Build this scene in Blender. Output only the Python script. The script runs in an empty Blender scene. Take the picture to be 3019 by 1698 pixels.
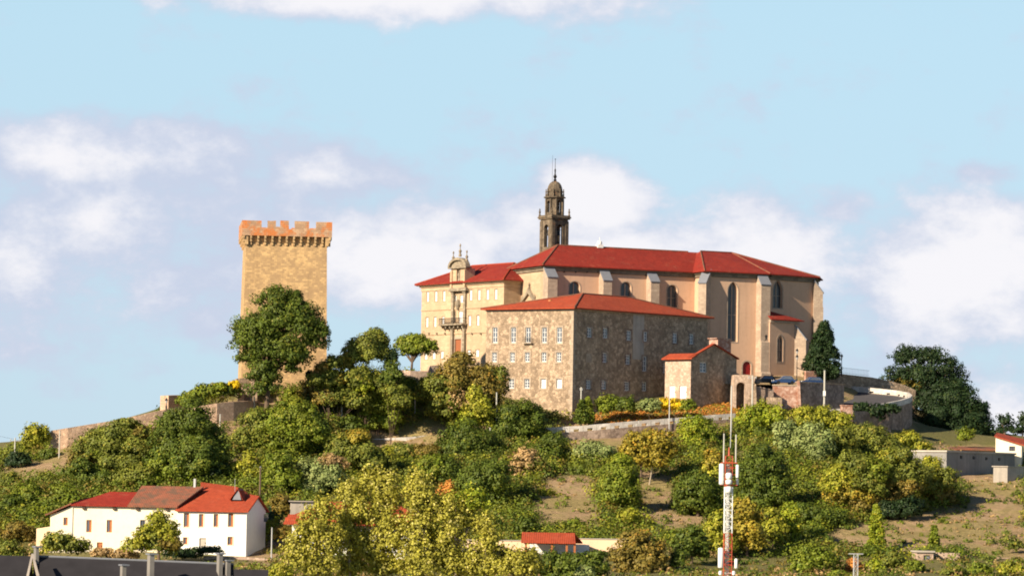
import bpy, math, random
import numpy as np
from mathutils import Vector
from mathutils.geometry import tessellate_polygon
random.seed(7); rng = np.random.default_rng(7)
SC = bpy.context.scene
R = math.radians
# ------------------------------------------------------------ camera
W0, H0, FPX, HOR = 3019.0, 1698.0, 10380.0, 1480.0
PITCH = math.atan((HOR - H0/2)/FPX); ROLL = R(1.0)
_F = Vector((0, math.cos(PITCH), math.sin(PITCH)))
_R0 = Vector((1, 0, 0)); _U0 = Vector((0, -math.sin(PITCH), math.cos(PITCH)))
_Rt = _R0*math.cos(ROLL) + _U0*math.sin(ROLL)
_Up = _U0*math.cos(ROLL) - _R0*math.sin(ROLL)
cam_d = bpy.data.cameras.new('camera'); cam = bpy.data.objects.new('camera', cam_d)
SC.collection.objects.link(cam); SC.camera = cam
from mathutils import Matrix
cam.matrix_world = Matrix(((_Rt.x, _Up.x, -_F.x, 0), (_Rt.y, _Up.y, -_F.y, 0), (_Rt.z, _Up.z, -_F.z, 0), (0, 0, 0, 1)))
cam_d.sensor_width = 36; cam_d.lens = 36*FPX/W0; cam_d.clip_start = 1; cam_d.clip_end = 30000
# ------------------------------------------------------------ sun and sky
SUN_EL, SUN_AZ = 27.0, 47.0          # azimuth: degrees to the left of straight behind the camera
tosun = Vector((-math.sin(R(SUN_AZ))*math.cos(R(SUN_EL)), -math.cos(R(SUN_AZ))*math.cos(R(SUN_EL)), math.sin(R(SUN_EL))))
sd = bpy.data.lights.new('sun', 'SUN'); sun = bpy.data.objects.new('sun', sd); SC.collection.objects.link(sun)
sun.rotation_euler = (-tosun).to_track_quat('-Z', 'Y').to_euler(); sun.location = (0, 0, 200)
sd.energy = 5.0; sd.angle = R(0.5); sd.color = (1.0, 0.85, 0.64)
SC.view_settings.view_transform = 'Standard'; SC.view_settings.look = 'None'
SC.view_settings.exposure = 0.85; SC.view_settings.gamma = 1.0; SC.view_settings.use_curve_mapping = False
SC.render.filter_size = 1.7 if hasattr(SC.render, 'filter_size') else 1.5
try: SC.cycles.pixel_filter_type = 'BLACKMAN_HARRIS'; SC.cycles.filter_width = 1.9
except Exception: pass
SC.cycles.max_bounces = 6; SC.cycles.transparent_max_bounces = 8
WD = bpy.data.worlds.new('World'); SC.world = WD; WD.use_nodes = True
nt = WD.node_tree; nt.nodes.clear()
def wn(t, **k):
    n = nt.nodes.new(t)
    for a, b in k.items(): setattr(n, a, b)
    return n
def wl(a, b): nt.links.new(a, b)
def wm(op, a, b=None, c=None, clamp=False):
    n = wn('ShaderNodeMath', operation=op, use_clamp=clamp)
    for i, x in enumerate((a, b, c)):
        if x is None: continue
        if isinstance(x, (int, float)): n.inputs[i].default_value = x
        else: wl(x, n.inputs[i])
    return n.outputs[0]
sky = wn('ShaderNodeTexSky', sky_type='NISHITA'); sky.sun_disc = False
sky.sun_elevation = R(SUN_EL); sky.sun_rotation = math.atan2(tosun.x, tosun.y)
sky.air_density = 1.0; sky.dust_density = 0.3; sky.ozone_density = 2.0; sky.altitude = 300
tc = wn('ShaderNodeTexCoord'); sx = wn('ShaderNodeSeparateXYZ'); wl(tc.outputs['Generated'], sx.inputs[0])
az = wm('ARCTAN2', sx.outputs[0], sx.outputs[1]); el = wm('ARCSINE', sx.outputs[2])
PX = wm('MULTIPLY', az, 10.38); PZ = wm('MULTIPLY', el, 10.38)   # thousands of photo pixels, as angles
cmb = wn('ShaderNodeCombineXYZ'); wl(PX, cmb.inputs[0]); wl(wm('MULTIPLY', PZ, 1.5), cmb.inputs[1])
def wnoise(scale, detail, rough, off=0.0):
    n = wn('ShaderNodeTexNoise'); n.inputs['Scale'].default_value = scale; n.inputs['Detail'].default_value = detail
    n.inputs['Roughness'].default_value = rough
    a = wn('ShaderNodeVectorMath', operation='ADD'); a.inputs[1].default_value = (off, off*.7, off*.3); wl(cmb.outputs[0], a.inputs[0])
    wl(a.outputs[0], n.inputs['Vector']); return n
n1 = wnoise(4.0, 8, .62); n2 = wnoise(1.7, 5, .5, 9.0); n3 = wnoise(1.1, 7, .6, 21.0)
# cloud banks: (u, v, ru, rv, strength) in photo pixels -> azimuth / elevation
CL = [(1180, -25, 660, 105, 1.5), (250, 520, 440, 120, 1.12), (60, 480, 200, 100, .5), (560, 520, 210, 120, .9), (250, 700, 260, 160, 1.1),
      (60, 850, 210, 180, 1.0), (380, 800, 150, 80, .6), (950, 540, 230, 90, .95), (1200, 760, 380, 140, 1.35), (1080, 820, 200, 90, .85),
      (660, 830, 160, 85, .7), (1750, 590, 190, 130, 1.5), (1560, 640, 160, 90, .75), (1800, 720, 330, 130, .95), (2230, 620, 150, 110, .75),
      (2250, 730, 330, 130, .8), (2470, 600, 100, 45, .45), (2830, 780, 300, 210, 1.45), (2990, 680, 180, 140, .85), (2620, 800, 150, 160, .8),
      (2900, 470, 90, 30, .35), (620, 990, 120, 70, .5), (100, 1080, 230, 90, .55), (3000, 1180, 260, 90, .85), (330, 620, 480, 190, .55), (900, 720, 520, 150, .6), (1950, 800, 620, 130, .62), (110, 960, 300, 170, .62), (500, 860, 300, 120, .4), (2650, 1060, 320, 70, .4)]
den = None; denw = None
for (cu, cv, ru, rv, s) in CL:
    rl = (cu - W0/2)*math.sin(ROLL)
    ax, ez = (cu - W0/2)/1000.0, (HOR - cv - rl)/1000.0
    dx = wm('MULTIPLY', wm('SUBTRACT', PX, ax), 1000.0/ru); dz = wm('MULTIPLY', wm('SUBTRACT', PZ, ez), 1000.0/rv)
    # flatter underside: stretch below the middle
    rr = wm('SQRT', wm('ADD', wm('MULTIPLY', dx, dx), wm('MULTIPLY', dz, dz)))
    b = wm('MULTIPLY', wm('SUBTRACT', 1.25, rr, clamp=False), s)
    den = b if den is None else wm('SMOOTH_MAX', den, b, .25)
    if s >= 1.15 or cu in (1080, 2250, 2990, 1800, 2230, 1560, 3000): denw = b if denw is None else wm('SMOOTH_MAX', denw, b, .3)
# away from the banks the same clouds go on as scattered noise
far = wm('MULTIPLY', wm('SUBTRACT', n3.outputs['Fac'], .62), 2.2)
den = wm('MAXIMUM', den, far)
dd = wm('ADD', wm('ADD', den, .20), wm('MULTIPLY', wm('SUBTRACT', n1.outputs['Fac'], .5), 2.1))
dd = wm('ADD', dd, wm('MULTIPLY', wm('SUBTRACT', n2.outputs['Fac'], .5), 1.2))
cov = wn('ShaderNodeMapRange', interpolation_type='SMOOTHSTEP'); wl(dd, cov.inputs[0])
cov.inputs[1].default_value = -0.02; cov.inputs[2].default_value = .78; cov.inputs[4].default_value = .95
# thin clouds are lilac grey, thick ones white
thick = wn('ShaderNodeMapRange', interpolation_type='SMOOTHSTEP'); wl(wm('ADD', wm('MAXIMUM', denw, wm('SUBTRACT', den, .42)), wm('MULTIPLY', wm('SUBTRACT', n1.outputs['Fac'], .5), 3.2)), thick.inputs[0])
thick.inputs[1].default_value = -.1; thick.inputs[2].default_value = 1.2; thick.inputs[3].default_value = .04
SKYC, CLC, CLW = (0,0,0), (0.56, 0.62, 0.77), (0.92, 0.90, 0.93)
ccol = wn('ShaderNodeMix', data_type='RGBA'); wl(thick.outputs[0], ccol.inputs[0])
ccol.inputs[6].default_value = (*CLC, 1); ccol.inputs[7].default_value = (*CLW, 1)
skl = wn('ShaderNodeMixRGB', blend_type='MULTIPLY'); skl.inputs[0].default_value = 1
wl(sky.outputs[0], skl.inputs[1]); skl.inputs[2].default_value = (0.90, 0.89, 0.90, 1)
SKS = 0.085
csc = wn('ShaderNodeMixRGB', blend_type='MULTIPLY'); csc.inputs[0].default_value = 1; wl(ccol.outputs[2], csc.inputs[1])
kc = 0.576/SKS; csc.inputs[2].default_value = (kc, kc, kc, 1)
# clouds only in the lower sky, thinning overhead
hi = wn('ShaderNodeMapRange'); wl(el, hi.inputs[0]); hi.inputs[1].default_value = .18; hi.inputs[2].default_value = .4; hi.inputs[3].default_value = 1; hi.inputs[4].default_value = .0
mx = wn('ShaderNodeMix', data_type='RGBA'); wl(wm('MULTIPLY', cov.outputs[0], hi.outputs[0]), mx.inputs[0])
lowk = wn('ShaderNodeMapRange'); wl(el, lowk.inputs[0]); lowk.inputs[1].default_value = .0; lowk.inputs[2].default_value = .13; lowk.inputs[3].default_value = 0; lowk.inputs[4].default_value = 1.0
lc = wn('ShaderNodeMixRGB'); wl(lowk.outputs[0], lc.inputs[0]); lc.inputs[1].default_value = (.58, .62, .80, 1); lc.inputs[2].default_value = (1, 1, 1, 1)
lk = wn('ShaderNodeMixRGB', blend_type='MULTIPLY'); lk.inputs[0].default_value = 1; wl(skl.outputs[0], lk.inputs[1]); wl(lc.outputs[0], lk.inputs[2])
# pale even cyan over the lower sky, Nishita above
ev = wn('ShaderNodeMapRange', interpolation_type='SMOOTHSTEP'); wl(el, ev.inputs[0]); ev.inputs[1].default_value = .14; ev.inputs[2].default_value = .45; ev.inputs[3].default_value = .85; ev.inputs[4].default_value = 0
eg = wn('ShaderNodeMapRange'); wl(el, eg.inputs[0]); eg.inputs[1].default_value = .0; eg.inputs[2].default_value = .15
ec = wn('ShaderNodeMixRGB'); wl(eg.outputs[0], ec.inputs[0]); q_ = 1/1.80/SKS; ec.inputs[1].default_value = (.57*q_, .75*q_, .88*q_, 1); ec.inputs[2].default_value = (.525*q_, .765*q_, .90*q_, 1)
em = wn('ShaderNodeMixRGB'); wl(ev.outputs[0], em.inputs[0]); wl(lk.outputs[0], em.inputs[1]); wl(ec.outputs[0], em.inputs[2])
wl(em.outputs[0], mx.inputs[6]); wl(csc.outputs[0], mx.inputs[7])
# sky above the view darkened towards the zenith, to lower the ambient light
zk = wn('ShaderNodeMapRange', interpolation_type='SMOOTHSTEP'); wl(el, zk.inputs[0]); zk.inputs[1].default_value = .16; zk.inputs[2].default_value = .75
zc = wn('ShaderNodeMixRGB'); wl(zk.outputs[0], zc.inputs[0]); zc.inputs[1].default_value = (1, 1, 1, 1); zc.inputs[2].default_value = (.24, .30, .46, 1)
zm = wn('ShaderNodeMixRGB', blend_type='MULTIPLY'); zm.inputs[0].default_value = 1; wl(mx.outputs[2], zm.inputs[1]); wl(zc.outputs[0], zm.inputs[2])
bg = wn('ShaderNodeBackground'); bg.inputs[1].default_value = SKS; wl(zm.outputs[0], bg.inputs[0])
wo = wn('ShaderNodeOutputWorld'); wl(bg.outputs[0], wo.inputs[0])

# ------------------------------------------------------------ pixel <-> world helpers (photo pixels, 3019 x 1698)
def ray(u, v): return _F + _Rt*((u - W0/2)/FPX) + _Up*((H0/2 - v)/FPX)
def at(u, v, Y): r = ray(u, v); return r*(Y/r.y)
def proj(P):
    d = _F.dot(P); return W0/2 + FPX*_Rt.dot(P)/d, H0/2 - FPX*_Up.dot(P)/d
def zat(u, v, Y): return at(u, v, Y).z

# ------------------------------------------------------------ object helpers
ORG = {}
def tag(o, label=None, cat=None, group=None, kind=None):
    if label: o['label'] = label
    if cat: o['category'] = cat
    if group: o['group'] = group
    if kind: o['kind'] = kind
    return o
def thing(name, label, cat, loc, group=None):
    o = bpy.data.objects.new(name, None); SC.collection.objects.link(o); o.location = loc
    o.empty_display_size = .5
    ORG[o] = Vector(loc); return tag(o, label, cat, group)
def world_org(p): return ORG[p] if p is not None else Vector((0, 0, 0))
def mesh_from(name, V, F, mat, parent=None, org=None, smooth=False):
    """V world coordinates; origin = parent's origin, or org for a top-level mesh"""
    o0 = world_org(parent) if parent is not None else (Vector(org) if org is not None else Vector((0, 0, 0)))
    me = bpy.data.meshes.new(name)
    V = [Vector(v) - o0 for v in V]
    me.from_pydata([tuple(v) for v in V], [], F); me.update()
    uv = me.uv_layers.new(name='metric'); dat = np.zeros((len(me.loops), 2), 'f')
    for p in me.polygons:
        n = p.normal
        if n.z < -0.0: n = -n
        if abs(n.z) > .999: t = Vector((1, 0, 0))
        else: t = Vector((-n.y, n.x, 0)).normalized()
        b = n.cross(t)
        for li in p.loop_indices:
            c = V[me.loops[li].vertex_index] + o0; dat[li] = (c.dot(t), c.dot(b))
    uv.data.foreach_set('uv', dat.ravel())
    if smooth: me.polygons.foreach_set('use_smooth', [True]*len(me.polygons))
    if mat: me.materials.append(mat)
    o = bpy.data.objects.new(name, me); SC.collection.objects.link(o)
    if parent is not None: o.parent = parent
    else: o.location = o0
    ORG[o] = o0
    return o
def copy_tree(o, parent=None):
    c = o.copy(); SC.collection.objects.link(c)
    if parent is not None: c.parent = parent
    for ch in list(o.children): copy_tree(ch, c)
    return c
class MB:
    def __init__(s): s.V = []; s.F = []
    def add(s, V, F):
        k = len(s.V); s.V += [Vector(v) for v in V]; s.F += [[i + k for i in f] for f in F]; return s
    def hexa(s, b, t):   # bottom 4, top 4 corners
        n = len(b)
        return s.add(list(b) + list(t), [list(range(n))[::-1], [n + i for i in range(n)]] + [[i, (i+1) % n, n + (i+1) % n, n + i] for i in range(n)])
    def prism(s, poly, z0, z1): return s.hexa([(p[0], p[1], z0) for p in poly], [(p[0], p[1], z1) for p in poly])
    def fbox(s, F, s0, s1, d0, d1, z0, z1):
        c = [F.p(s0, d0), F.p(s1, d0), F.p(s1, d1), F.p(s0, d1)]; return s.prism(c, z0, z1)
    def extr(s, A, B):  # two matching outlines
        return s.hexa(A, B)
    def tube(s, p0, p1, r0, r1=None, n=8):
        r1 = r0 if r1 is None else r1
        p0, p1 = Vector(p0), Vector(p1); a = (p1 - p0).normalized()
        x = a.orthogonal().normalized(); y = a.cross(x)
        A = [p0 + (x*math.cos(2*math.pi*i/n) + y*math.sin(2*math.pi*i/n))*r0 for i in range(n)]
        B = [p1 + (x*math.cos(2*math.pi*i/n) + y*math.sin(2*math.pi*i/n))*r1 for i in range(n)]
        return s.hexa(A, B)
    def lathe(s, c, prof, n=16, rot=0.0):
        V = []; F = []
        for r, z in prof:
            for i in range(n):
                a = 2*math.pi*i/n + rot; V.append((c[0] + r*math.cos(a), c[1] + r*math.sin(a), z))
        m = len(prof)
        for j in range(m-1):
            for i in range(n): F.append([j*n+i, j*n+(i+1) % n, (j+1)*n+(i+1) % n, (j+1)*n+i])
        F.append(list(range(n))[::-1]); F.append([(m-1)*n+i for i in range(n)])
        return s.add(V, F)
    def slab(s, poly, th=.18):   # planar polygon given thickness downwards
        return s.hexa([Vector(p) - Vector((0, 0, th)) for p in poly], [Vector(p) for p in poly])
    def build(s, name, mat, parent=None, org=None, smooth=False): return mesh_from(name, s.V, s.F, mat, parent, org, smooth)
class Fr:
    """frame on a wall: s along it, d into the building, z up"""
    def __init__(s, x, y, a): s.o = Vector((x, y)); s.a = a; s.t = Vector((math.cos(a), math.sin(a))); s.b = Vector((-math.sin(a), math.cos(a)))
    def p(s, S, D=0, Z=None):
        q = s.o + s.t*S + s.b*D
        return (q.x, q.y) if Z is None else Vector((q.x, q.y, Z))
    def hit(s, u, v, D=0):
        r = ray(u, v); q = s.o + s.b*D; n = s.b
        k = (q.x*n.x + q.y*n.y)/(r.x*n.x + r.y*n.y); P = r*k
        return (P.x - s.o.x)*s.t.x + (P.y - s.o.y)*s.t.y, P.z
    def S(s, u, v=1000, D=0): return s.hit(u, v, D)[0]
    def left(s, Wd): x, y = s.p(0, Wd); return Fr(x, y, s.a - math.pi/2)
    def right(s, L): x, y = s.p(L, 0); return Fr(x, y, s.a + math.pi/2)
    def back(s, L, Wd): x, y = s.p(L, Wd); return Fr(x, y, s.a + math.pi)
def fr_at(u, v, Y, deg): P = at(u, v, Y); return Fr(P.x, P.y, R(deg))
def fr_pts(p, q): return Fr(p[0], p[1], math.atan2(q[1]-p[1], q[0]-p[0]))
def arch_pts(sc, z0, w, h, pointed=False, n=6):
    """outline of an arched opening, base centre sc,z0"""
    r = w/2; pts = [(sc - r, z0), (sc + r, z0)]
    if pointed:
        R2 = w*.95; zs = z0 + h - math.sqrt(R2*R2 - (R2 - r)**2)
        a1 = math.acos((R2 - r)/R2)
        pts += [(sc + r - R2 + R2*math.cos(a1*i/n), zs + R2*math.sin(a1*i/n)) for i in range(n+1)]
        pts += [(sc - r + R2 - R2*math.cos(a1*i/n), zs + R2*math.sin(a1*i/n)) for i in range(n-1, -1, -1)]
    else:
        zs = z0 + h - r
        pts += [(sc + r*math.cos(math.pi*i/(2*n)), zs + r*math.sin(math.pi*i/(2*n))) for i in range(2*n+1)]
    return pts
def rect_pts(sc, z0, w, h): return [(sc-w/2, z0), (sc+w/2, z0), (sc+w/2, z0+h), (sc-w/2, z0+h)]
def holed(mb, F, outline, holes, D=0.0, depth=.35):
    xs = sorted({round(p[0], 5) for p in outline}); zs = sorted({round(p[1], 5) for p in outline})
    bb = [(min(p[0] for p in h), max(p[0] for p in h), min(p[1] for p in h), max(p[1] for p in h)) for h in holes]
    if len(outline) == 4 and len(xs) == 2 and len(zs) == 2:
        X = sorted(set(xs + [b[0] for b in bb] + [b[1] for b in bb]))
        for a, b in zip(X[:-1], X[1:]):      # one column at a time, cut by the openings it crosses
            if b - a < 1e-6: continue
            m_ = (a+b)/2; cuts = sorted([(q[2], q[3]) for q in bb if q[0] < m_ < q[1]]); z = zs[0]
            for c0, c1 in cuts + [(zs[1], zs[1])]:
                if c0 > z + 1e-6: mb.add([F.p(a, D, z), F.p(b, D, z), F.p(b, D, c0), F.p(a, D, c0)], [[0, 1, 2, 3]])
                z = max(z, c1)
        for h, q in zip(holes, bb):
            if len(h) > 4:                   # spandrels beside an arch
                k = max(range(len(h)), key=lambda i: h[i][1]); R_ = h[1:k+1]; L_ = h[k:] + [h[0]]
                for pts, cn in ((R_, (q[1], q[3])), (L_, (q[0], q[3]))):
                    V = [F.p(cn[0], D, cn[1])] + [F.p(a, D, z) for a, z in pts]; mb.add(V, [[0, i, i+1] for i in range(1, len(V)-1)])
            n = len(h); A = [F.p(a, D, z) for a, z in h]; B = [F.p(a, D + depth, z) for a, z in h]
            mb.add(A + B, [[i, (i+1) % n, n+(i+1) % n, n+i] for i in range(n)])
        return
    loops = [[Vector((a, b, 0)) for a, b in outline]] + [[Vector((a, b, 0)) for a, b in h] for h in holes]
    tris = tessellate_polygon(loops); fl = [p for l in loops for p in l]
    mb.add([F.p(p.x, D, p.y) for p in fl], [list(t) for t in tris])
    for h in holes:
        n = len(h); A = [F.p(a, D, z) for a, z in h]; B = [F.p(a, D + depth, z) for a, z in h]
        mb.add(A + B, [[i, (i+1) % n, n+(i+1) % n, n+i] for i in range(n)])
def ringed(mb, F, outer, inner, d0, d1):
    """ring between two outlines with the same point count, from depth d0 (front) to d1"""
    n = len(outer); V = []
    for L_, d in ((outer, d0), (inner, d0), (outer, d1), (inner, d1)): V += [F.p(a, d, z) for a, z in L_]
    Fs = []
    for i in range(n):
        j = (i+1) % n
        Fs += [[i, j, n+j, n+i], [2*n+j, 2*n+i, 3*n+i, 3*n+j], [i, 2*n+i, 2*n+j, j], [n+i, n+j, 3*n+j, 3*n+i]]
    mb.add(V, Fs)
def scale_outline(pts, dw, dz0=None):
    cx = sum(p[0] for p in pts)/len(pts); z0 = min(p[1] for p in pts); z1 = max(p[1] for p in pts); w = (max(p[0] for p in pts) - min(p[0] for p in pts))/2
    cz = (z0+z1)/2; hh = (z1-z0)/2
    return [(cx + (a-cx)*(w+dw)/w, cz + (b-cz)*(hh+dw)/hh) for a, b in pts]
# ------------------------------------------------------------ materials
class NT:
    def __init__(s, name):
        s.m = bpy.data.materials.new(name); s.m.use_nodes = True; s.t = s.m.node_tree
        s.b = s.t.nodes['Principled BSDF']; s.b.inputs['Specular IOR Level'].default_value = .25
    def n(s, t, **k):
        n = s.t.nodes.new(t)
        for a, b in k.items(): setattr(n, a, b)
        return n
    def l(s, a, b): s.t.links.new(a, b)
    def set(s, x, inp):
        if isinstance(x, (int, float)): inp.default_value = x
        elif isinstance(x, tuple): inp.default_value = (*x, 1) if len(x) == 3 else x
        else: s.l(x, inp)
    def noise(s, scale, detail=4, rough=.55, vec=None, off=0, stretch=None):
        n = s.n('ShaderNodeTexNoise'); n.inputs['Scale'].default_value = scale; n.inputs['Detail'].default_value = detail; n.inputs['Roughness'].default_value = rough
        v = vec or s.obj()
        if off or stretch:
            mp = s.n('ShaderNodeMapping'); mp.inputs['Location'].default_value = (off, off*1.3, off*.7); mp.inputs['Scale'].default_value = stretch or (1, 1, 1)
            s.l(v, mp.inputs[0]); v = mp.outputs[0]
        s.l(v, n.inputs['Vector']); return n.outputs['Fac']
    def obj(s):
        if not hasattr(s, '_o'): s._o = s.n('ShaderNodeTexCoord')
        return s._o.outputs['Object']
    def uv(s):
        if not hasattr(s, '_u'): s._u = s.n('ShaderNodeUVMap', uv_map='metric')
        return s._u.outputs[0]
    def mix(s, f, a, b, mode='MIX'):
        n = s.n('ShaderNodeMixRGB', blend_type=mode); s.set(f, n.inputs[0]); s.set(a, n.inputs[1]); s.set(b, n.inputs[2]); return n.outputs[0]
    def step(s, x, lo, hi, o0=0., o1=1.):
        n = s.n('ShaderNodeMapRange'); s.set(x, n.inputs[0]); n.inputs[1].default_value = lo; n.inputs[2].default_value = hi; n.inputs[3].default_value = o0; n.inputs[4].default_value = o1; return n.outputs[0]
    def bump(s, h, st, dist=.1):
        n = s.n('ShaderNodeBump'); n.inputs['Strength'].default_value = st; n.inputs['Distance'].default_value = dist; s.l(h, n.inputs['Height']); s.l(n.outputs[0], s.b.inputs['Normal'])
    def fin(s, col, rough=.85):
        s.set(col, s.b.inputs['Base Color']); s.set(rough, s.b.inputs['Roughness']); return s.m
def m_plain(name, col, rough=.7, var=.12, sc=1.5, metal=0.0):
    t = NT(name); n = t.noise(sc, 5, .6)
    c = t.mix(1, col, t.mix(n, (1-var*2,)*3, (1+var,)*3), 'MULTIPLY'); t.b.inputs['Metallic'].default_value = metal
    return t.fin(c, rough)
def m_stone(name, cols, bw=.7, bh=.32, mortar=.5, patch=(.0, None), rubble=False, streak=.0, msc=.35, lich=None, bmp=.5):
    """block or rubble masonry: cols = light, mid, dark"""
    t = NT(name); a, b, d = cols
    if rubble:
        v = t.n('ShaderNodeTexVoronoi'); v.inputs['Scale'].default_value = 1/bw; t.l(t.obj(), v.inputs['Vector'])
        e = t.n('ShaderNodeTexVoronoi', feature='DISTANCE_TO_EDGE'); e.inputs['Scale'].default_value = 1/bw; t.l(t.obj(), e.inputs['Vector'])
        sp = t.n('ShaderNodeSeparateColor'); t.l(v.outputs['Color'], sp.inputs[0]); cell = sp.outputs[0]
        gap = t.step(e.outputs['Distance'], .02, .12)
    else:
        k = t.n('ShaderNodeTexBrick'); t.l(t.uv(), k.inputs['Vector']); k.inputs['Scale'].default_value = 1
        k.inputs['Brick Width'].default_value = bw; k.inputs['Row Height'].default_value = bh; k.inputs['Mortar Size'].default_value = .02; k.inputs['Mortar Smooth'].default_value = .6
        k.inputs['Color1'].default_value = (0, 0, 0, 1); k.inputs['Color2'].default_value = (1, 1, 1, 1); k.inputs['Mortar'].default_value = (.5, .5, .5, 1)
        sp = t.n('ShaderNodeSeparateColor'); t.l(k.outputs['Color'], sp.inputs[0]); cell = sp.outputs[0]
        gap = t.step(k.outputs['Fac'], 0, 1, 1, 0)
    big = t.noise(msc, 6, .62); fine = t.noise(2.2, 5, .65, off=5)
    c = t.mix(t.step(big, .36, .64), d, a)
    c = t.mix(t.step(cell, 0, 1, 0, .62), c, b)
    c = t.mix(t.step(fine, .38, .66, 0, .55), c, d)
    c2_ = sp.outputs[1] if rubble else sp.outputs[0]
    c = t.mix(t.step(c2_, .62, .8, 0, .55), c, d); c = t.mix(t.step(c2_, .12, .32, .5, 0), c, a)
    if streak:
        sk = t.noise(1.0, 5, .6, off=3, stretch=(1.3, 1.3, .12)); c = t.mix(t.step(sk, .5, .72, 0, streak), c, tuple(x*.45 for x in d))
    if lich:
        ln = t.noise(.55, 6, .65, off=11); c = t.mix(t.step(ln, lich[1], lich[1]+.1, 0, .85), c, lich[0])
    c = t.mix(t.step(gap, 0, 1, mortar, 0), c, tuple(x*.5 for x in d))
    t.bump(t.mix(.5, gap, fine), bmp, .08)
    return t.fin(c, .9)
def m_plaster(name, c1, c2, streak=.35):
    t = NT(name); big = t.noise(.18, 6, .6); fine = t.noise(1.6, 6, .65, off=4)
    c = t.mix(t.step(big, .35, .65), c1, c2)
    c = t.mix(t.step(fine, .5, .8, 0, .35), c, tuple(x*.72 for x in c2))
    sk = t.noise(.9, 5, .62, off=8, stretch=(1.4, 1.4, .09)); c = t.mix(t.step(sk, .52, .78, 0, streak), c, tuple(x*.6 for x in c2))
    t.bump(fine, .2, .05); return t.fin(c, .92)
def m_tile(name, c1, c2, moss=None, pitch=.26):
    t = NT(name)
    w = t.n('ShaderNodeTexWave', wave_type='BANDS', bands_direction='X', wave_profile='SIN'); w.inputs['Scale'].default_value = .314/pitch
    w.inputs['Distortion'].default_value = .35; w.inputs['Detail'].default_value = 2; t.l(t.uv(), w.inputs['Vector'])
    k = t.n('ShaderNodeTexBrick'); t.l(t.uv(), k.inputs['Vector']); k.inputs['Scale'].default_value = 1
    k.inputs['Brick Width'].default_value = pitch; k.inputs['Row Height'].default_value = .42; k.inputs['Mortar Size'].default_value = .0; k.inputs['Color1'].default_value = (0, 0, 0, 1); k.inputs['Color2'].default_value = (1, 1, 1, 1)
    sp = t.n('ShaderNodeSeparateColor'); t.l(k.outputs['Color'], sp.inputs[0])
    big = t.noise(.25, 6, .62); c = t.mix(t.step(big, .35, .68), c1, c2)
    c = t.mix(t.step(sp.outputs[0], 0, 1, 0, .5), c, tuple(x*.62 for x in c1))
    f = t.noise(1.8, 6, .7, off=6); c = t.mix(t.step(f, .48, .72, 0, .7), c, tuple(x*.5 for x in c2)); pale = t.noise(.7, 6, .72, off=17); c = t.mix(t.step(pale, .56, .74, 0, .45), c, (.42, .17, .10))
    if moss:
        mo = t.noise(.8, 6, .7, off=2); c = t.mix(t.step(mo, .44, .6, 0, .8), c, moss)
    c = t.mix(t.step(w.outputs['Fac'], 0, .35, .4, 0), c, tuple(x*.35 for x in c1))
    t.bump(w.outputs['Fac'], .5, .08); return t.fin(c, .88)
def m_leaf(name, tint=(1, 1, 1)):
    t = NT(name); a = t.n('ShaderNodeAttribute', attribute_name='leafcol')
    c = t.mix(1, a.outputs['Color'], tint, 'MULTIPLY')
    t.set(c, t.b.inputs['Base Color']); t.b.inputs['Roughness'].default_value = .6; t.b.inputs['Specular IOR Level'].default_value = .25
    tr = t.n('ShaderNodeBsdfTranslucent'); t.l(t.mix(1, c, (1.5, 1.5, .7), 'MULTIPLY'), tr.inputs[0])
    mx = t.n('ShaderNodeMixShader'); mx.inputs[0].default_value = .13; t.l(t.b.outputs[0], mx.inputs[1]); t.l(tr.outputs[0], mx.inputs[2])
    t.l(mx.outputs[0], t.t.nodes['Material Output'].inputs[0]); return t.m
M = {}
M['keep'] = m_stone('tower_ashlar', ((.72, .48, .23), (.52, .33, .155), (.36, .24, .135)), .6, .32, .25, msc=.42, streak=.35)
M['keep_top'] = m_stone('lichened_parapet_stone', ((.60, .40, .25), (.48, .30, .18), (.33, .21, .14)), .7, .34, .4, msc=.5, lich=((.56, .17, .04), .48))
M['mon'] = m_stone('pale_ashlar', ((.57, .42, .275), (.52, .375, .24), (.42, .30, .195)), .9, .4, .25, msc=.2, streak=.25, bmp=.2)
M['mon_trim'] = m_stone('carved_granite', ((.42, .35, .25), (.33, .27, .19), (.20, .16, .12)), .6, .4, .4, msc=.9, streak=.5)
M['rubble'] = m_stone('brown_rubble_wall', ((.62, .46, .32), (.44, .32, .22), (.22, .16, .11)), .5, rubble=True, mortar=.28, msc=.45, streak=.3, bmp=.8)
M['rubble_light'] = m_stone('pale_rubble_wall', ((.66, .50, .39), (.52, .38, .28), (.34, .24, .18)), .4, rubble=True, mortar=.2, msc=.6)
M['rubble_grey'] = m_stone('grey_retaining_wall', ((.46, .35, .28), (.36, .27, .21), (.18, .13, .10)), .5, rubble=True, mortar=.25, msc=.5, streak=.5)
M['drystone'] = m_stone('terrace_drystone', ((.66, .47, .33), (.56, .38, .26), (.36, .24, .17)), .5, rubble=True, mortar=.25, msc=.6)
M['quoin'] = m_stone('granite_blocks', ((.52, .41, .30), (.44, .34, .25), (.33, .26, .2)), .9, .42, .35, msc=.8)
M['tan'] = m_plaster('tan_render', (.62, .405, .275), (.56, .365, .245))
M['butt'] = m_stone('buttress_granite', ((.50, .39, .29), (.43, .32, .24), (.33, .25, .19)), .8, .4, .3, msc=.5, streak=.2)
M['lead'] = m_plain('slate_grey_coping', (.20, .21, .24), .6)
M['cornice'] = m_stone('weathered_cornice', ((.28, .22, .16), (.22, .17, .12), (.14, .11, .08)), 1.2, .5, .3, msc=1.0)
M['belfry'] = m_stone('belfry_granite', ((.24, .185, .13), (.17, .135, .09), (.085, .065, .048)), .8, .38, .4, msc=.7, streak=.5, lich=((.36, .13, .04), .60))
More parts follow.
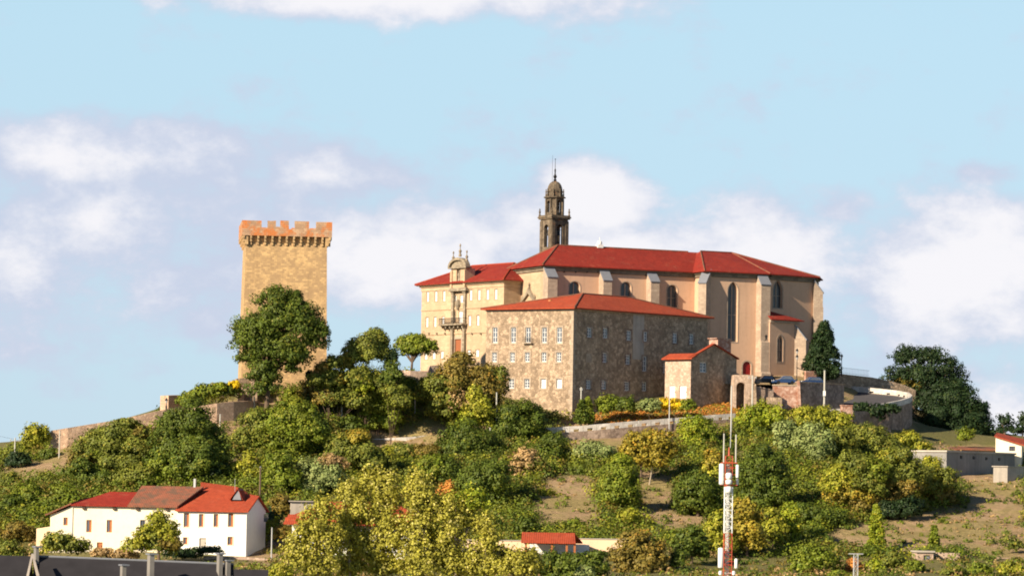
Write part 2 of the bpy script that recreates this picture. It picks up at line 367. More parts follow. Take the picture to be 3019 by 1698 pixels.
M['tile'] = m_tile('red_roof_tiles', (.33, .034, .019), (.235, .024, .016))
M['tile2'] = m_tile('orange_roof_tiles', (.46, .080, .032), (.35, .058, .027))
M['tile_old'] = m_tile('weathered_roof_tiles', (.34, .12, .07), (.27, .10, .06), moss=(.11, .085, .06))
M['slate'] = m_plain('dark_slate', (.03, .028, .032), .75, .25, .8)
M['stack'] = m_plaster('grey_chimney_render', (.25, .23, .21), (.17, .16, .15), .5)
M['white'] = m_plaster('white_render', (.82, .80, .76), (.80, .78, .73), .12)
M['cream'] = m_plaster('cream_render', (.82, .74, .58), (.80, .70, .53), .2)
M['peach'] = m_plaster('peach_wall_paint', (.84, .62, .42), (.82, .58, .39), .2)
M['conc'] = m_plaster('weathered_concrete', (.50, .44, .37), (.34, .30, .26), .6)
M['conc2'] = m_plaster('stained_concrete', (.30, .28, .26), (.20, .19, .18), .7)
M['parapet'] = m_stone('white_stone_parapet', ((.72, .68, .63), (.64, .60, .55), (.45, .41, .37)), 1.1, .5, .25, msc=1.2)
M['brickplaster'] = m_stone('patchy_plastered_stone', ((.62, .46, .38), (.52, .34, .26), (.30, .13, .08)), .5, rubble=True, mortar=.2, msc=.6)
M['frame'] = m_plain('white_paint', (.78, .78, .76), .5, .05)
M['framedk'] = m_plain('dark_timber', (.07, .045, .03), .7)
M['shutter'] = m_plain('orange_wood', (.40, .14, .05), .6)
M['reddoor'] = m_plain('dark_red_paint', (.24, .012, .012), .5)
M['bdoor'] = m_plain('brown_wood', (.32, .11, .05), .7)
M['iron'] = m_plain('dark_iron', (.025, .025, .028), .5, metal=.3)
M['galv'] = m_plain('galvanised_steel', (.5, .5, .5), .45, metal=.3)
M['concpole'] = m_plain('concrete_pole', (.50, .48, .42), .8)
M['wood'] = m_plain('bark', (.16, .11, .075), .9, .35, 3)
M['palebark'] = m_plain('pale_bark', (.42, .34, .25), .9, .3, 3)
M['mastw'] = m_plain('white_mast_paint', (.80, .80, .78), .4, .04)
M['mastr'] = m_plain('red_mast_paint', (.50, .09, .045), .4, .15)
M['asphalt'] = m_plain('asphalt', (.085, .08, .085), .85, .2, .6)
M['carb'] = m_plain('dark_blue_car_paint', (.03, .065, .16), .25, .05)
M['cark'] = m_plain('black_car_paint', (.012, .014, .02), .25, .05)
M['tyre'] = m_plain('tyre_rubber', (.02, .02, .02), .8)
M['lamp'] = m_plain('headlight_glass', (.75, .75, .72), .2, .02)
def m_glass(name, col, rough=.12):
    t = NT(name); t.b.inputs['Specular IOR Level'].default_value = .8; n = t.noise(1.2, 2, .5)
    return t.fin(t.mix(n, col, tuple(x*.5 for x in col)), rough)
M['glass'] = m_glass('window_glass', (.13, .16, .21)); M['dglass'] = m_glass('leaded_glass', (.018, .02, .028), .35)  # window_glass: bluish base colour stands in for the reflected sky
M['curtain'] = m_plain('window_with_white_blind', (.74, .74, .76), .45, .06)
M['black'] = m_plain('dark_interior', (.012, .011, .01), .9)
M['leaf'] = m_leaf('foliage')
def m_ground():
    t = NT('dry_grass_and_soil')
    a = t.noise(.035, 7, .62); b = t.noise(.22, 7, .68, off=7); f = t.noise(1.3, 7, .72, off=3); g = t.noise(.09, 6, .6, off=30)
    soil = t.mix(t.step(b, .38, .64), (.33, .22, .125), (.44, .31, .185))
    grass = t.mix(t.step(f, .35, .7), (.30, .24, .09), (.17, .15, .045))
    at_ = t.n('ShaderNodeAttribute', attribute_name='bare')
    msk = t.step(t.mix(.5, t.step(b, .3, .7), t.step(g, .35, .65)), .35, .62)
    c = t.mix(t.step(msk, 0, 1, 0, .75), soil, grass)
    c = t.mix(t.step(t.noise(.45, 6, .7, off=41), .5, .66, 0, .6), c, (.17, .14, .05))
    c = t.mix(t.step(f, .55, .72, 0, .6), c, (.15, .10, .055))
    c = t.mix(at_.outputs['Fac'], c, (.11, .115, .03))
    t.bump(t.mix(.4, f, b), .9, .6); return t.fin(c, .95)
M['ground'] = m_ground()
# ------------------------------------------------------------ terrain: one sheet
CP = [(-700,1560,540),(-700,1520,600),(-300,1440,560),(-300,1420,600),
 (0,1385,556),(0,1372,575),(60,1375,575),(150,1330,573),(250,1300,574),(400,1268,574),(560,1258,574),(640,1240,576),(735,1226,584),(800,1205,590),
 (150,1300,590),(400,1243,590),(560,1216,592),(700,1140,590),(700,1130,622),(960,1125,622),(860,1175,586),(1000,1165,594),(1100,1122,598),(1215,1094,600),(1160,1093,603),(960,1128,600),
 (0,1500,530),(150,1480,532),(0,1620,500),(300,1640,497),(700,1640,495),(1000,1645,495),(1300,1640,500),(1600,1632,503),(1860,1632,503),(2000,1650,500),(2300,1650,505),(2600,1650,510),(2800,1650,508),(3019,1650,510),(3300,1640,515),
 (300,1440,542),(560,1430,542),(665,1425,540),(760,1440,538),(400,1350,558),(700,1300,567),(640,1268,574),(900,1350,564),(860,1250,578),(1000,1280,578),(1010,1220,585),
 (1070,1318,584),(1200,1312,584),(1330,1300,585),(1160,1258,589),(1330,1240,589),(1250,1180,592),(1400,1190,598),(1500,1235,597),
 (1500,1292,586),(1600,1328,581),(1690,1318,582),(1850,1300,585),(2000,1290,587),(2150,1265,592),(1690,1252,598),(1850,1236,600),(2000,1228,601),(2150,1205,606),
 (1100,1420,556),(1300,1450,548),(1400,1370,566),(1500,1400,560),(1600,1410,556),(1700,1480,541),(1900,1480,543),(2000,1545,527),(1800,1430,553),(2000,1390,562),(2150,1350,572),(2300,1330,577),(2100,1480,545),
 (1500,1510,533),(1600,1560,520),(1800,1560,520),(1400,1570,518),(1000,1510,533),(1000,1580,516),(700,1560,518),(1900,1590,514),
 (2240,1225,606),(2360,1222,606),(2440,1225,605),(2520,1275,600),(2690,1280,606),(2600,1330,592),(2700,1310,606),(2450,1300,592),(2300,1280,594),
 (2800,1310,614),(2940,1308,614),(3019,1300,618),(3300,1330,618),(2700,1250,640),(2850,1275,640),
 (2700,1395,582),(2790,1400,578),(2900,1418,576),(3019,1405,578),(2850,1385,592),(3019,1408,590),(3100,1410,585),(3300,1430,578),
 (2400,1400,568),(2550,1400,570),(2420,1520,541),(2600,1515,543),(2700,1440,566),(2850,1440,568),(3019,1430,572),(2800,1510,548),(3019,1500,552),(3300,1520,552),
 (2450,1580,529),(2600,1585,528),(2800,1600,524),(3019,1605,524),
 (1300,1095,640),(1500,1095,660),(1700,1100,650),(2000,1100,650),(2200,1105,645),(2350,1106,640),(2440,1108,650),(2600,1150,655),(900,1120,640),(700,1130,640),(500,1217,620),(300,1277,615),(0,1392,610)]
cx = []; cz = []
for u, v, Y in CP:
    P = at(u, v, Y); cx.append((P.x, P.y)); cz.append(P.z)
for x in range(-160, 161, 40):
    for y, z in ((380, -15), (430, -12.5), (465, -10)): cx.append((x, y)); cz.append(z + .3*math.sin(x*.1))
    cx.append((x, 700)); cz.append(14 - abs(x)*.06); cx.append((x, 760)); cz.append(4 - abs(x)*.06); cx.append((x, 860)); cz.append(-14)
for y, z in ((500, -9), (540, -5), (580, 0), (620, 4), (660, 3), (720, -3), (800, -14)):
    cx.append((-170, y)); cz.append(z - 3); cx.append((190, y)); cz.append(z - 1)
cx = np.array(cx); cz = np.array(cz)
def _k(d): return d
_D = np.sqrt(((cx[:, None] - cx[None])**2).sum(2)); _n = len(cx)
_A = np.zeros((_n+3, _n+3)); _A[:_n, :_n] = _k(_D) - np.eye(_n)*2.0
_A[:_n, _n] = 1; _A[:_n, n_ := _n+1] = cx[:, 0]; _A[:_n, _n+2] = cx[:, 1]; _A[_n:, :_n] = _A[:_n, _n:].T
_w = np.linalg.solve(_A, np.r_[cz, 0, 0, 0])
GX = np.r_[-6000, -3000, -1500, -800, -450, -300, -240, -205, np.arange(-180, 201, 1.75), 230, 270, 340, 500, 850, 1500, 3000, 6000]
GY = np.r_[-600, -200, 50, 180, 260, 320, 350, np.arange(370, 700, 1.75), 710, 730, 760, 800, 850, 920, 1100, 1500, 2500, 5000, 12000]
XX, YY = np.meshgrid(GX, GY)
def _ev(x, y):
    p = np.c_[x.ravel(), y.ravel()]; out = np.zeros(len(p))
    for i in range(0, len(p), 8000):
        q = p[i:i+8000]; d = np.sqrt(((q[:, None] - cx[None])**2).sum(2)); out[i:i+8000] = d @ _w[:_n] + _w[_n] + q @ _w[_n+1:_n+3]
    return out.reshape(x.shape)
ZZ = _ev(np.clip(XX, -200, 215), np.clip(YY, 365, 870))
from mathutils import noise as mn
def _nz(x, y, s): return mn.noise(Vector((x*s, y*s, .3)))
for j in range(len(GY)):
    for i in range(len(GX)):
        x, y = GX[i], GY[j]
        if -205 < x < 205 and 360 < y < 700: ZZ[j, i] += .45*_nz(x, y, .09) + .28*_nz(x, y, .3)
        f = max(0, (abs(x - 10) - 170)/250, (y - 860)/300, (365 - y)/120); f = min(1, f)
        ZZ[j, i] = ZZ[j, i]*(1-f) + (-20)*f
def ground(x, y):
    i = int(np.clip(np.searchsorted(GX, x) - 1, 0, len(GX)-2)); j = int(np.clip(np.searchsorted(GY, y) - 1, 0, len(GY)-2))
    a = (x - GX[i])/(GX[i+1]-GX[i]); b = (y - GY[j])/(GY[j+1]-GY[j])
    return float((ZZ[j, i]*(1-a) + ZZ[j, i+1]*a)*(1-b) + (ZZ[j+1, i]*(1-a) + ZZ[j+1, i+1]*a)*b)
def hit_ground(u, v, y0=440, y1=700, default=None):
    r = ray(u, v); y = y0
    while y < y1:
        P = r*(y/r.y)
        if P.z < ground(P.x, P.y): return P
        y += .5
    return None
def inpoly(u, v, poly):
    c = False; j = len(poly)-1
    for i in range(len(poly)):
        a, b = poly[i], poly[j]
        if (a[1] > v) != (b[1] > v) and u < (b[0]-a[0])*(v-a[1])/(b[1]-a[1]) + a[0]: c = not c
        j = i
    return c
K = 3019/2576.0
BARE = [[(1375,1200),(1485,1195),(1510,1290),(1530,1330),(1430,1340),(1345,1325),(1330,1275)],
        [(1590,1180),(1690,1200),(1700,1290),(1790,1300),(1760,1350),(1640,1345),(1600,1290)],
        [(2050,1345),(2250,1300),(2420,1270),(2430,1220),(2576,1200),(2600,1420),(2380,1390),(2240,1395),(2100,1380)],
        [(1140,1050),(1300,1030),(1330,1060),(1140,1100)], [(1380,1060),(1860,1030),(1860,1085),(1560,1100),(1560,1140),(1440,1140)],
        [(640,1000),(560,1010),(560,1090),(600,1110),(680,1060),(740,1000)], [(370,1045),(560,1030),(560,1080),(420,1070)],
        [(2340,1120),(2576,1120),(2576,1215),(2385,1220)], [(890,1080),(1150,1075),(1150,1150),(900,1150)], [(1380,1060),(1700,1050),(1690,1120),(1560,1150),(1450,1150)], [(600,1130),(570,1190),(640,1215),(700,1180)], [(1900,900),(2300,900),(2300,1080),(1900,1050)], [(620,1310),(740,1310),(740,1449),(620,1449)],
        [(120,1070),(400,1040),(400,1080),(190,1100),(190,1180),(0,1230),(0,1170),(120,1160)]]
BARE = [[(a*K, b*K) for a, b in p] for p in BARE]
nx, ny = len(GX), len(GY)
me = bpy.data.meshes.new('ground'); V = np.c_[XX.ravel(), YY.ravel(), ZZ.ravel()]
idx = np.arange(nx*ny).reshape(ny, nx); Fq = np.stack([idx[:-1, :-1], idx[:-1, 1:], idx[1:, 1:], idx[1:, :-1]], -1).reshape(-1, 4)
me.from_pydata(V.tolist(), [], Fq.tolist()); me.polygons.foreach_set('use_smooth', [True]*len(me.polygons))
gr = np.zeros(len(V))
for k in range(len(V)):
    x, y, z = V[k]
    if y < 300: gr[k] = 1; continue
    u, v = proj(Vector((x, y, z)))
    gr[k] = 0.0 if any(inpoly(u, v, p) for p in BARE) else .8
at_ = me.attributes.new('bare', 'FLOAT', 'POINT'); at_.data.foreach_set('value', gr)
me.materials.append(M['ground']); go = bpy.data.objects.new('ground', me); SC.collection.objects.link(go); tag(go, kind='structure')
# ------------------------------------------------------------ generic building pieces
def add_window(root, F, hole, style='plain', D=0.0, sur=None, name='window'):
    """frame and pane set into a hole outline"""
    xs = [p[0] for p in hole]; zs = [p[1] for p in hole]; x0, x1, z0, z1 = min(xs), max(xs), min(zs), max(zs); w = x1-x0; h = z1-z0
    fm = {'plain': M['frame'], 'blind': M['frame'], 'dark': M['framedk'], 'shut': M['shutter'], 'lancet': M['butt']}[style]
    ft = .12 if style != 'lancet' else .07
    mb = MB(); inner = scale_outline(hole, -ft); ringed(mb, F, hole, inner, D+.14, D+.24)
    cx_ = (x0+x1)/2
    if style != 'shut':
        mw = .05 if style != 'lancet' else .09
        mb.fbox(F, cx_-mw, cx_+mw, D+.15, D+.22, z0+ft, z1-ft*(1.5 if len(hole) < 5 else 4))
        for k in ([.5] if style == 'dark' else [.36, .68] if style in ('plain', 'blind') else [.45]):
            zz = z0 + h*k; mb.fbox(F, x0+ft, x1-ft, D+.155, D+.215, zz-.035, zz+.035)
    wo_ = mb.build(name, fm, root)
    pm = {'plain': M['glass'], 'blind': M['curtain'], 'dark': M['glass'], 'shut': M['shutter'], 'lancet': M['dglass']}[style]
    pb = MB(); pb.extr([F.p(a, D+.225, z) for a, z in inner], [F.p(a, D+.235, z) for a, z in inner]); pb.build('pane', pm, wo_)
    if style == 'shut':   # half of the opening is dark glass, half a shutter
        g = MB(); g.fbox(F, x0+ft, cx_-.05, D+.16, D+.2, z0+ft, z1-ft); g.build('pane', M['glass'], wo_)
    if sur is not None:
        sw, sm = sur; sb = MB(); ringed(sb, F, scale_outline(hole, sw), scale_outline(hole, .004), D-.06, D+.05); sb.build('surround', sm, wo_)
    return wo_
def add_door(root, F, hole, mat, D=0.0, sur=None):
    mb = MB(); inner = scale_outline(hole, -.02)
    mb.extr([F.p(a, D+.2, z) for a, z in inner], [F.p(a, D+.28, z) for a, z in inner])
    xs = [p[0] for p in hole]; z0 = min(p[1] for p in hole)
    d = mb.build('door', mat, root)
    h = MB(); c = max(xs) - .2; h.fbox(F, c-.04, c+.04, D+.14, D+.2, z0+1.0, z0+1.2); h.build('handle', M['iron'], d)
    if sur is not None:
        sw, sm = sur; sb = MB(); ringed(sb, F, scale_outline(hole, sw), scale_outline(hole, .004), D-.06, D+.05); sb.build('surround', sm, d)
    return d
def offset_poly(poly, o):
    """outset a convex counter-clockwise plan polygon"""
    n = len(poly); out = []
    for i in range(n):
        p0, p1, p2 = Vector(poly[i-1][:2]), Vector(poly[i][:2]), Vector(poly[(i+1) % n][:2])
        e1 = (p1-p0).normalized(); e2 = (p2-p1).normalized(); n1 = Vector((e1.y, -e1.x)); n2 = Vector((e2.y, -e2.x))
        k = n1 + n2; k = k/(k.dot(n1)) if abs(k.dot(n1)) > .2 else n1
        q = p1 + k*o; out.append((q.x, q.y))
    return out
def buttress(mb, cap, F, s, w, p, z0, zc, zt, steps=()):
    """sloped-top buttress standing out of a wall; steps: (z, extra projection) towards the ground"""
    prof = [(0, z0)]; pp = p; last = zc
    lo = sorted(steps, reverse=False); base = p + sum(x[1] for x in lo)
    q = base; prof.append((-q, z0))
    for z, e in lo:
        prof.append((-q, z)); q -= e; prof.append((-q, z + e*1.2))
    prof += [(-p, zc), (0, zt)]
    A = [F.p(s-w/2, d, z) for d, z in prof]; B = [F.p(s+w/2, d, z) for d, z in prof]; mb.extr(A, B)
    if cap is not None:
        L = math.hypot(p, zt-zc); nx_, nz_ = (zt-zc)/L*.12, p/L*.12
        q2 = [(-p-.12, zc-.15), (.0, zt+.0), (0, zt+.3), (-p-.12-nx_, zc-.15+nz_+.1)]
        cap.extr([F.p(s-w/2-.1, d, z) for d, z in q2], [F.p(s+w/2+.1, d, z) for d, z in q2])
TOP = 0.12
# ------------------------------------------------------------ the castle keep
def keep():
    F = fr_at(722, 900, 596, 6.5); L = F.S(960, 900); Wd = L
    zb = at(722, 1150, 596).z - 4; zc = at(722, 700, 596).z; root = thing('castle_keep', 'tall square sandstone tower with crenellated parapet stained by orange lichen', 'tower', F.p(L/2, Wd/2, zb))
    s = MB(); pl = [F.p(0, 0), F.p(L, 0), F.p(L, Wd), F.p(0, Wd)]; bt = offset_poly(pl, .5)
    s.hexa([(*q, zb) for q in bt], [(*q, zc+.4) for q in pl]); s.build('wall', M['keep'], root)
    # parapet box on corbels
    o = .8; zp0 = at(722, 693, 595).z; zp1 = at(722, 672, 595).z; zm = at(722, 648, 595).z
    pp = offset_poly(pl, o); pi = offset_poly(pl, o-.6); m = MB()
    n = 4
    V = [(*q, zp0) for q in pp] + [(*q, zp1) for q in pp] + [(*q, zp1) for q in pi] + [(*q, zp0) for q in pi]
    Fs = []
    for a in range(4):
        b = (a+1) % 4
        for k in range(4): Fs.append([k*4+a, k*4+b, ((k+1) % 4)*4+b, ((k+1) % 4)*4+a])
    m.add(V, Fs); m.build('parapet', M['keep_top'], root)
    fl = MB(); fl.prism(offset_poly(pl, o-.62), zp0+.1, zp0+.4); fl.build('roof_terrace', M['keep'], root)
    T = L + 2*o
    gaps = {'f': [(.218, .283, .9), (.375, .425, .75), (.52, .585, .62), (.742, .82, .8)], 'o': [(.2, .27, .8), (.4, .46, .7), (.6, .66, .7), (.8, .86, .8)]}
    for side, Fs_ in (('f', F), ('o', F.left(Wd)), ('o', F.right(L)), ('o', F.back(L, Wd))):
        edges = [0.0]; 
        for a, b, _ in gaps[side]: edges += [a, b]
        edges.append(1.0); hh = zm - zp1
        for i in range(0, len(edges), 2):
            a, b = edges[i]*T - o, edges[i+1]*T - o
            if i == 0 and side == 'o': a += .62
            if i == len(edges)-2 and side == 'o': b -= .62
            q = MB(); jj = random.uniform(-.12, .08); q.fbox(Fs_, a, b, -o+.003, -o+.6, zp1+.003, zm+jj)
            # worn upper corners
            q.V = [v + Vector((random.uniform(-.05, .05), 0, random.uniform(-.12, .05))) if v.z > zp1+.5 else v for v in q.V]
            q.build('merlon', M['keep_top'], root)
    # corbels, about twelve to a side, each of three stepped stones
    zk0 = at(722, 721, 596).z
    for Fs_ in (F, F.left(Wd), F.right(L)):
        for i in range(13):
            a = -.65 + (L + 1.3 - .42)*i/12; q = MB(); h = (zp0 - zk0)/3
            for k in range(3): q.fbox(Fs_, a+.04, a+.36, -.78*(k+1)/3, .3, zk0 + k*h, zk0 + (k+1)*h)
            q.build('corbel', M['keep'], root)
    return F, L
FK, LK = keep()
# ------------------------------------------------------------ monastery palace (left wing)
def monastery():
    Fc = fr_at(1485, 900, 634.5, -52); s0 = Fc.S(1243, 900); L = -s0
    F = Fr(*Fc.p(s0), R(-52)); Wd = 13.0
    zt = zat(1485, 826, 634.5); zb = zat(1485, 1120, 634.5) - 6
    root = thing('monastery', 'pale stone monastery wing with rows of narrow windows, carved frontispiece and balcony', 'monastery', F.p(L/2, Wd/2, zb))
    u = lambda x: 1220 + x/3.6225; v_ = lambda y: 700 + y/3.6225
    holes = []; specs = []
    def win(x, y0, y1, w=.85, st='blind'):
        a, z1 = F.hit(u(x), v_(y0)); _, z0 = F.hit(u(x), v_(y1)); h = rect_pts(a, z0, w, z1-z0); holes.append(h); specs.append((h, st))
    for x in (152, 240, 326, 612, 700, 791, 880): win(x, 575 - (x-152)*.035, 685 - (x-152)*.035)
    for x in (440, 514): win(x, 615, 695, 1.1)
    for x in (144, 230, 315, 600, 688): win(x, 850 - (x-144)*.04, 955 - (x-144)*.03)
    for x in (428, 503): win(x, 785, 915, 1.2)
    for x in (131, 217, 305, 592, 680): win(x, 1222 - (x-131)*.05, 1300 - (x-131)*.05, 1.0)
    a, z1 = F.hit(u(474), v_(1085)); _, z0 = F.hit(u(474), v_(1240)); dh = rect_pts(a, z0, 1.9, z1-z0)
    fm = MB(); holed(fm, F, [(0, zb), (L, zb), (L, zt), (0, zt)], holes + [dh])
    Fr_ = F.right(L); Fl = F.left(Wd); Fb = F.back(L, Wd)
    for f_, l_ in ((Fr_, Wd), (Fl, Wd), (Fb, L)): fm.add([f_.p(0, 0, zb), f_.p(l_, 0, zb), f_.p(l_, 0, zt), f_.p(0, 0, zt)], [[0, 1, 2, 3]])
    fm.build('wall', M['mon'], root)
    for h, st in specs: add_window(root, F, h, st, sur=(.12, M['mon']))
    add_door(root, F, dh, M['bdoor'], sur=(.5, M['quoin']))
    pl = [F.p(0, 0), F.p(L, 0), F.p(L, Wd), F.p(0, Wd)]
    c = MB(); c.prism(offset_poly(pl, .12), zt-1.15, zt-.5); c.prism(offset_poly(pl, .35), zt-.495, zt-.2); c.prism(offset_poly(pl, .8), zt-.195, zt+.08); c.build('cornice', M['mon'], root)
    # string courses with small round spouts
    for yy in (768, 1030):
        _, z = F.hit(u(300), v_(yy)); q = MB(); q.fbox(F, .0, L, -.14, -.003, z-.14, z+.14); q.build('string_course', M['mon'], root)
    for x in (171, 256, 344, 628, 722):
        a, z = F.hit(u(x), v_(1025)); q = MB(); q.tube(F.p(a, -.45, z), F.p(a, -.05, z), .16, .16, 8); q.build('waterspout', M['mon_trim'], root)
    # roof
    e = offset_poly(pl, 1.0); ze = zt + .1; rz = ze + 3.6; A, B, C, D_ = [Vector((*q, ze)) for q in e]
    r0 = F.p(6.8, Wd/2, rz); r1 = F.p(L-5.5, Wd/2, rz); rf = MB(); rf.slab([A, B, r1, r0]); rf.slab([C, D_, r0, r1]); rf.slab([D_, A, r0]); rf.slab([B, C, r1])
    ro = rf.build('roof', M['tile'], root)
    hp = MB()
    for a_, b_ in ((r0, r1), (A, r0), (B, r1), (C, r1), (D_, r0)): hp.tube(a_ + Vector((0, 0, .03)), b_ + Vector((0, 0, .03)), .13, .13, 6)
    hp.build('ridge_tiles', M['tile2'], ro)
    # frontispiece: two tiers of columns, niche with figure, segmental pediment, three pinnacles
    sa = F.S(u(437), 850) - .5; sb = F.S(u(572), 850) + .1; zg = F.hit(u(500), v_(1240))[1]
    z_c = F.hit(u(500), v_(575))[1]; z_b = F.hit(u(500), v_(930))[1]; z_t = F.hit(u(500), v_(334))[1]
    fp = MB()
    for a in (sa+.1, sb-.75):
        fp.fbox(F, a, a+.65, -.55, -.003, zb, z_b); fp.fbox(F, a, a+.6, -.45, -.003, z_b, z_c); fp.fbox(F, a-.08, a+.73, -.62, -.003, z_b-.5, z_b-.1); fp.fbox(F, a-.1, a+.7, -.6, -.003, z_c-.35, z_c)
    fp.fbox(F, sa-.5, sb+.5, -.9, -.003, z_c, z_c+.35); fp.fbox(F, sa-.3, sb+.3, -.7, -.003, z_c+.35, z_c+.6)
    fp.build('frontispiece', M['mon_trim'], root)
    up = MB(); hs = arch_pts((sa+sb)/2, z_c+1.3, 1.1, 3.2); holed(up, F, [(sa, z_c+.6), (sb, z_c+.6), (sb, z_t), (sa, z_t)], [hs], D=-.5, depth=.6)
    up.fbox(F, sa+.003, sb-.003, .12, 1.6, z_c+.6, z_t-.01); up.add([F.p(sa, -.5, z_c+.6), F.p(sa, .15, z_c+.6), F.p(sa, .15, z_t), F.p(sa, -.5, z_t)], [[0, 1, 2, 3]]); up.add([F.p(sb, -.5, z_c+.6), F.p(sb, .15, z_c+.6), F.p(sb, .15, z_t), F.p(sb, -.5, z_t)], [[0, 1, 2, 3]])
    for a in (sa, sb-.5): up.fbox(F, a, a+.5, -.75, -.51, z_c+.6, z_t-.3)
    up.build('attic', M['mon'], root)
    st_ = MB(); cs = (sa+sb)/2; cc = F.p(cs, -.2)
    st_.lathe(cc, [(.38, z_c+1.3), (.42, z_c+1.6), (.28, z_c+2.4), (.36, z_c+3.0), (.34, z_c+3.35), (.12, z_c+3.5), (.18, z_c+3.62), (.17, z_c+3.85), (.03, z_c+3.98)], 10)
    st_.fbox(F, cs-.75, cs+.75, -.3, -.1, z_c+2.95, z_c+3.15); st_.build('niche_statue', M['mon_trim'], root)
    pd = MB(); n = 10; hw = (sb-sa)/2 + .55; arc = [(cs + hw*math.cos(math.pi*i/n), z_t + .25 + 1.75*math.sin(math.pi*i/n)) for i in range(n+1)]
    arc2 = [(cs + (hw-.45)*math.cos(math.pi*i/n), z_t + .25 + 1.3*math.sin(math.pi*i/n)) for i in range(n+1)]
    ringed_ = arc + arc2[::-1]; A_ = []; 
    for i in range(n):
        q = [arc[i], arc[i+1], arc2[i+1], arc2[i]]; pd.extr([F.p(a, -.95, z) for a, z in q], [F.p(a, .1, z) for a, z in q])
    pd.fbox(F, sa-.5, sb+.5, -.95, .5, z_t, z_t+.25); pd.extr([F.p(a, -.5, z-.01) for a, z in arc2], [F.p(a, .0, z-.01) for a, z in arc2]); pd.build('pediment', M['mon_trim'], root)
    for i, (k, zz, hh) in enumerate(((-.92, 1.2, 2.1), (0, 2.2, 2.4), (.92, 1.2, 2.1))):
        q = MB(); c_ = F.p(cs + k*hw*.8, -.2); z0 = z_t + zz
        q.lathe(c_, [(.28, z0), (.28, z0+.4*hh/2), (.14, z0+.45*hh/2), (.3, z0+.9*hh/2), (.1, z0+1.1*hh/2), (.06, z0+1.5*hh/2), (.16, z0+1.62*hh/2), (.15, z0+1.8*hh/2), (.03, z0+hh)], 8); q.build('pinnacle', M['mon_trim'], root)
    # scrolls beside the attic
    # coat of arms
    q = MB(); zz = F.hit(u(455), v_(720))[1]; q.lathe(F.p(cs-.35, -.25), [(.02, zz-1.1), (.35, zz-.6), (.55, zz), (.45, zz+.6), (.15, zz+.95)], 8); q.build('coat_of_arms', M['mon_trim'], root)
    # balcony
    b0 = F.S(u(325), 950); b1 = F.S(u(575), 950); bz = F.hit(u(450), v_(935), -1.3)[1]; q = MB()
    q.fbox(F, b0, b1, -1.4, -.003, bz, bz+.28)
    for k in range(6): a = b0+.3+(b1-b0-.9)*k/5; q.fbox(F, a, a+.3, -1.0, -.003, bz-.5, bz-.003)
    bo = q.build('balcony', M['mon_trim'], root); q = MB(); q.fbox(F, b0+.05, b1-.05, -1.36, -1.30, bz+1.25, bz+1.33)
    for k in range(36): a = b0+.07+(b1-b0-.2)*k/35; q.fbox(F, a, a+.04, -1.35, -1.31, bz+.285, bz+1.25)
    for a in (b0+.05, b1-.12): q.fbox(F, a, a+.06, -1.3, -.01, bz+1.25, bz+1.33)
    q.build('railing', M['iron'], bo)
    return F, L, Wd, zt
FM, LM, WM, ZM = monastery()
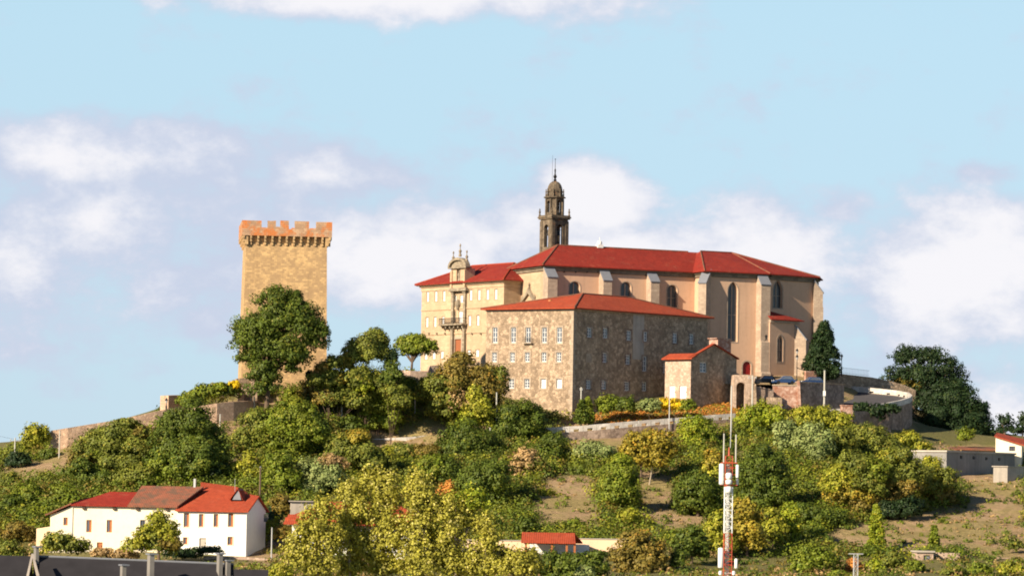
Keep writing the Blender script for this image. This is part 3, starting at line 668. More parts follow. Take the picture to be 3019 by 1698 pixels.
# ------------------------------------------------------------ the church
CA = 25
FN = fr_at(1606, 850, 628, CA); LN = FN.S(2048, 850)
ZE = zat(1606, 783, 628); WN = 13.2
ZB = zat(2150, 1106, 638) - .5
tp = 4.6                                    # how far the east block stands forward
FT = Fr(*FN.p(LN, -tp), R(CA)); LT = FT.S(2261, 850)
FA = Fr(*FT.p(LT, 0), R(37)); LA = FA.S(2397, 850)
def church():
    root = thing('church', 'large tan rendered church with grey capped buttresses, tall lancet windows and red tiled hip roof', 'church', FN.p(30, 6, ZB))
    w = MB(); nave = []; trs = []; aps = []
    cu = lambda x: 1500 + x/2.587; cv = lambda y: 440 + y/2.587; du = lambda x: 1900 + x/2.635; dv = lambda y: 700 + y/2.635
    def lan(F, u0, u1, v0, v1, sk):
        s0, _ = F.hit(u0, v1); s1, z0 = F.hit(u1, v1); _, z1 = F.hit((u0+u1)/2, v0); return arch_pts((s0+s1)/2, z0, abs(s1-s0), z1-z0, pointed=sk)
    nave.append(lan(FN, cu(458), cu(542), cv(1008), cv(1200), False)); nave.append(lan(FN, cu(852), cu(932), cv(1012), cv(1220), False)); nave.append(lan(FN, cu(1206), cu(1284), cv(1035), cv(1215), False))
    trs.append(lan(FT, du(643), du(722), dv(345), dv(812), True))
    door = lan(FT, du(762), du(827), dv(963), dv(1066), False)
    aps.append(lan(FA, du(998), du(1070), dv(335), dv(552), True))
    holed(w, FN, [(0, ZB), (LN, ZB), (LN, ZE), (0, ZE)], nave, depth=.7)
    holed(w, FT, [(0, ZB), (LT, ZB), (LT, ZE), (0, ZE)], trs + [door], depth=.7)
    holed(w, FA, [(0, ZB), (LA, ZB), (LA, ZE), (0, ZE)], aps, depth=.7)
    Fret = FT.left(tp); w.add([Fret.p(0, 0, ZB), Fret.p(tp, 0, ZB), Fret.p(tp, 0, ZE), Fret.p(0, 0, ZE)], [[0, 1, 2, 3]])
    # apse goes on round the back
    pA = FA.p(LA); F2 = Fr(*pA, R(78)); p2 = F2.p(7.0); F3 = Fr(*p2, R(125)); p3 = F3.p(7.5)
    pback0 = FN.p(LN + LT*.5, WN + 4.6); pn1 = FN.p(0, WN)
    for a, b in ((pA, p2), (p2, p3), (p3, pback0), (pback0, pn1)):
        w.add([(*a, ZB), (*b, ZB), (*b, ZE), (*a, ZE)], [[0, 1, 2, 3]])
    w.build('wall', M['tan'], root)
    # west wall in pale ashlar with gable ornament
    FWst = FN.left(WN); ww = MB(); ww.add([FWst.p(0, 0, ZB), FWst.p(WN, 0, ZB), FWst.p(WN, 0, ZE), FWst.p(0, 0, ZE)], [[0, 1, 2, 3]]); ww.fbox(FWst, -.003, WN+.02, -.04, .3, ZB, ZE-.01)
    ww.build('west_wall', M['mon'], root)
    g = MB(); eu = lambda x: 1220 + x/3.6225; ev = lambda y: 700 + y/3.6225
    a0, z0 = FWst.hit(eu(1165), ev(690)); a1, z1 = FWst.hit(eu(1245), ev(545)); a2, _ = FWst.hit(eu(1305), ev(670)); dz = FWst.hit(eu(1165), ev(690))[1]
    g.extr([FWst.p(a0-.3, -.04, z0), FWst.p(a0+.5, -.04, z0), FWst.p(a1, -.04, z1-.9), FWst.p(a1, -.04, z1+.1)], [FWst.p(a0-.3, -.5, z0), FWst.p(a0+.5, -.5, z0), FWst.p(a1, -.5, z1-.9), FWst.p(a1, -.5, z1+.1)])
    g.extr([FWst.p(a2+.3, -.04, z0), FWst.p(a2-.5, -.04, z0), FWst.p(a1+.01, -.04, z1-.9), FWst.p(a1+.01, -.04, z1+.1)], [FWst.p(a2+.3, -.5, z0), FWst.p(a2-.5, -.5, z0), FWst.p(a1+.01, -.5, z1-.9), FWst.p(a1+.01, -.5, z1+.1)])
    g.lathe(FWst.p(a1, -.27), [(.2, z1), (.1, z1+.4), (.2, z1+.7), (.03, z1+1.1)], 8)
    for ax in (a0+.1, a2-.1): g.lathe(FWst.p(ax, -.27), [(.22, z0-.8), (.22, z0+.1), (.1, z0+.3), (.17, z0+.6), (.02, z0+1.2)], 8)
    g.build('portal_gable', M['mon_trim'], root)
    for f_, h in [(FN, h) for h in nave] + [(FT, trs[0]), (FA, aps[0])]: add_window(root, f_, h, 'lancet', D=.3, sur=None)
    for f_, h in [(FN, h) for h in nave] + [(FT, trs[0]), (FA, aps[0])]:
        sb = MB(); ringed(sb, f_, scale_outline(h, .2), scale_outline(h, .003), -.03, .2); sb.build('window_surround', M['butt'], root)
    add_door(root, FT, door, M['reddoor'], sur=(.3, M['butt']))
    # small dark vents under the eaves
    for x, y in ((420, 935), (507, 937), (593, 938), (672, 938), (1040, 960)):
        a, z = FN.hit(cu(x), cv(y)); q = MB(); q.tube(FN.p(a, -.3, z), FN.p(a, -.005, z), .13, .13, 8); q.build('waterspout', M['iron'], root)
    # cornice
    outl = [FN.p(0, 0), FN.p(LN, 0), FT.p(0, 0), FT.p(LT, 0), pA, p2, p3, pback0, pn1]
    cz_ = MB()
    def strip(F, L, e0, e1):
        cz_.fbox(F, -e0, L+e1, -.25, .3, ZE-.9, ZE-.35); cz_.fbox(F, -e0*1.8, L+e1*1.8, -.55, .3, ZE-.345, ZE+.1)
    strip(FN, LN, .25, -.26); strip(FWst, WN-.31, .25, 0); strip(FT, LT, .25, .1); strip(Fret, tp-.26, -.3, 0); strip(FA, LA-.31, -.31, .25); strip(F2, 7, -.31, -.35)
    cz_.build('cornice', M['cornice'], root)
    # buttresses
    bm = MB(); cm = MB()
    def bt(F, uc, v_t, v_c, wid, p, z0=ZB, steps=(), D=0):
        s = F.S(uc, (v_t+v_c)/2, -p/2); zt_ = F.hit(uc, v_t)[1]; zc_ = F.hit(uc, v_c, -p)[1]
        return s, wid, p, z0, zc_, zt_, steps
    allb = []
    for F, a in ((FN, bt(FN, cu(318), cv(898), cv(975), 1.9, 2.0)), (FN, bt(FN, cu(738), cv(915), cv(1000), 1.7, 1.9)), (FN, bt(FN, cu(1100), cv(937), cv(1010), 1.7, 1.9)),
                 (FT, bt(FT, du(925), dv(280), dv(366), 1.9, 1.9, ZB, ((ZB+1.0, .25), (zat(2255, 1010, 640), .25))))):
        b1, c1 = MB(), MB(); buttress(b1, c1, F, *a[:6], steps=a[6]); o = b1.build('buttress', M['butt'], root); c1.build('coping', M['lead'], o)
    # diagonal buttress at the south-west corner of the east block
    Fd = Fr(*FT.p(.25, .3), R(CA-50)); zt_ = FT.hit(du(530), dv(262))[1]; zc_ = zat(du(440), dv(350), 634); b1, c1 = MB(), MB(); buttress(b1, c1, Fd, 0, 1.5, 2.3, ZB, zc_, zt_); o = b1.build('buttress', M['butt'], root); c1.build('coping', M['lead'], o)
    # far east buttress, seen in profile
    Fe = Fr(*FA.p(LA+.15, .2), R(37+62)); zt_ = zat(du(1312), dv(335), 647); zc_ = zat(du(1376), dv(428), 647); b1, c1 = MB(), MB(); buttress(b1, c1, Fe, 0, 1.8, 1.7, ZB, zc_, zt_, ((zat(2420, 905, 647), .1),)); o = b1.build('buttress', M['butt'], root); c1.build('coping', M['lead'], o)
    # roofs
    ze = ZE + .12; ov = .95; rz = zat(1643, 724, 637)
    a = FN.p(-ov, -ov, ze); b = FN.p(LN + 6, -ov, ze); c = FN.p(LN+6, WN+ov, ze); d = FN.p(-ov, WN+ov, ze)
    r0 = FN.p(5.6, WN/2, rz); r1 = FN.p(LN + LT + .5, WN/2, rz); rf = MB()
    rf.slab([a, b, FN.p(LN+6, WN/2, rz), r0]); rf.slab([a, r0, d]); rf.slab([d, r0, FN.p(LN+6, WN/2, rz), c])
    ro = rf.build('nave_roof', M['tile'], root); hp = MB()
    for x, y in ((r0, FN.p(LN+2, WN/2, rz)), (a, r0), (d, r0)): hp.tube(x + Vector((0, 0, .04)), y + Vector((0, 0, .04)), .15, .15, 6)
    hp.build('ridge_tiles', M['tile_old'], ro)
    t0 = FT.p(-ov, -ov, ze); t1 = FT.p(LT + .15, -ov, ze); pk = FN.p(LN+4.0, WN/2-1.2, zat(2135, 737, 643)); a1 = FA.p(LA+1.0, -ov+.1, ze); e0 = F2.p(7.3, -ov, ze); e1 = F3.p(7.9, -ov, ze)
    bk = FN.p(LN + LT*.4, WN + 5.2, ze); bk0 = FN.p(LN-ov, WN+5.2, ze); rt = FN.p(LN + LT - 1.0, WN/2+.5, zat(2268, 743, 648)); tw = FN.p(LN-ov, WN/2, ze)
    lf = FN.p(LN-ov, 0, ze)
    rf = MB(); rf.slab([t0, t1, pk]); rf.slab([t1, rt, pk]); rf.slab([t1, a1, rt]); rf.slab([a1, e0, rt]); rf.slab([e0, e1, rt]); rf.slab([e1, bk, rt]); rf.slab([bk, bk0, pk, rt]) ; rf.slab([t0, pk, lf]); rf.slab([lf, pk, bk0])
    ro = rf.build('east_roof', M['tile'], root); hp = MB()
    for x, y in ((t0, pk), (pk, rt), (t1, rt), (rt, a1)): hp.tube(x + Vector((0, 0, .04)), y + Vector((0, 0, .04)), .14, .14, 6)
    hp.build('ridge_tiles', M['tile_old'], ro)
    # white ridge aerial
    q = MB(); Pq = FN.p(FN.S(1768, 722, WN/2), WN/2); zq = rz; q.fbox(Fr(*Pq, R(CA)), -.55, .55, -.4, .4, zq-.1, zq+.55); q.lathe(Pq, [(.45, zq+.55), (.45, zq+1.0), (.3, zq+1.15)], 10)
    q.tube((*Pq, zq+1.1), (*Pq, zq+1.9), .06, .05, 6); q.build('ridge_vent', M['frame'], root)
    # wall lantern on the big buttress
    q = MB(); Pl = at(2259, 992, 636.5); q.fbox(Fr(Pl.x, Pl.y, R(CA)), -.06, .06, 0, .9, Pl.z-.75, Pl.z-.65); q.lathe((Pl.x, Pl.y), [(.12, Pl.z-.6), (.22, Pl.z), (.28, Pl.z+.05), (.03, Pl.z+.35)], 6); q.build('wall_lantern', M['iron'], root)
    return root, pA
CH, PA_ = church()
def side_chapel():
    Fc = Fr(*FA.p(.75, -2.0), R(38)); u0, u1 = 2270, 2352
    Fc = Fr(*Fc.p(Fc.S(u0, 950)), R(38)); L = Fc.S(u1, 950) ; Wd = 6.0; zt = Fc.hit(u0, 942)[1]; zb = ZB
    root = thing('side_chapel', 'low tan chapel with lean-to red roof against the east end of the church', 'chapel', Fc.p(L/2, 2, zb))
    a, z1 = Fc.hit(2301, 989); _, z0 = Fc.hit(2301, 1066); h = arch_pts(a, z0, 1.3, z1-z0, True); m = MB(); holed(m, Fc, [(0, zb), (L, zb), (L, zt), (0, zt)], [h], depth=.5)
    m.add([Fc.p(0, 0, zb), Fc.p(0, Wd, zb), Fc.p(0, Wd, zt), Fc.p(0, 0, zt)], [[0, 1, 2, 3]]); Fr2 = Fc.right(L); m.add([Fr2.p(0, 0, zb), Fr2.p(Wd+2, 0, zb), Fr2.p(Wd+2, 0, zt), Fr2.p(0, 0, zt)], [[0, 1, 2, 3]]); m.build('wall', M['tan'], root)
    add_window(root, Fc, h, 'lancet', D=.15); sb = MB(); ringed(sb, Fc, scale_outline(h, .3), scale_outline(h, .003), -.03, .1); sb.build('window_surround', M['butt'], root)
    c = MB(); c.fbox(Fc, -.05, L+.3, -.3, .3, zt-.5, zt-.02); c.build('cornice', M['butt'], root)
    rf = MB(); zr = Fc.hit(2268, 912, 2)[1]; A = Fc.p(-.2, -.7, zt+.1); B = Fc.p(L+1.0, -.7, zt+.1); C = Fc.p(L+1.0, 3.2, zt+.3); D_ = Fc.p(-.2, 2.4, zr+.1); rf.slab([A, B, D_]); rf.slab([B, C, D_]); rf.build('roof', M['tile'], root)
    Fe = Fr(*Fc.p(L-.2, .4), R(38+38)); b1, c1 = MB(), MB(); buttress(b1, c1, Fe, 0, 1.4, 2.1, zb, zat(2374, 1000, 641), zat(2348, 958, 641), ((zat(2374, 1095, 641), .25),)); o = b1.build('buttress', M['butt'], root); c1.build('coping', M['lead'], o)
side_chapel()
# ------------------------------------------------------------ bell tower
def bell_tower():
    Y = 646; F0 = fr_at(1627, 690, Y, 35); wd = 3.75; u = lambda x: 1550 + x/4.529; v_ = lambda y: 440 + y/4.529
    z = lambda y: zat(1630, v_(y), Y+2)
    Wx = F0.S(u(563), 690); wl_ = Wx; F = F0; FL = F.left(Wx); zb = z(1500) - 6; z1 = z(940); root = thing('bell_tower', 'dark granite baroque belfry with open arches and a small dome behind the church roof', 'bell tower', F.p(Wx/2, Wx/2, zb))
    # lower stage with an arch on every side
    m = MB(); aw = 1.05
    for f_ in (F, FL, F.right(Wx), F.back(Wx, Wx)):
        zb_a = z(1290) - .3; h = arch_pts(Wx/2, zb_a, 1.25, z(1010) - zb_a); holed(m, f_, [(0, zb), (Wx, zb), (Wx, z1), (0, z1)], [h], depth=.55)
        for a in (0.0, Wx-.62): m.fbox(f_, a - (.04 if a == 0 else -.0), a+.62, -.14, -.003, zb, z1-.3)
    m.prism([F.p(.6, .6), F.p(Wx-.6, .6), F.p(Wx-.6, Wx-.6), F.p(.6, Wx-.6)], zb, z(1290)-.6); m.prism([F.p(.1, .1), F.p(Wx-.1, .1), F.p(Wx-.1, Wx-.1), F.p(.1, Wx-.1)], z1-.2, z1-.01)
    m.build('lower_stage', M['belfry'], root)
    b = MB(); pl = [F.p(0, 0), F.p(Wx, 0), F.p(Wx, Wx), F.p(0, Wx)]
    b.prism(offset_poly(pl, .28), z1, z1+.25); b.prism(offset_poly(pl, .42), z1+.25, z1+.5); b.prism(offset_poly(pl, .3), z1+.5, z1+.75); b.build('cornice', M['belfry'], root)
    for k in range(4):
        c_ = offset_poly(pl, .12)[k]; q = MB(); z0 = z1+.5; q.lathe(c_, [(.2, z0), (.2, z0+.45), (.1, z0+.55), (.21, z0+.9), (.09, z0+1.2), (.14, z0+1.35), (.02, z0+1.6)], 8); q.build('pinnacle', M['belfry'], root)
    # upper stage: square with cut corners
    o = .42; zu0 = z1+.75; zu1 = z(665); m = MB(); U = Wx - 2*o; ch = .75
    cpl = [(o+ch, o), (Wx-o-ch, o), (Wx-o, o+ch), (Wx-o, Wx-o-ch), (Wx-o-ch, Wx-o), (o+ch, Wx-o), (o, Wx-o-ch), (o, o+ch)]; cp = [F.p(*q) for q in cpl]
    for i in range(8):
        p, q = cp[i], cp[(i+1) % 8]; f_ = fr_pts(p, q); ln = math.dist(p, q)
        if i % 2 == 0:
            h = arch_pts(ln/2, zu0+.55, .92, (zu1-zu0)*.72); holed(m, f_, [(0, zu0), (ln, zu0), (ln, zu1), (0, zu1)], [h], depth=.4)
        else: m.add([f_.p(0, 0, zu0), f_.p(ln, 0, zu0), f_.p(ln, 0, zu1), f_.p(0, 0, zu1)], [[0, 1, 2, 3]])
        m.fbox(f_, -.14, .14, -.2, .1, zu0, zu1)
    m.prism(offset_poly(cp, -.2), zu1-.3, zu1-.01); m.prism(offset_poly(cp, -.45), zu0, zu0+.5); m.build('upper_stage', M['belfry'], root)
    b = MB(); b.prism(offset_poly(cp, .2), zu1, zu1+.2); b.prism(offset_poly(cp, .5), zu1+.2, zu1+.38); b.build('cornice', M['belfry'], root)
    cc = F.p(Wx/2, Wx/2); zd = z(570); rr = U/2 + .02; zdt = z(425); dm = MB()
    prof = [(rr, zu1+.38), (rr, zd), (rr+.1, zd+.02), (rr+.1, zd+.12)] + [(rr*math.cos(a)**.85 if a < 1.5 else .12, zd + .12 + (zdt - zd - .12)*math.sin(a)) for a in [i*math.pi/2/9 for i in range(9)]] + [(.22, zdt)]
    dm.lathe(cc, prof, 16, R(35+22.5)); dm.build('dome', M['belfry'], root)
    for k in range(8):
        a = R(35 + 45*k); c_ = (cc[0] + (rr+.22)*math.cos(a), cc[1] + (rr+.22)*math.sin(a)); q = MB(); z0 = zu1+.36; q.lathe(c_, [(.14, z0), (.14, z0+.6), (.07, z0+.7), (.16, z0+1.0), (.06, z0+1.2), (.11, z0+1.35), (.02, z0+1.55)], 6); q.build('urn', M['belfry'], root)
    q = MB(); q.lathe(cc, [(.26, zdt-.05), (.3, zdt+.25), (.14, zdt+.45), (.32, zdt+.75), (.34, zdt+.95), (.12, zdt+1.15), (.24, z(350)), (.1, z(320)), (.16, z(275)), (.05, z(255)), (.035, z(120))], 8)
    q.lathe(cc, [(.02, z(140)), (.13, z(132)), (.02, z(124))], 6); q.build('finial', M['iron'], root)
    q = MB(); p = F.p(Wx/2-.85, Wx/2-.3); q.tube((*p, zd+1.2), (*p, z(85)), .035, .02, 6); q.build('lightning_rod', M['iron'], root)
    for f_, zz, sc in ((F, z(1130), .42), (FL, z(1130), .42), (F, zu0+1.35, .3)):   # bells hanging in the arches
        q = MB(); off = .5 if zz < z1 else .55+o; c_ = f_.p(Wx/2, off); q.lathe(c_, [(sc, zz-.35), (sc*.85, zz-.2), (sc*.6, zz+.2), (sc*.45, zz+.5), (.05, zz+.6)], 10); q.tube(f_.p(Wx/2-.5, off, zz+.66), f_.p(Wx/2+.5, off, zz+.66), .07, .07, 6); q.build('bell', M['iron'], root)
bell_tower()
# ------------------------------------------------------------ stone residence in front
pC = at(1690, 1000, 600); pL = at(1433, 1000, 608.5)
def residence():
    FRt = Fr(pC.x, pC.y, R(45)); LR = FRt.S(2086, 960); pR = FRt.p(LR)
    FLt = fr_pts((pL.x, pL.y), (pC.x, pC.y)); LL = math.dist((pL.x, pL.y), (pC.x, pC.y))
    zt = zat(1690, 908, 600); zb = zat(1690, 1255, 600) - 4
    pB = (pL.x + (pR[0]-pC.x) - 2, pL.y + (pR[1]-pC.y) - 3)
    pl = [(pL.x, pL.y), (pC.x, pC.y), pR, pB]
    root = thing('stone_residence', 'tall brown rubble-stone block with rows of white windows and a low red hip roof', 'stone building', ((pC.x), (pC.y), zb))
    u = lambda x: 1200 + x/2.635; v_ = lambda y: 700 + y/2.635
    lh = []; ls = []; rh = []; rs = []
    def win(F, H, S_, uc, v0, v1, w, st):
        a, z1 = F.hit(uc, v0); _, z0 = F.hit(uc, v1); h = rect_pts(a, z0, w, z1-z0); H.append(h); S_.append((h, st))
    for x in (685, 828, 942, 1068, 1185): win(FLt, lh, ls, u(x), v_(698), v_(818), 1.0, 'plainw')
    for x in (680, 820, 935, 1065, 1180): win(FLt, lh, ls, u(x), v_(892), v_(965), .95, 'plainw')
    for x, st in ((812, 'plain'), (932, 'plain'), (1060, 'blind'), (1182, 'blind')): win(FLt, lh, ls, u(x), v_(1098), v_(1170), 1.05, st)
    a, z1 = FLt.hit(1633, 1213); _, z0 = FLt.hit(1633, 1252); ld = rect_pts(a, z0-.3, 1.15, z1-z0+.3)
    for x, y in ((1738, 980), (1785, 982), (1854, 989), (1902, 992), (1990, 997), (2039, 1000)): win(FRt, rh, rs, x, y-15, y+14, 1.15, 'plain')
    for x, y in ((1783, 1054), (1851, 1060), (1960, 1085)): win(FRt, rh, rs, x, y-14, y+14, 1.1, 'plain')
    for x, y, e in ((1900, 1072, 22), ): win(FRt, rh, rs, x, y-e, y+e, 1.1, 'plain')
    for x, y in ((1735, 1133), (1780, 1134), (1848, 1138), (1899, 1139)): win(FRt, rh, rs, x, y-13, y+13, 1.15, 'plain')
    w = MB(); holed(w, FLt, [(0, zb), (LL, zb), (LL, zt), (0, zt)], lh + [ld]); holed(w, FRt, [(0, zb), (LR, zb), (LR, zt), (0, zt)], rh)
    for p, q in ((pR, pB), (pB, pl[0])): w.add([(*p, zb), (*q, zb), (*q, zt), (*p, zt)], [[0, 1, 2, 3]])
    w.build('wall', M['rubble'], root)
    for h, st in ls: add_window(root, FLt, h, 'plain' if st == 'plainw' else st, sur=(.28, M['quoin']))
    for h, st in rs: add_window(root, FRt, h, 'plain', sur=(.25, M['rubble_grey']))
    add_door(root, FLt, ld, M['frame'])
    q = MB(); n = int((zt-zb)/.85)
    for i in range(n):      # quoins up the corner
        z0 = zb + i*.85; l1 = .75 if i % 2 else .45; q.fbox(FLt, LL-l1, LL+.03, -.035, .2, z0, z0+.84); q.fbox(FRt, -.03, 1.2-l1, -.035, .2, z0+.002, z0+.838)
    q.build('quoins', M['quoin'], root)
    pa = MB(); s0, _ = FRt.hit(1866, 980); s1, _ = FRt.hit(1899, 980); pa.fbox(FRt, s0, s1, -.03, .1, FRt.hit(1882, 1060)[1], zt-.2); pa.build('plaster_patch', M['conc'], root)
    pa = MB(); s0, _ = FRt.hit(1728, 1052); s1, _ = FRt.hit(1744, 1052); pa.fbox(FRt, s0, s1, -.03, .1, FRt.hit(1735, 1068)[1], FRt.hit(1735, 1042)[1]); pa.build('blocked_window', M['quoin'], root)
    # iron balcony rail under the middle window
    a, z0 = FLt.hit(u(942), v_(818)); b = MB(); b.fbox(FLt, a-.9, a+.9, -.55, -.003, z0-.15, z0)
    bo = b.build('balcony', M['quoin'], root); b = MB(); b.fbox(FLt, a-.88, a+.88, -.53, -.49, z0+.95, z0+1.0)
    for k in range(13): b.fbox(FLt, a-.88+k*.143, a-.85+k*.143, -.53, -.5, z0+.003, z0+.95)
    b.build('railing', M['iron'], bo)
    e = offset_poly(pl, .65); ze = zt+.05; A, B, C, D_ = [Vector((*q, ze)) for q in e]; rz = zat(1718, 866, 609)
    r0 = at(1718, 866, 609); r0.z = rz; r1 = at(1850, 869, 617); r1.z = rz
    rf = MB(); rf.slab([A, B, r0], .2); rf.slab([B, C, r1, r0], .2); rf.slab([C, D_, r1], .2); rf.slab([D_, A, r0, r1], .2); ro = rf.build('roof', M['tile2'], root)
    hp = MB()
    for x, y in ((A, r0), (B, r0), (r0, r1), (r1, C)): hp.tube(x + Vector((0, 0, .03)), y + Vector((0, 0, .03)), .14, .14, 6)
    hp.build('ridge_tiles', M['tile_old'], ro)
    c = MB(); c.fbox(FLt, -.1, LL+.1, -.2, .2, zt-.35, zt-.02); c.fbox(FRt, .2, LR, -.2, .2, zt-.35, zt-.021); c.build('cornice', M['quoin'], root)
    q = MB(); P = at(1622, 889, 607); q.lathe((P.x, P.y), [(.35, P.z-.9), (.3, P.z-.1), (.42, P.z), (.3, P.z+.3), (.05, P.z+.35)], 8); q.build('chimney_pot', M['shutter'], root)
    return FRt, LR, zt, zb
FR_, LR_, ZR_, ZRB = residence()
# ------------------------------------------------------------ small stone house with two white doors
def annex():
    u = lambda x: 1900 + x/2.635; v_ = lambda y: 700 + y/2.635
    pc = at(u(360), 1100, 604.5); Fg = Fr(pc.x, pc.y, R(45)); LG = Fg.S(u(715), 1100); Fs = Fr(pc.x, pc.y, R(-42)); s0 = Fs.S(u(160), 1100); Fs = Fr(*Fs.p(s0), R(-42)); LS = -s0
    zb = zat(u(360), 1210, 604.5) - 1.5; zt = zat(u(360), v_(928), 604.5); zp = Fg.hit(u(535), v_(832))[1]; sp = Fg.S(u(535), 1030); zr = Fg.hit(u(715), v_(935))[1]
    root = thing('stone_house', 'small stone house with two white doors on its sunlit face and red roof edge', 'house', (pc.x, pc.y, zb))
    dl = []; 
    for a0, a1 in ((193, 237), (272, 325)):
        s0, z1 = Fs.hit(u(a0), v_(1150)); s1, z0 = Fs.hit(u(a1), v_(1250)); dl.append(rect_pts((s0+s1)/2, z0, s1-s0, z1-z0))
    s0, z1 = Fg.hit(u(430), v_(968)); s1, z0 = Fg.hit(u(482), v_(1048)); wh = rect_pts((s0+s1)/2, z0, s1-s0, z1-z0)
    w = MB(); holed(w, Fs, [(0, zb), (LS, zb), (LS, zt), (0, zt)], dl); w.build('wall', M['rubble_light'], root)
    w = MB(); holed(w, Fg, [(0, zb), (LG, zb), (LG, zr), (sp, zp), (0, zt)], [wh]); a = Fg.p(LG); b = (a[0]-5, a[1]+5); w.add([(*a, zb), (*b, zb), (*b, zr), (*a, zr)], [[0, 1, 2, 3]]); p0 = Fs.p(0); b0 = (p0[0]+3, p0[1]+3.3)
    w.add([(*b0, zb), (*p0, zb), (*p0, zt), (*b0, zt)], [[0, 1, 2, 3]]); w.build('gable_wall', M['rubble'], root)
    for h in dl: add_door(root, Fs, h, M['frame'])
    add_window(root, Fg, wh, 'plain', sur=(.15, M['quoin']))
    Bk = Vector((Fs.p(0)[0]-pc.x, Fs.p(0)[1]-pc.y, 0)); e1 = Fg.p(-.5, 0); ov = Bk.normalized()*-.35
    A = Vector((*Fg.p(-.4, 0), zt-.1)) + ov; B = Vector((*Fg.p(sp, 0), zp+.2)) + ov; C = B + Bk*1.05 - ov; D_ = A + Bk*1.05 - ov; E = Vector((*Fg.p(LG+.3, 0), zr-.05)) + ov; G = E + Bk*1.05 - ov
    Bn = Bk.normalized()*.75; up = Vector((0, 0, 1)); gd = (B-A); rf = MB(); rf.slab([A, B, B+Bn, A+Bn], .22); rf.slab([B, E, E+Bn, B+Bn], .22); rf.slab([A - gd*.04 + ov, A + gd*.30, D_ + gd*.30, D_ - gd*.04], .22); rf.build('roof', M['tile2'], root)
    P = Fg.p(Fg.S(u(640), 1010), 1.2); q = MB(); q.prism([Fg.p(Fg.S(u(590), 1010), .6), Fg.p(Fg.S(u(693), 1010), .6), Fg.p(Fg.S(u(693), 1010), 2.6), Fg.p(Fg.S(u(590), 1010), 2.6)], zr-1, Fg.hit(u(640), v_(792), .6)[1])
    q.prism([Fg.p(Fg.S(u(580), 1010), .5), Fg.p(Fg.S(u(700), 1010), .5), Fg.p(Fg.S(u(700), 1010), 2.7), Fg.p(Fg.S(u(580), 1010), 2.7)], Fg.hit(u(640), v_(792), .6)[1], Fg.hit(u(640), v_(785), .6)[1]); q.build('chimney', M['brickplaster'], root)
annex()
# ------------------------------------------------------------ walls that follow a line of points (top given by pixels, depth Y)
def wall_line(name, label, cat, pts, thick, mat, down=3.0, group=None, cap=None, kind=None):
    """pts: (u, v_top, Y)"""
    P = [at(u, v, Y) for u, v, Y in pts]; m = MB(); n = len(P); nor = []
    for i in range(n):
        a = P[max(i-1, 0)]; b = P[min(i+1, n-1)]; t = Vector((b.x-a.x, b.y-a.y)).normalized(); nor.append(Vector((-t.y, t.x)))
    for i in range(n-1):
        c = []
        for j in (i, i+1):
            p = P[j]; q = nor[j]*thick; c.append((p, q))
        (p, a), (q, b) = c
        dn = down if isinstance(down, (int, float)) else down[i]
        m.hexa([(p.x, p.y, p.z-dn), (q.x, q.y, q.z-dn), (q.x+b.x, q.y+b.y, q.z-dn), (p.x+a.x, p.y+a.y, p.z-dn)], [(p.x, p.y, p.z), (q.x, q.y, q.z), (q.x+b.x, q.y+b.y, q.z), (p.x+a.x, p.y+a.y, p.z)])
    mid = P[n//2]; root = thing(name, label, cat, (mid.x, mid.y, mid.z-2), group)
    m.build('masonry', mat, root)
    if cap:
        m = MB()
        for i in range(n-1):
            p, q, a, b = P[i], P[i+1], nor[i], nor[i+1]; t = (thick+.1)
            m.hexa([(p.x-a.x*.1, p.y-a.y*.1, p.z+.003), (q.x-b.x*.1, q.y-b.y*.1, q.z+.003), (q.x+b.x*t, q.y+b.y*t, q.z+.003), (p.x+a.x*t, p.y+a.y*t, p.z+.003)],
                   [(p.x-a.x*.1, p.y-a.y*.1, p.z+.2), (q.x-b.x*.1, q.y-b.y*.1, q.z+.2), (q.x+b.x*t, q.y+b.y*t, q.z+.2), (p.x+a.x*t, p.y+a.y*t, p.z+.2)])
        m.build('coping', cap, root)
    return root, P
# left terrace wall along the crest
wall_line('terrace_wall', 'long dry pinkish stone wall along the left crest of the hill', 'wall',
          [(150, 1269, 572), (200, 1261, 572), (255, 1252, 573), (330, 1240, 574), (400, 1226, 574), (460, 1213, 575), (500, 1205, 576), (545, 1200, 577)], 1.0, M['drystone'], 3.4)
wall_line('bastion_wall', 'curved stone terrace wall below the shrubs left of the keep', 'wall',
          [(548, 1204, 577), (590, 1196, 575), (640, 1189, 575), (690, 1184, 577), (733, 1182, 581), (760, 1181, 588)], 1.0, M['drystone'], 3.2)
wall_line('wall_stub', 'square stone wall end beside the small lamp on the left crest', 'wall', [(497, 1166, 584), (532, 1164, 586)], 2.0, M['drystone'], 3.0)
wall_line('garden_wall', 'dark stone wall at the foot of the keep, left side', 'wall', [(628, 1128, 590), (700, 1130, 592)], .8, M['rubble_grey'], 3.5)
wall_line('ruined_wall', 'dark broken stone wall beside the small gateway under the keep', 'wall', [(697, 1116, 589), (740, 1112, 590), (745, 1140, 588)], .8, M['rubble'], 4)
# small ruined gateway below the keep
def gateway():
    F = fr_at(702, 1180, 584, 8); zb = zat(702, 1195, 584)-1; root = thing('stone_gateway', 'small stone doorway tower below the keep at the end of the bastion wall', 'gateway', F.p(1.2, 1, zb)); w = F.S(745, 1160); zt = zat(702, 1143, 584)
    h = arch_pts(w*.62, zb+1.2, .95, 2.6); m = MB(); holed(m, F, [(0, zb), (w, zb), (w, zt-.5), (w*.6, zt+.2), (0, zt)], [h], depth=1); m.fbox(F, .01, w*.2, .01, 1.6, zb, zt-.4); m.fbox(F, w*.85, w-.01, .01, 1.6, zb, zt-.7); m.fbox(F, .01, w-.01, 1.6, 1.9, zb, zt-.5); m.build('masonry', M['rubble_light'], root)
gateway()
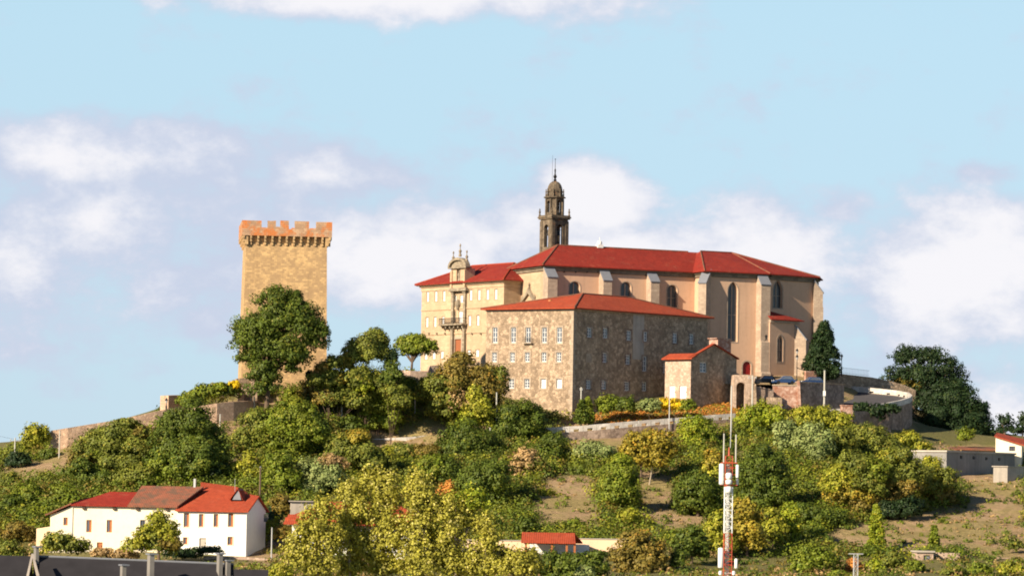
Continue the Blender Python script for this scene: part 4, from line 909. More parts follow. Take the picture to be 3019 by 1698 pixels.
# plaza wall with piers below the monastery
wall_line('plaza_wall', 'pale stone parapet wall of the square in front of the monastery under the round plane tree', 'wall', [(1160, 1088, 597), (1210, 1093, 596), (1262, 1094, 597), (1268, 1078, 598), (1300, 1076, 599)], .5, M['rubble_light'], 2.2)
# low road parapets on the slope
def parapet(label, pts, h=.95, block=2.1, down=3.5, mat='rubble_grey'):
    P = [at(u, v, Y) for u, v, Y in pts]; mid = P[len(P)//2]; root = thing('road_parapet', label, 'parapet', (mid.x, mid.y, mid.z), 'stone parapets of the hill road')
    m = MB(); low = MB(); base = MB()
    for p, q in zip(P[:-1], P[1:]):
        L = math.hypot(q.x-p.x, q.y-p.y); n = max(1, round(L/block)); f = fr_pts(p, q); dz = (q.z-p.z)/L
        zz = lambda s: p.z + dz*s
        V0 = [f.p(0, 0, p.z-h-down), f.p(L, 0, q.z-h-down), f.p(L, .75, q.z-h-down), f.p(0, .75, p.z-h-down)]; V1 = [f.p(0, 0, p.z-h), f.p(L, 0, q.z-h), f.p(L, .75, q.z-h), f.p(0, .75, p.z-h)]; base.hexa(V0, V1)
        for k in range(n):
            a, b = L*k/n, L*(k+1)/n; g = (b-a)
            def blk(s0, s1, z0, z1, d0=.05, d1=.5):
                m.hexa([f.p(s0, d0, zz(s0)-z0), f.p(s1, d0, zz(s1)-z0), f.p(s1, d1, zz(s1)-z0), f.p(s0, d1, zz(s0)-z0)], [f.p(s0, d0, zz(s0)-z1), f.p(s1, d0, zz(s1)-z1), f.p(s1, d1, zz(s1)-z1), f.p(s0, d1, zz(s0)-z1)])
            blk(a+.03, a+g*.3, h-.003, 0); blk(a+g*.3, b-g*.3, h*.55, 0); blk(b-g*.3, b-.03, h-.003, 0)
    base.build('retaining_wall', M[mat], root); m.build('parapet_blocks', M['parapet'], root); return P
parapet('crenelled white parapet of the lower road left of the dark green trees', [(1062, 1296, 585), (1130, 1292, 585), (1200, 1288, 585), (1270, 1282, 586), (1345, 1276, 587)], down=2.2)
parapet('long low stone parapet of the road below the brown stone residence', [(1560, 1262, 586), (1640, 1259, 586), (1720, 1254, 587), (1800, 1247, 588), (1880, 1240, 590), (1960, 1234, 592), (2040, 1228, 594), (2110, 1222, 596), (2170, 1218, 598)], down=3.6)
def pave(name, outer, inner, mat, lift=.0):
    V = []; F = []
    for a, b in zip(outer, inner): V += [a, b]
    for i in range(len(outer)-1): F.append([2*i, 2*i+2, 2*i+3, 2*i+1])
    o = mesh_from(name, V, F, mat, org=V[0]); tag(o, kind='structure'); return o
# hairpin of the road: a tilted sheet carried on a curved retaining wall
front = [(2395, 1212, 604), (2440, 1207, 605), (2500, 1203, 606), (2560, 1196, 608), (2620, 1187, 611), (2660, 1179, 615), (2684, 1171, 620), (2690, 1164, 625), (2680, 1157, 631), (2650, 1151, 636), (2600, 1146, 640), (2550, 1141, 643), (2490, 1136, 646)]
Pf = [at(*a) for a in front]; ctr = at(2440, 1180, 622)
def hairpin():
    V = [p - Vector((0, 0, .95)) for p in Pf]; lo = Vector((ctr.x, ctr.y, sum(p.z for p in V)/len(V)))
    c2 = [at(2330, 1214, 606) - Vector((0, 0, .9)), at(2330, 1145, 646) - Vector((0, 0, .9))]
    outer = V; inner = []
    for i, p in enumerate(V):
        f = i/(len(V)-1); inner.append(c2[0].lerp(c2[1], f))
    V2 = []; n = len(outer)
    pave('hairpin_road', outer, inner, M['asphalt'])
    root = thing('hairpin_parapet', 'pale curved parapet and retaining wall round the road hairpin right of the church', 'parapet', Pf[6])
    m = MB(); w = MB(); sc = MB()
    for i in range(n-1):
        p, q = Pf[i], Pf[i+1]; f = fr_pts(q, p) if False else fr_pts(p, q); L = math.hypot(q.x-p.x, q.y-p.y)
        for d0, d1, zt, zb_, mb in ((0, .45, 0, .95, m), (-.02, .5, .953, 6.5, w)):
            mb.hexa([f.p(0, d0, p.z-zb_), f.p(L, d0, q.z-zb_), f.p(L, d1, q.z-zb_), f.p(0, d1, p.z-zb_)], [f.p(0, d0, p.z-zt), f.p(L, d0, q.z-zt), f.p(L, d1, q.z-zt), f.p(0, d1, p.z-zt)])
        if i >= 7:
            k = int(L/2.4)
            for j in range(k): s = L*(j+.5)/k; z = p.z + (q.z-p.z)*s/L; sc.fbox(f, s-.45, s+.45, .44, .47, z-.9, z-.62)
    m.build('parapet_wall', M['parapet'], root); w.build('retaining_wall', M['rubble_grey'], root); sc.build('drain_openings', M['black'], root)
hairpin()
def sloped_buttress():
    root = thing('wall_buttress', 'grey sloping stone buttress and pink pier against the hairpin retaining wall', 'buttress', at(2510, 1230, 603)); m = MB()
    A = [(2515, 1212, 601.5), (2555, 1212, 604), (2625, 1262, 608.5), (2632, 1290, 609), (2515, 1290, 601.5)]; m.extr([at(*a) for a in A], [at(a[0], a[1], a[2]+5) + Vector((0, 0, 0)) for a in A]); m.build('sloping_mass', M['rubble_grey'], root)
    f = fr_at(2483, 1210, 602, 10); w = f.S(2513, 1210); m = MB(); m.fbox(f, 0, w, 0, 1.2, zat(2483, 1275, 602), zat(2483, 1196, 602)); m.fbox(f, -.08, w+.08, -.08, 1.3, zat(2483, 1196, 602)+.002, zat(2483, 1193, 602)); m.build('pier', M['brickplaster'], root)
sloped_buttress()
# ------------------------------------------------------------ car terrace, arch gate, embankment
u4 = lambda x: 2100 + x/5.795; v4 = lambda y: 1000 + y/5.795
def terrace():
    zt = zat(2280, 1138, 612); f = fr_at(u4(1040), 1170, 610, 3); L = f.S(u4(1490), 1170); zb = zt-6
    root = thing('car_terrace', 'retaining wall of the car terrace, patchy pink plaster in sun and dark stone in shade', 'retaining wall', f.p(2, 2, zb))
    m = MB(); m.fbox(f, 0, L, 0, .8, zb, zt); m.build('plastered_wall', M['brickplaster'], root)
    c = MB(); c.fbox(f, -.1, L+.1, -.1, .9, zt+.003, zt+.22); c.build('coping', M['quoin'], root)
    f2 = Fr(*f.p(L), R(42)); f2s = f2.S(u4(2250), 1170); z2 = zat(u4(1500), v4(740), 610)
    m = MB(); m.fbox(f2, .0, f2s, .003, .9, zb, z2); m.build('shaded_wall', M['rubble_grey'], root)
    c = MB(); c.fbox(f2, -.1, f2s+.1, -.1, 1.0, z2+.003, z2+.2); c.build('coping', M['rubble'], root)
    p = MB(); p.hexa([f.p(L-.2, -.75, zb), f.p(L+.35, -.75, zb), f.p(L+.35, .4, zb), f.p(L-.2, .4, zb)], [f.p(L-.45, -.06, z2+.3), f.p(L-.0, -.06, z2+.3), f.p(L-.0, .5, z2+.3), f.p(L-.45, .5, z2+.3)]); p.build('corner_pier', M['brickplaster'], root)
    # lower dark stretch to the left
    f0 = fr_at(u4(720), 1170, 607, 12); L0 = f0.S(u4(1045), 1170); m = MB(); m.hexa([f0.p(0, 0, zb), f0.p(L0, 0, zb), f0.p(L0, 1.5, zb), f0.p(0, 1.5, zb)], [f0.p(0, 0, zat(u4(720), v4(790), 607)), f0.p(L0, 0, zat(u4(1040), v4(860), 608)), f0.p(L0, 1.5, zat(u4(1040), v4(860), 608)), f0.p(0, 1.5, zat(u4(720), v4(790), 607))]); m.build('lower_wall', M['rubble_grey'], root)
    q = MB(); a, _ = f0.hit(u4(885), 1180); zz = zat(u4(900), v4(960), 607); q.hexa([f0.p(a-.15, -.9, zb), f0.p(a+.3, -.9, zb), f0.p(a+.3, 0, zb), f0.p(a-.15, 0, zb)], [f0.p(a-.1, -.12, zz), f0.p(a+.1, -.12, zz), f0.p(a+.1, 0, zz), f0.p(a-.1, 0, zz)]); q.build('rib', M['quoin'], root)
    f1 = fr_at(u4(940), 1190, 606, 5); L1 = f1.S(u4(1190), 1190); m = MB(); m.fbox(f1, 0, L1, 0, 2.5, zb, zat(u4(1000), v4(990), 606)); m.build('stone_block', M['rubble'], root)
    # terrace floor
    o = mesh_from('car_park_paving', [f.p(-9, .8, zt+.20), f.p(L, .8, zt+.20), f2.p(f2s, .9, zt+.38), f2.p(f2s, 22, zt+1.0), f.p(-9, 26, zt+.9)], [[0, 1, 2, 3, 4]], M['asphalt'], org=f.p(0, 5, zt)); tag(o, kind='structure')
    return f, zt, f2
FTer, ZTer, FTer2 = terrace()
def arch_gate():
    f = fr_at(u4(350), 1150, 606, 6); L = f.S(u4(740), 1150); zb = zat(u4(350), 1215, 606) - 2
    root = thing('stone_arch', 'ruined stone archway with a dark opening between the stone house and the car terrace', 'archway', f.p(2, 1, zb))
    s0, z0 = f.hit(u4(408), v4(1120)); s1, z1 = f.hit(u4(565), v4(735)); h = arch_pts((s0+s1)/2, zb+.4, s1-s0, z1-zb-.4)
    top = f.hit(u4(500), v4(608))[1]; zr = lambda x, y: f.hit(u4(x), v4(y))
    out = [(zr(345, 1100)[0], zb), (zr(560, 1190)[0]+.4, zb), zr(600, 1090), zr(640, 960), zr(700, 780), zr(745, 640), (zr(670, 610)[0], top), (zr(382, 610)[0], top), zr(362, 850)]
    m = MB(); holed(m, f, out, [h], depth=3.0); n = len(out)
    A = [f.p(a, 0, z) for a, z in out]; B = [f.p(a, 3.0, z) for a, z in out]; m.add(A + B, [[i, (i+1) % n, n+(i+1) % n, n+i] for i in range(n)]); m.build('masonry', M['rubble_light'], root)
    b = MB(); b.fbox(f, s0-.3, s1+.3, 3.0, 3.4, zb, z1+.3); b.build('back_wall', M['rubble'], root)
    g = MB(); g.extr([f.p(a, -.05, z) for a, z in [zr(560, 1185), zr(700, 780), zr(745, 760), zr(760, 1185)]], [f.p(a, 2.5, z) for a, z in [zr(560, 1185), zr(700, 780), zr(745, 760), zr(760, 1185)]]); g.build('ramp_wall', M['rubble'], root)
arch_gate()
# dark embankment with railing at the right of the church
r_, Pe = wall_line('embankment_wall', 'dark embankment wall falling to the right behind the parked cars', 'wall', [(2380, 1094, 640), (2440, 1096, 642), (2500, 1104, 644), (2570, 1112, 646), (2620, 1122, 647), (2665, 1134, 648), (2700, 1150, 649)], 2.0, M['rubble'], 6)
r_, _p = wall_line('brick_wall', 'low reddish wall between the church and the dark cypress', 'wall', [(2376, 1093, 634), (2432, 1094, 636)], .5, M['brickplaster'], 2.5)
def railing():
    root = thing('metal_railing', 'thin metal railing on top of the dark embankment against the sky', 'railing', Pe[2]); pts = [at(*a) for a in ((2440, 1097, 641), (2500, 1104, 643), (2563, 1111, 645))]; p0 = MB(); r = MB()
    for a, b in zip(pts[:-1], pts[1:]):
        n = 14
        for k in range(n): c = a.lerp(b, k/n); p0.tube(c, c + Vector((0, 0, 1.15)), .03, .03, 4)
        for h in (1.15, .25): r.tube(a + Vector((0, 0, h)), b + Vector((0, 0, h)), .035, .035, 4)
    p0.build('balusters', M['galv'], root); r.build('rail', M['galv'], root)
railing()
# ------------------------------------------------------------ parked cars
def car(label, u, v, Y, ang, paint, length=4.3, h=1.5, van=False):
    P = at(u, v, Y); z0 = ZTer + .42 + (Y-612)*.02; f = Fr(P.x, P.y, R(ang)); root = thing('parked_car', label, 'car', (P.x, P.y, z0), 'cars parked on the terrace beside the church')
    L = length; w = 1.75; hb = .85*h/1.5
    low = [(-L/2, .32), (L/2, .32), (L/2, .62), (L/2-.08, hb), (L/2-.9 if not van else L/2-.1, hb+.04), (-L/2+1.15, hb+.04), (-L/2+.15, hb-.1), (-L/2, .6)]
    m = MB(); m.extr([f.p(a, -w/2, z0+z) for a, z in low], [f.p(a, w/2, z0+z) for a, z in low])
    cab = [(-L/2+1.1, hb+.03), (L/2-.35, hb+.03), (L/2-.85, h-.02), (-L/2+1.9, h)]
    m.extr([f.p(a, -w/2+.1 + (.14 if z > hb+.1 else 0), z0+z) for a, z in cab], [f.p(a, w/2-.1 - (.14 if z > hb+.1 else 0), z0+z) for a, z in cab]); bo = m.build('body', paint, root)
    win = [(-L/2+1.35, hb+.09), (L/2-.6, hb+.09), (L/2-.95, h-.12), (-L/2+1.92, h-.12)]
    for sgn in (-1, 1):
        g = MB(); g.extr([f.p(a, sgn*(w/2-.075-(.13 if z > hb+.2 else .02)), z0+z) for a, z in win], [f.p(a, sgn*(w/2-.05-(.13 if z > hb+.2 else .02)), z0+z) for a, z in win]); g.build('side_window', M['glass'], bo)
    g = MB(); g.hexa([f.p(-L/2+1.14, -w/2+.2, z0+hb+.08), f.p(-L/2+1.14, w/2-.2, z0+hb+.08), f.p(-L/2+1.2, w/2-.2, z0+hb+.08), f.p(-L/2+1.2, -w/2+.2, z0+hb+.08)], [f.p(-L/2+1.82, -w/2+.3, z0+h-.07), f.p(-L/2+1.82, w/2-.3, z0+h-.07), f.p(-L/2+1.9, w/2-.3, z0+h-.07), f.p(-L/2+1.9, -w/2+.3, z0+h-.07)]); g.build('windscreen', M['glass'], bo)
    for sgn in (-1, 1):
        g = MB(); g.lathe((0, 0), [(.02, 0), (.13, .02), (.13, .06), (.02, .08)], 10); c = f.p(-L/2-.01, sgn*(w/2-.3), z0+.66); ax = Vector((-f.t.x, -f.t.y, 0)); yy = Vector((f.b.x, f.b.y, 0))
        g.V = [c + ax*v.z + yy*v.x + Vector((0, 0, 1))*v.y for v in g.V]; g.build('headlight', M['lamp'], root)
        for s in (-L/2+.75, L/2-.75): t = MB(); t.tube(f.p(s, sgn*(w/2-.2), z0+.32), f.p(s, sgn*(w/2+.02), z0+.32), .32, .32, 14); t.build('wheel', M['tyre'], root)
car('black hatchback nearest the stone archway, parked below the big buttress', u4(900), 1120, 622, 8, M['cark'], 4.2, 1.55)
car('dark blue car in the middle with a bright headlight, left of the street lamp', u4(1225), 1120, 619, 12, M['carb'], 4.0, 1.5)
car('dark blue car right of the street lamp behind the shaded terrace wall', u4(1700), 1120, 626, 22, M['carb'], 4.5, 1.5)
# ------------------------------------------------------------ poles and lamps
def pole(name, label, cat, u, vt, vb, Y=None, r=.105, mat='concpole', arm=None, group='poles on the hillside'):
    if Y is None:
        g = hit_ground(u, vb); Y = g.y if g else 575
    a = at(u, vb, Y); b = at(u, vt, Y); root = thing(name, label, cat, (a.x, a.y, min(a.z, ground(a.x, a.y))), group); m = MB(); m.tube((a.x, a.y, min(a.z, ground(a.x, a.y))-.3), (a.x, a.y, b.z), r*1.25, r, 8); m.build('shaft', M[mat], root)
    if arm:
        q = MB(); q.tube((a.x-arm/2, a.y, b.z-.5), (a.x+arm/2, a.y, b.z-.5), .06, .06, 6)
        for k in (-arm/2+.08, arm/2-.08, 0): q.lathe((a.x+k, a.y), [(.06, b.z-.46), (.1, b.z-.3), (.04, b.z-.15)], 6)
        q.build('crossarm', M['galv'], root)
    else:
        q = MB(); q.lathe((a.x, a.y), [(r*1.2, b.z), (r*1.3, b.z+.05), (r*.5, b.z+.12)], 8); q.build('cap', M['galv'], root)
    return root
pole('utility_pole', 'pale concrete pole in front of the shaded corner of the brown residence', 'pole', 1712, 1141, 1247, 596, arm=.5)
pole('utility_pole', 'grey pole standing before the brown leafy mound left of the residence', 'pole', 1462, 1158, 1300, 583)
pole('utility_pole', 'short grey pole in front of two dark green trees below the residence', 'pole', 1444, 1262, 1330, 575)
pole('utility_pole', 'pale pole rising from the yellow-green bushes above the white parapet', 'pole', 1222, 1179, 1285, 590)
pole('utility_pole', 'pale pole among bushes under the round plane tree, left of the road parapet', 'pole', 1006, 1193, 1290, 583)
pole('utility_pole', 'thin pale pole on the bare earth right of the two tall dark trees', 'pole', 648, 1222, 1282, 574, r=.1)
pole('utility_pole', 'short pale post on the crest beside the trunk of the big tree at the keep', 'pole', 749, 1171, 1205, 584, r=.12)
pole('utility_pole', 'slender wooden pole behind the orange roofed white house', 'pole', 766, 1377, 1470, 533, r=.13, mat='wood')
pole('utility_pole', 'thin grey pole on the bank right of the white house', 'pole', 800, 1556, 1645, 493, r=.08, mat='galv')
pole('utility_pole', 'thin pale pole in front of the left end of the long terrace wall', 'pole', 174, 1270, 1360, 564, r=.09)
pole('utility_pole', 'pole with crossarm at the far left edge of the hill', 'pole', 43, 1290, 1355, 560, r=.1, arm=1.6)
pole('utility_pole', 'white pole with a short crossarm in front of the stone archway', 'pole', 2218, 1106, 1170, 605, r=.13, arm=1.4)
pole('utility_pole', 'grey pole below the archway on the orange grass', 'pole', 2155, 1138, 1300, 587, r=.12)
pole('utility_pole', 'grey pole with white box against the shaded terrace wall', 'pole', 2430, 1093, 1205, 606, r=.14)
pole('utility_pole', 'thin pole beside the yellow hedge in front of the stone house doors', 'pole', 1973, 1137, 1250, 592, r=.07, mat='galv')
pole('utility_pole', 'white stub pole at the bottom edge left of the round green bush', 'pole', 2314, 1687, 1720, 480, r=.14)
m = MB(); P = at(2430, 1160, 605.8); m.prism([(P.x-.22, P.y-.3), (P.x+.22, P.y-.3), (P.x+.22, P.y-.05), (P.x-.22, P.y-.05)], zat(2430, 1167, 605.8), zat(2430, 1152, 605.8))
bx_ = m.build('meter_box', M['frame'], org=P); tag(bx_, 'small white box fixed to the pole at the shaded terrace wall', 'box')
def street_lamp(label, u, vt, vb, Y, heads):
    a = at(u, vb, Y); b = at(u, vt, Y); root = thing('street_lamp', label, 'street lamp', a, 'iron street lamps'); m = MB(); zt = b.z
    m.lathe((a.x, a.y), [(.16, a.z-.3), (.14, a.z+.6), (.07, a.z+.8), (.05, zt-.6), (.04, zt)], 8); m.build('post', M['iron'], root)
    for dx, vz in heads:
        z = zat(u, vz, Y); q = MB(); q.lathe((a.x+dx, a.y), [(.08, z-.4), (.2, z+.1)], 6); q.build('lantern', M['galv'], root)
        q = MB(); q.lathe((a.x+dx, a.y), [(.28, z+.103), (.22, z+.25), (.05, z+.5), (.02, z+.6)], 6)
        if dx: q.tube((a.x, a.y, z+.5), (a.x+dx, a.y, z+.5), .03, .03, 5)
        q.build('lamp_hood', M['iron'], root)
street_lamp('tall iron street lamp with two lanterns standing among the parked cars', 2349, 1032, 1128, 613, [(0, 1054), (.0, 1036)])
street_lamp('iron street lamp beside the railing right of the dark cypress', 2481, 1043, 1104, 641, [(0, 1052), (-.55, 1048)])
street_lamp('small iron street lamp beside the square wall stub on the left crest', 490, 1176, 1208, 583, [(0, 1182)])
# ------------------------------------------------------------ houses at the foot of the hill
def house_front(F, L, zb, zt, holes, mat, root, Wd, name='wall'):
    w = MB(); holed(w, F, [(0, zb), (L, zb), (L, zt), (0, zt)], holes, depth=.25)
    for f_, l_ in ((F.right(L), Wd), (F.back(L, Wd), L), (F.left(Wd), Wd)): w.add([f_.p(0, 0, zb), f_.p(l_, 0, zb), f_.p(l_, 0, zt), f_.p(0, 0, zt)], [[0, 1, 2, 3]])
    return w
a1 = lambda x: 80 + x/4.862; b1 = lambda y: 1400 + y/4.862
a2 = lambda x: 480 + x/4.557; b2 = lambda y: 1380 + y/4.557
def cream_house():
    Y = 500; F = fr_at(a1(650), 1550, Y, -9); L = F.S(a2(205), 1550); zb = zat(a1(650), 1640, Y)-1.5; zt = zat(a1(650), b1(432), Y); Wd = 8.5
    root = thing('cream_house', 'long cream farmhouse with red and weathered brown tiled roofs at bottom left', 'house', F.p(L/2, 3, zb)); H = []; S_ = []
    for x0, x1, y0, y1, st in ((850, 922, 640, 818, 'shut'), (1142, 1214, 640, 820, 'shut'), (1620, 1690, 640, 800, 'dark'), (860, 888, 950, 995, 'dark')):
        s0, z1 = F.hit(a1(x0), b1(y0)); s1, z0 = F.hit(a1(x1), b1(y1)); h = rect_pts((s0+s1)/2, z0, s1-s0, z1-z0); H.append(h); S_.append((h, st))
    s0, z1 = F.hit(a1(1000), b1(960)); s1, z0 = F.hit(a1(1080), b1(1065)); dh = rect_pts((s0+s1)/2, z0-.6, s1-s0, z1-z0+.6)
    w = house_front(F, L, zb, zt, H + [dh], M['cream'], root, Wd); w.build('wall', M['cream'], root)
    for h, st in S_: add_window(root, F, h, st)
    add_door(root, F, dh, M['shutter'])
    # lower side wing with sloping roof
    s0 = F.S(a1(330), 1550); F2 = Fr(*F.p(s0), R(-9)); L2 = -s0; zl = F2.hit(a1(345), b1(575))[1]; w = MB(); s_, z1 = F2.hit(a1(522), b1(605)); s2, z0 = F2.hit(a1(580), b1(718)); wh = rect_pts((s_+s2)/2, z0, s2-s_, z1-z0)
    holed(w, F2, [(0, zb), (L2-.003, zb), (L2-.003, zt-.1), (0, zl)], [wh], depth=.25); w.add([F2.p(0, 0, zb), F2.p(0, Wd, zb), F2.p(0, Wd, zl), F2.p(0, 0, zl)], [[0, 1, 2, 3]]); w.build('side_wing', M['cream'], root); add_window(root, F2, wh, 'shut')
    # outermost lean-to
    s0 = F.S(a1(128), 1560); z3 = F.hit(a1(130), b1(765))[1]; z4 = F.hit(a1(330), b1(735))[1]; F3 = Fr(*F.p(s0), R(-9)); L3 = F.S(a1(330), 1560)-s0; w = MB(); w.extr([F3.p(0, .2, zb), F3.p(L3-.003, .2, zb), F3.p(L3-.003, .2, z4), F3.p(0, .2, z3)], [F3.p(0, 5, zb), F3.p(L3-.003, 5, zb), F3.p(L3-.003, 5, z4), F3.p(0, 5, z3)]); w.build('lean_to', M['peach'], root)
    r = MB(); sl = F.S(a1(275), 1500); p = [F.p(sl, -.5, F.hit(a1(275), b1(560))[1]), F.p(-.1, -.5, zt+.35), F.p(-.1, Wd, zt+1.2), F.p(sl, Wd, F.hit(a1(275), b1(560))[1]+.6)]; r.slab(p, .2); r.build('wing_roof', M['tile_old'], root)
    sm = F.S(a1(1450), 1480); zr1 = zat(a1(1300), b1(238), Y+4); zr2 = zat(a1(1900), b1(155), Y+4); sr = F.S(a1(1180), 1480, 4)
    r = MB(); r.slab([F.p(-.2, -.5, zt+.1), F.p(sm, -.5, zt+.1), F.p(sm+1.5, 4.2, zr1), F.p(sr, 4.2, zr1)], .18); r.slab([F.p(-.2, -.5, zt+.1), F.p(sr, 4.2, zr1), F.p(-.2, Wd+.5, zt+.1)], .18); r.slab([F.p(sr, 4.2, zr1), F.p(sm+1.5, 4.2, zr1), F.p(sm, Wd+.5, zt+.1), F.p(-.2, Wd+.5, zt+.1)], .18); r.build('roof', M['tile'], root)
    e1 = F.S(a2(200), 1480) + .1; t1 = F.S(a2(545), 1440, 4.5); t0 = F.S(a1(1640), 1440, 4.5)
    r = MB(); r.slab([F.p(sm+.02, -.55, zt+.12), F.p(e1, -.55, zt+.12), F.p(t1, 4.6, zr2), F.p(t0, 4.6, zr2)], .22); r.slab([F.p(t0, 4.6, zr2), F.p(t1, 4.6, zr2), F.p(e1, Wd+.6, zt+.12), F.p(sm, Wd+.6, zt+.12)], .22); r.slab([F.p(sm+.02, -.55, zt+.12), F.p(t0, 4.6, zr2), F.p(sm, Wd+.6, zt+.12)], .22); r.build('roof', M['tile_old'], root)
    for x in (822, 1258, 1590, 2015): s = F.S(a1(x), 1490); q = MB(); q.fbox(F, s-.22, s+.22, -.3, -.003, zt-.55, zt+.03); q.build('eave_bracket', M['framedk'], root)
    q = MB(); q.tube(F.p(0, -.08, zb), F.p(0, -.08, zt), .06, .06, 6); q.build('downpipe', M['galv'], root)
    q = MB(); s = F.S(a2(430), 1430, 4.6); q.fbox(F, s-.15, s+.15, 4.4, 4.8, zr2-.2, zr2+1.1); q.build('flue', M['galv'], root)
    return F, L
FCr, LCr = cream_house()
def white_house():
    Y = 497.4; F = fr_at(a2(200), 1560, Y, -13); L = F.S(a2(1128), 1560); zb = zat(a2(600), 1640, Y)-1.5; zt = zat(a2(600), b2(558), Y); Wd = 9
    root = thing('white_house', 'two-storey white house with orange tiled roof, small dormer and orange shutters', 'house', F.p(L/2, 3, zb)); H = []; S_ = []
    for x0, x1, y0, y1, st in ((285, 352, 602, 785, 'shut'), (488, 545, 612, 785, 'shut'), (686, 742, 612, 785, 'shut'), (880, 946, 602, 785, 'shut'), (275, 330, 925, 1020, 'shut'), (872, 938, 918, 1028, 'shut')):
        s0, z1 = F.hit(a2(x0), b2(y0)); s1, z0 = F.hit(a2(x1), b2(y1)); h = rect_pts((s0+s1)/2, z0, s1-s0, z1-z0); H.append(h); S_.append((h, st))
    s0, z1 = F.hit(a2(490), b2(935)); s1, z0 = F.hit(a2(582), b2(1090)); dh = rect_pts((s0+s1)/2, z0-.2, s1-s0, z1-z0+.2)
    w = house_front(F, L, zb, zt, H + [dh], M['white'], root, Wd)
    for f_ in (F.right(L), F.left(Wd)): w.add([f_.p(0, 0, zt), f_.p(Wd, 0, zt), f_.p(Wd/2, 0, zt+1.9)], [[0, 1, 2]])
    w.build('wall', M['white'], root)
    for h, st in S_: add_window(root, F, h, st, sur=(.14, M['cream']))
    add_door(root, F, dh, M['conc'])
    q = MB(); z = F.hit(a2(600), b2(800))[1]; q.fbox(F, 0, L, -.06, -.003, z-.1, z+.1); q.build('string_course', M['white'], root)
    zr = zt + 2.1; e = .5; k_ = (zr-zt)/(Wd/2); dl_ = 7.0; zl_ = zt + dl_*k_; sl_ = F.S(a2(560), b2(265), dl_)
    r = MB(); r.slab([F.p(-.3, -e, zt-.05), F.p(L+.35, -e, zt-.05), F.p(L+.35, Wd/2, zr), F.p(sl_, dl_, zl_)], .2); r.slab([F.p(sl_, dl_, zl_), F.p(L+.35, Wd/2, zr), F.p(L+.35, Wd+e, zt-.05)], .2); r.slab([F.p(-.3, -e, zt-.05), F.p(sl_, dl_, zl_), F.p(L+.35, Wd+e, zt-.05), F.p(-.3, Wd+e, zt-.05)], .2); ro = r.build('roof', M['tile2'], root)
    q = MB(); s0 = F.S(a2(955), 1460, 3); s1 = F.S(a2(1070), 1460, 3); sm = F.S(a2(1035), 1450, 3); zd = zt + 1.5; zp = F.hit(a2(1035), b2(280), 2.6)[1]
    q.hexa([F.p(s0, 2.4, zd), F.p(s1, 2.4, zd), F.p(s1, 4.5, zd), F.p(s0, 4.5, zd)], [F.p(sm-.2, 2.45, zp), F.p(sm, 2.45, zp), F.p(sm, 4.5, zp), F.p(sm-.2, 4.5, zp)]); q.build('dormer', M['lead'], root)
    r = MB(); r.slab([F.p(s0-.4, 2.2, zd+.05), F.p(sm-.1, 2.2, zp+.15), F.p(sm-.1, 4.6, zp+.15), F.p(s0-.4, 4.6, zd+.05)], .12); r.slab([F.p(sm-.1, 2.2, zp+.15), F.p(s1+.3, 2.2, zd+.05), F.p(s1+.3, 4.6, zd+.05), F.p(sm-.1, 4.6, zp+.15)], .12); r.build('dormer_roof', M['tile2'], root)
    # higher rear wing
    F2 = fr_at(a2(505), 1450, Y+8, 8); L2 = F2.S(a2(1250), 1450); zz0 = zat(a2(505), b2(300), Y+8); z1 = zat(a2(505), b2(182), Y+9); zmid = zat(a2(1050), b2(262), Y+9); zend = zat(a2(1250), b2(345), Y+9); w = MB(); w.fbox(F2, .3, L2-.3, .5, 7, zb, zt+.2); w.build('rear_wing', M['white'], root)
    r = MB(); r.slab([F2.p(0, 0, zz0-.9), F2.p(L2, 0, zt+.8), F2.p(L2-1, 4, zend+.2), F2.p(L2*.7, 4, zmid+.15), F2.p(.2, 4, z1)], .2); r.build('rear_roof', M['tile2'], root)
    q = MB(); q.tube(at(a2(970), b2(365), Y+3), at(a2(970), b2(140), Y+3), .035, .03, 5); q.build('aerial', M['galv'], root)
    q = MB(); q.tube(F.p(L-.02, -.1, zb), F.p(L-.02, -.1, zt), .06, .06, 6); q.build('downpipe', M['galv'], root)
    fg = F.right(L); q = MB(); s, z = fg.hit(a2(1385), b2(670)); q.fbox(fg, s-1.0, s+1.0, -.04, .1, z-.5, z+.6); q.build('gable_window', M['glass'], root)
white_house()
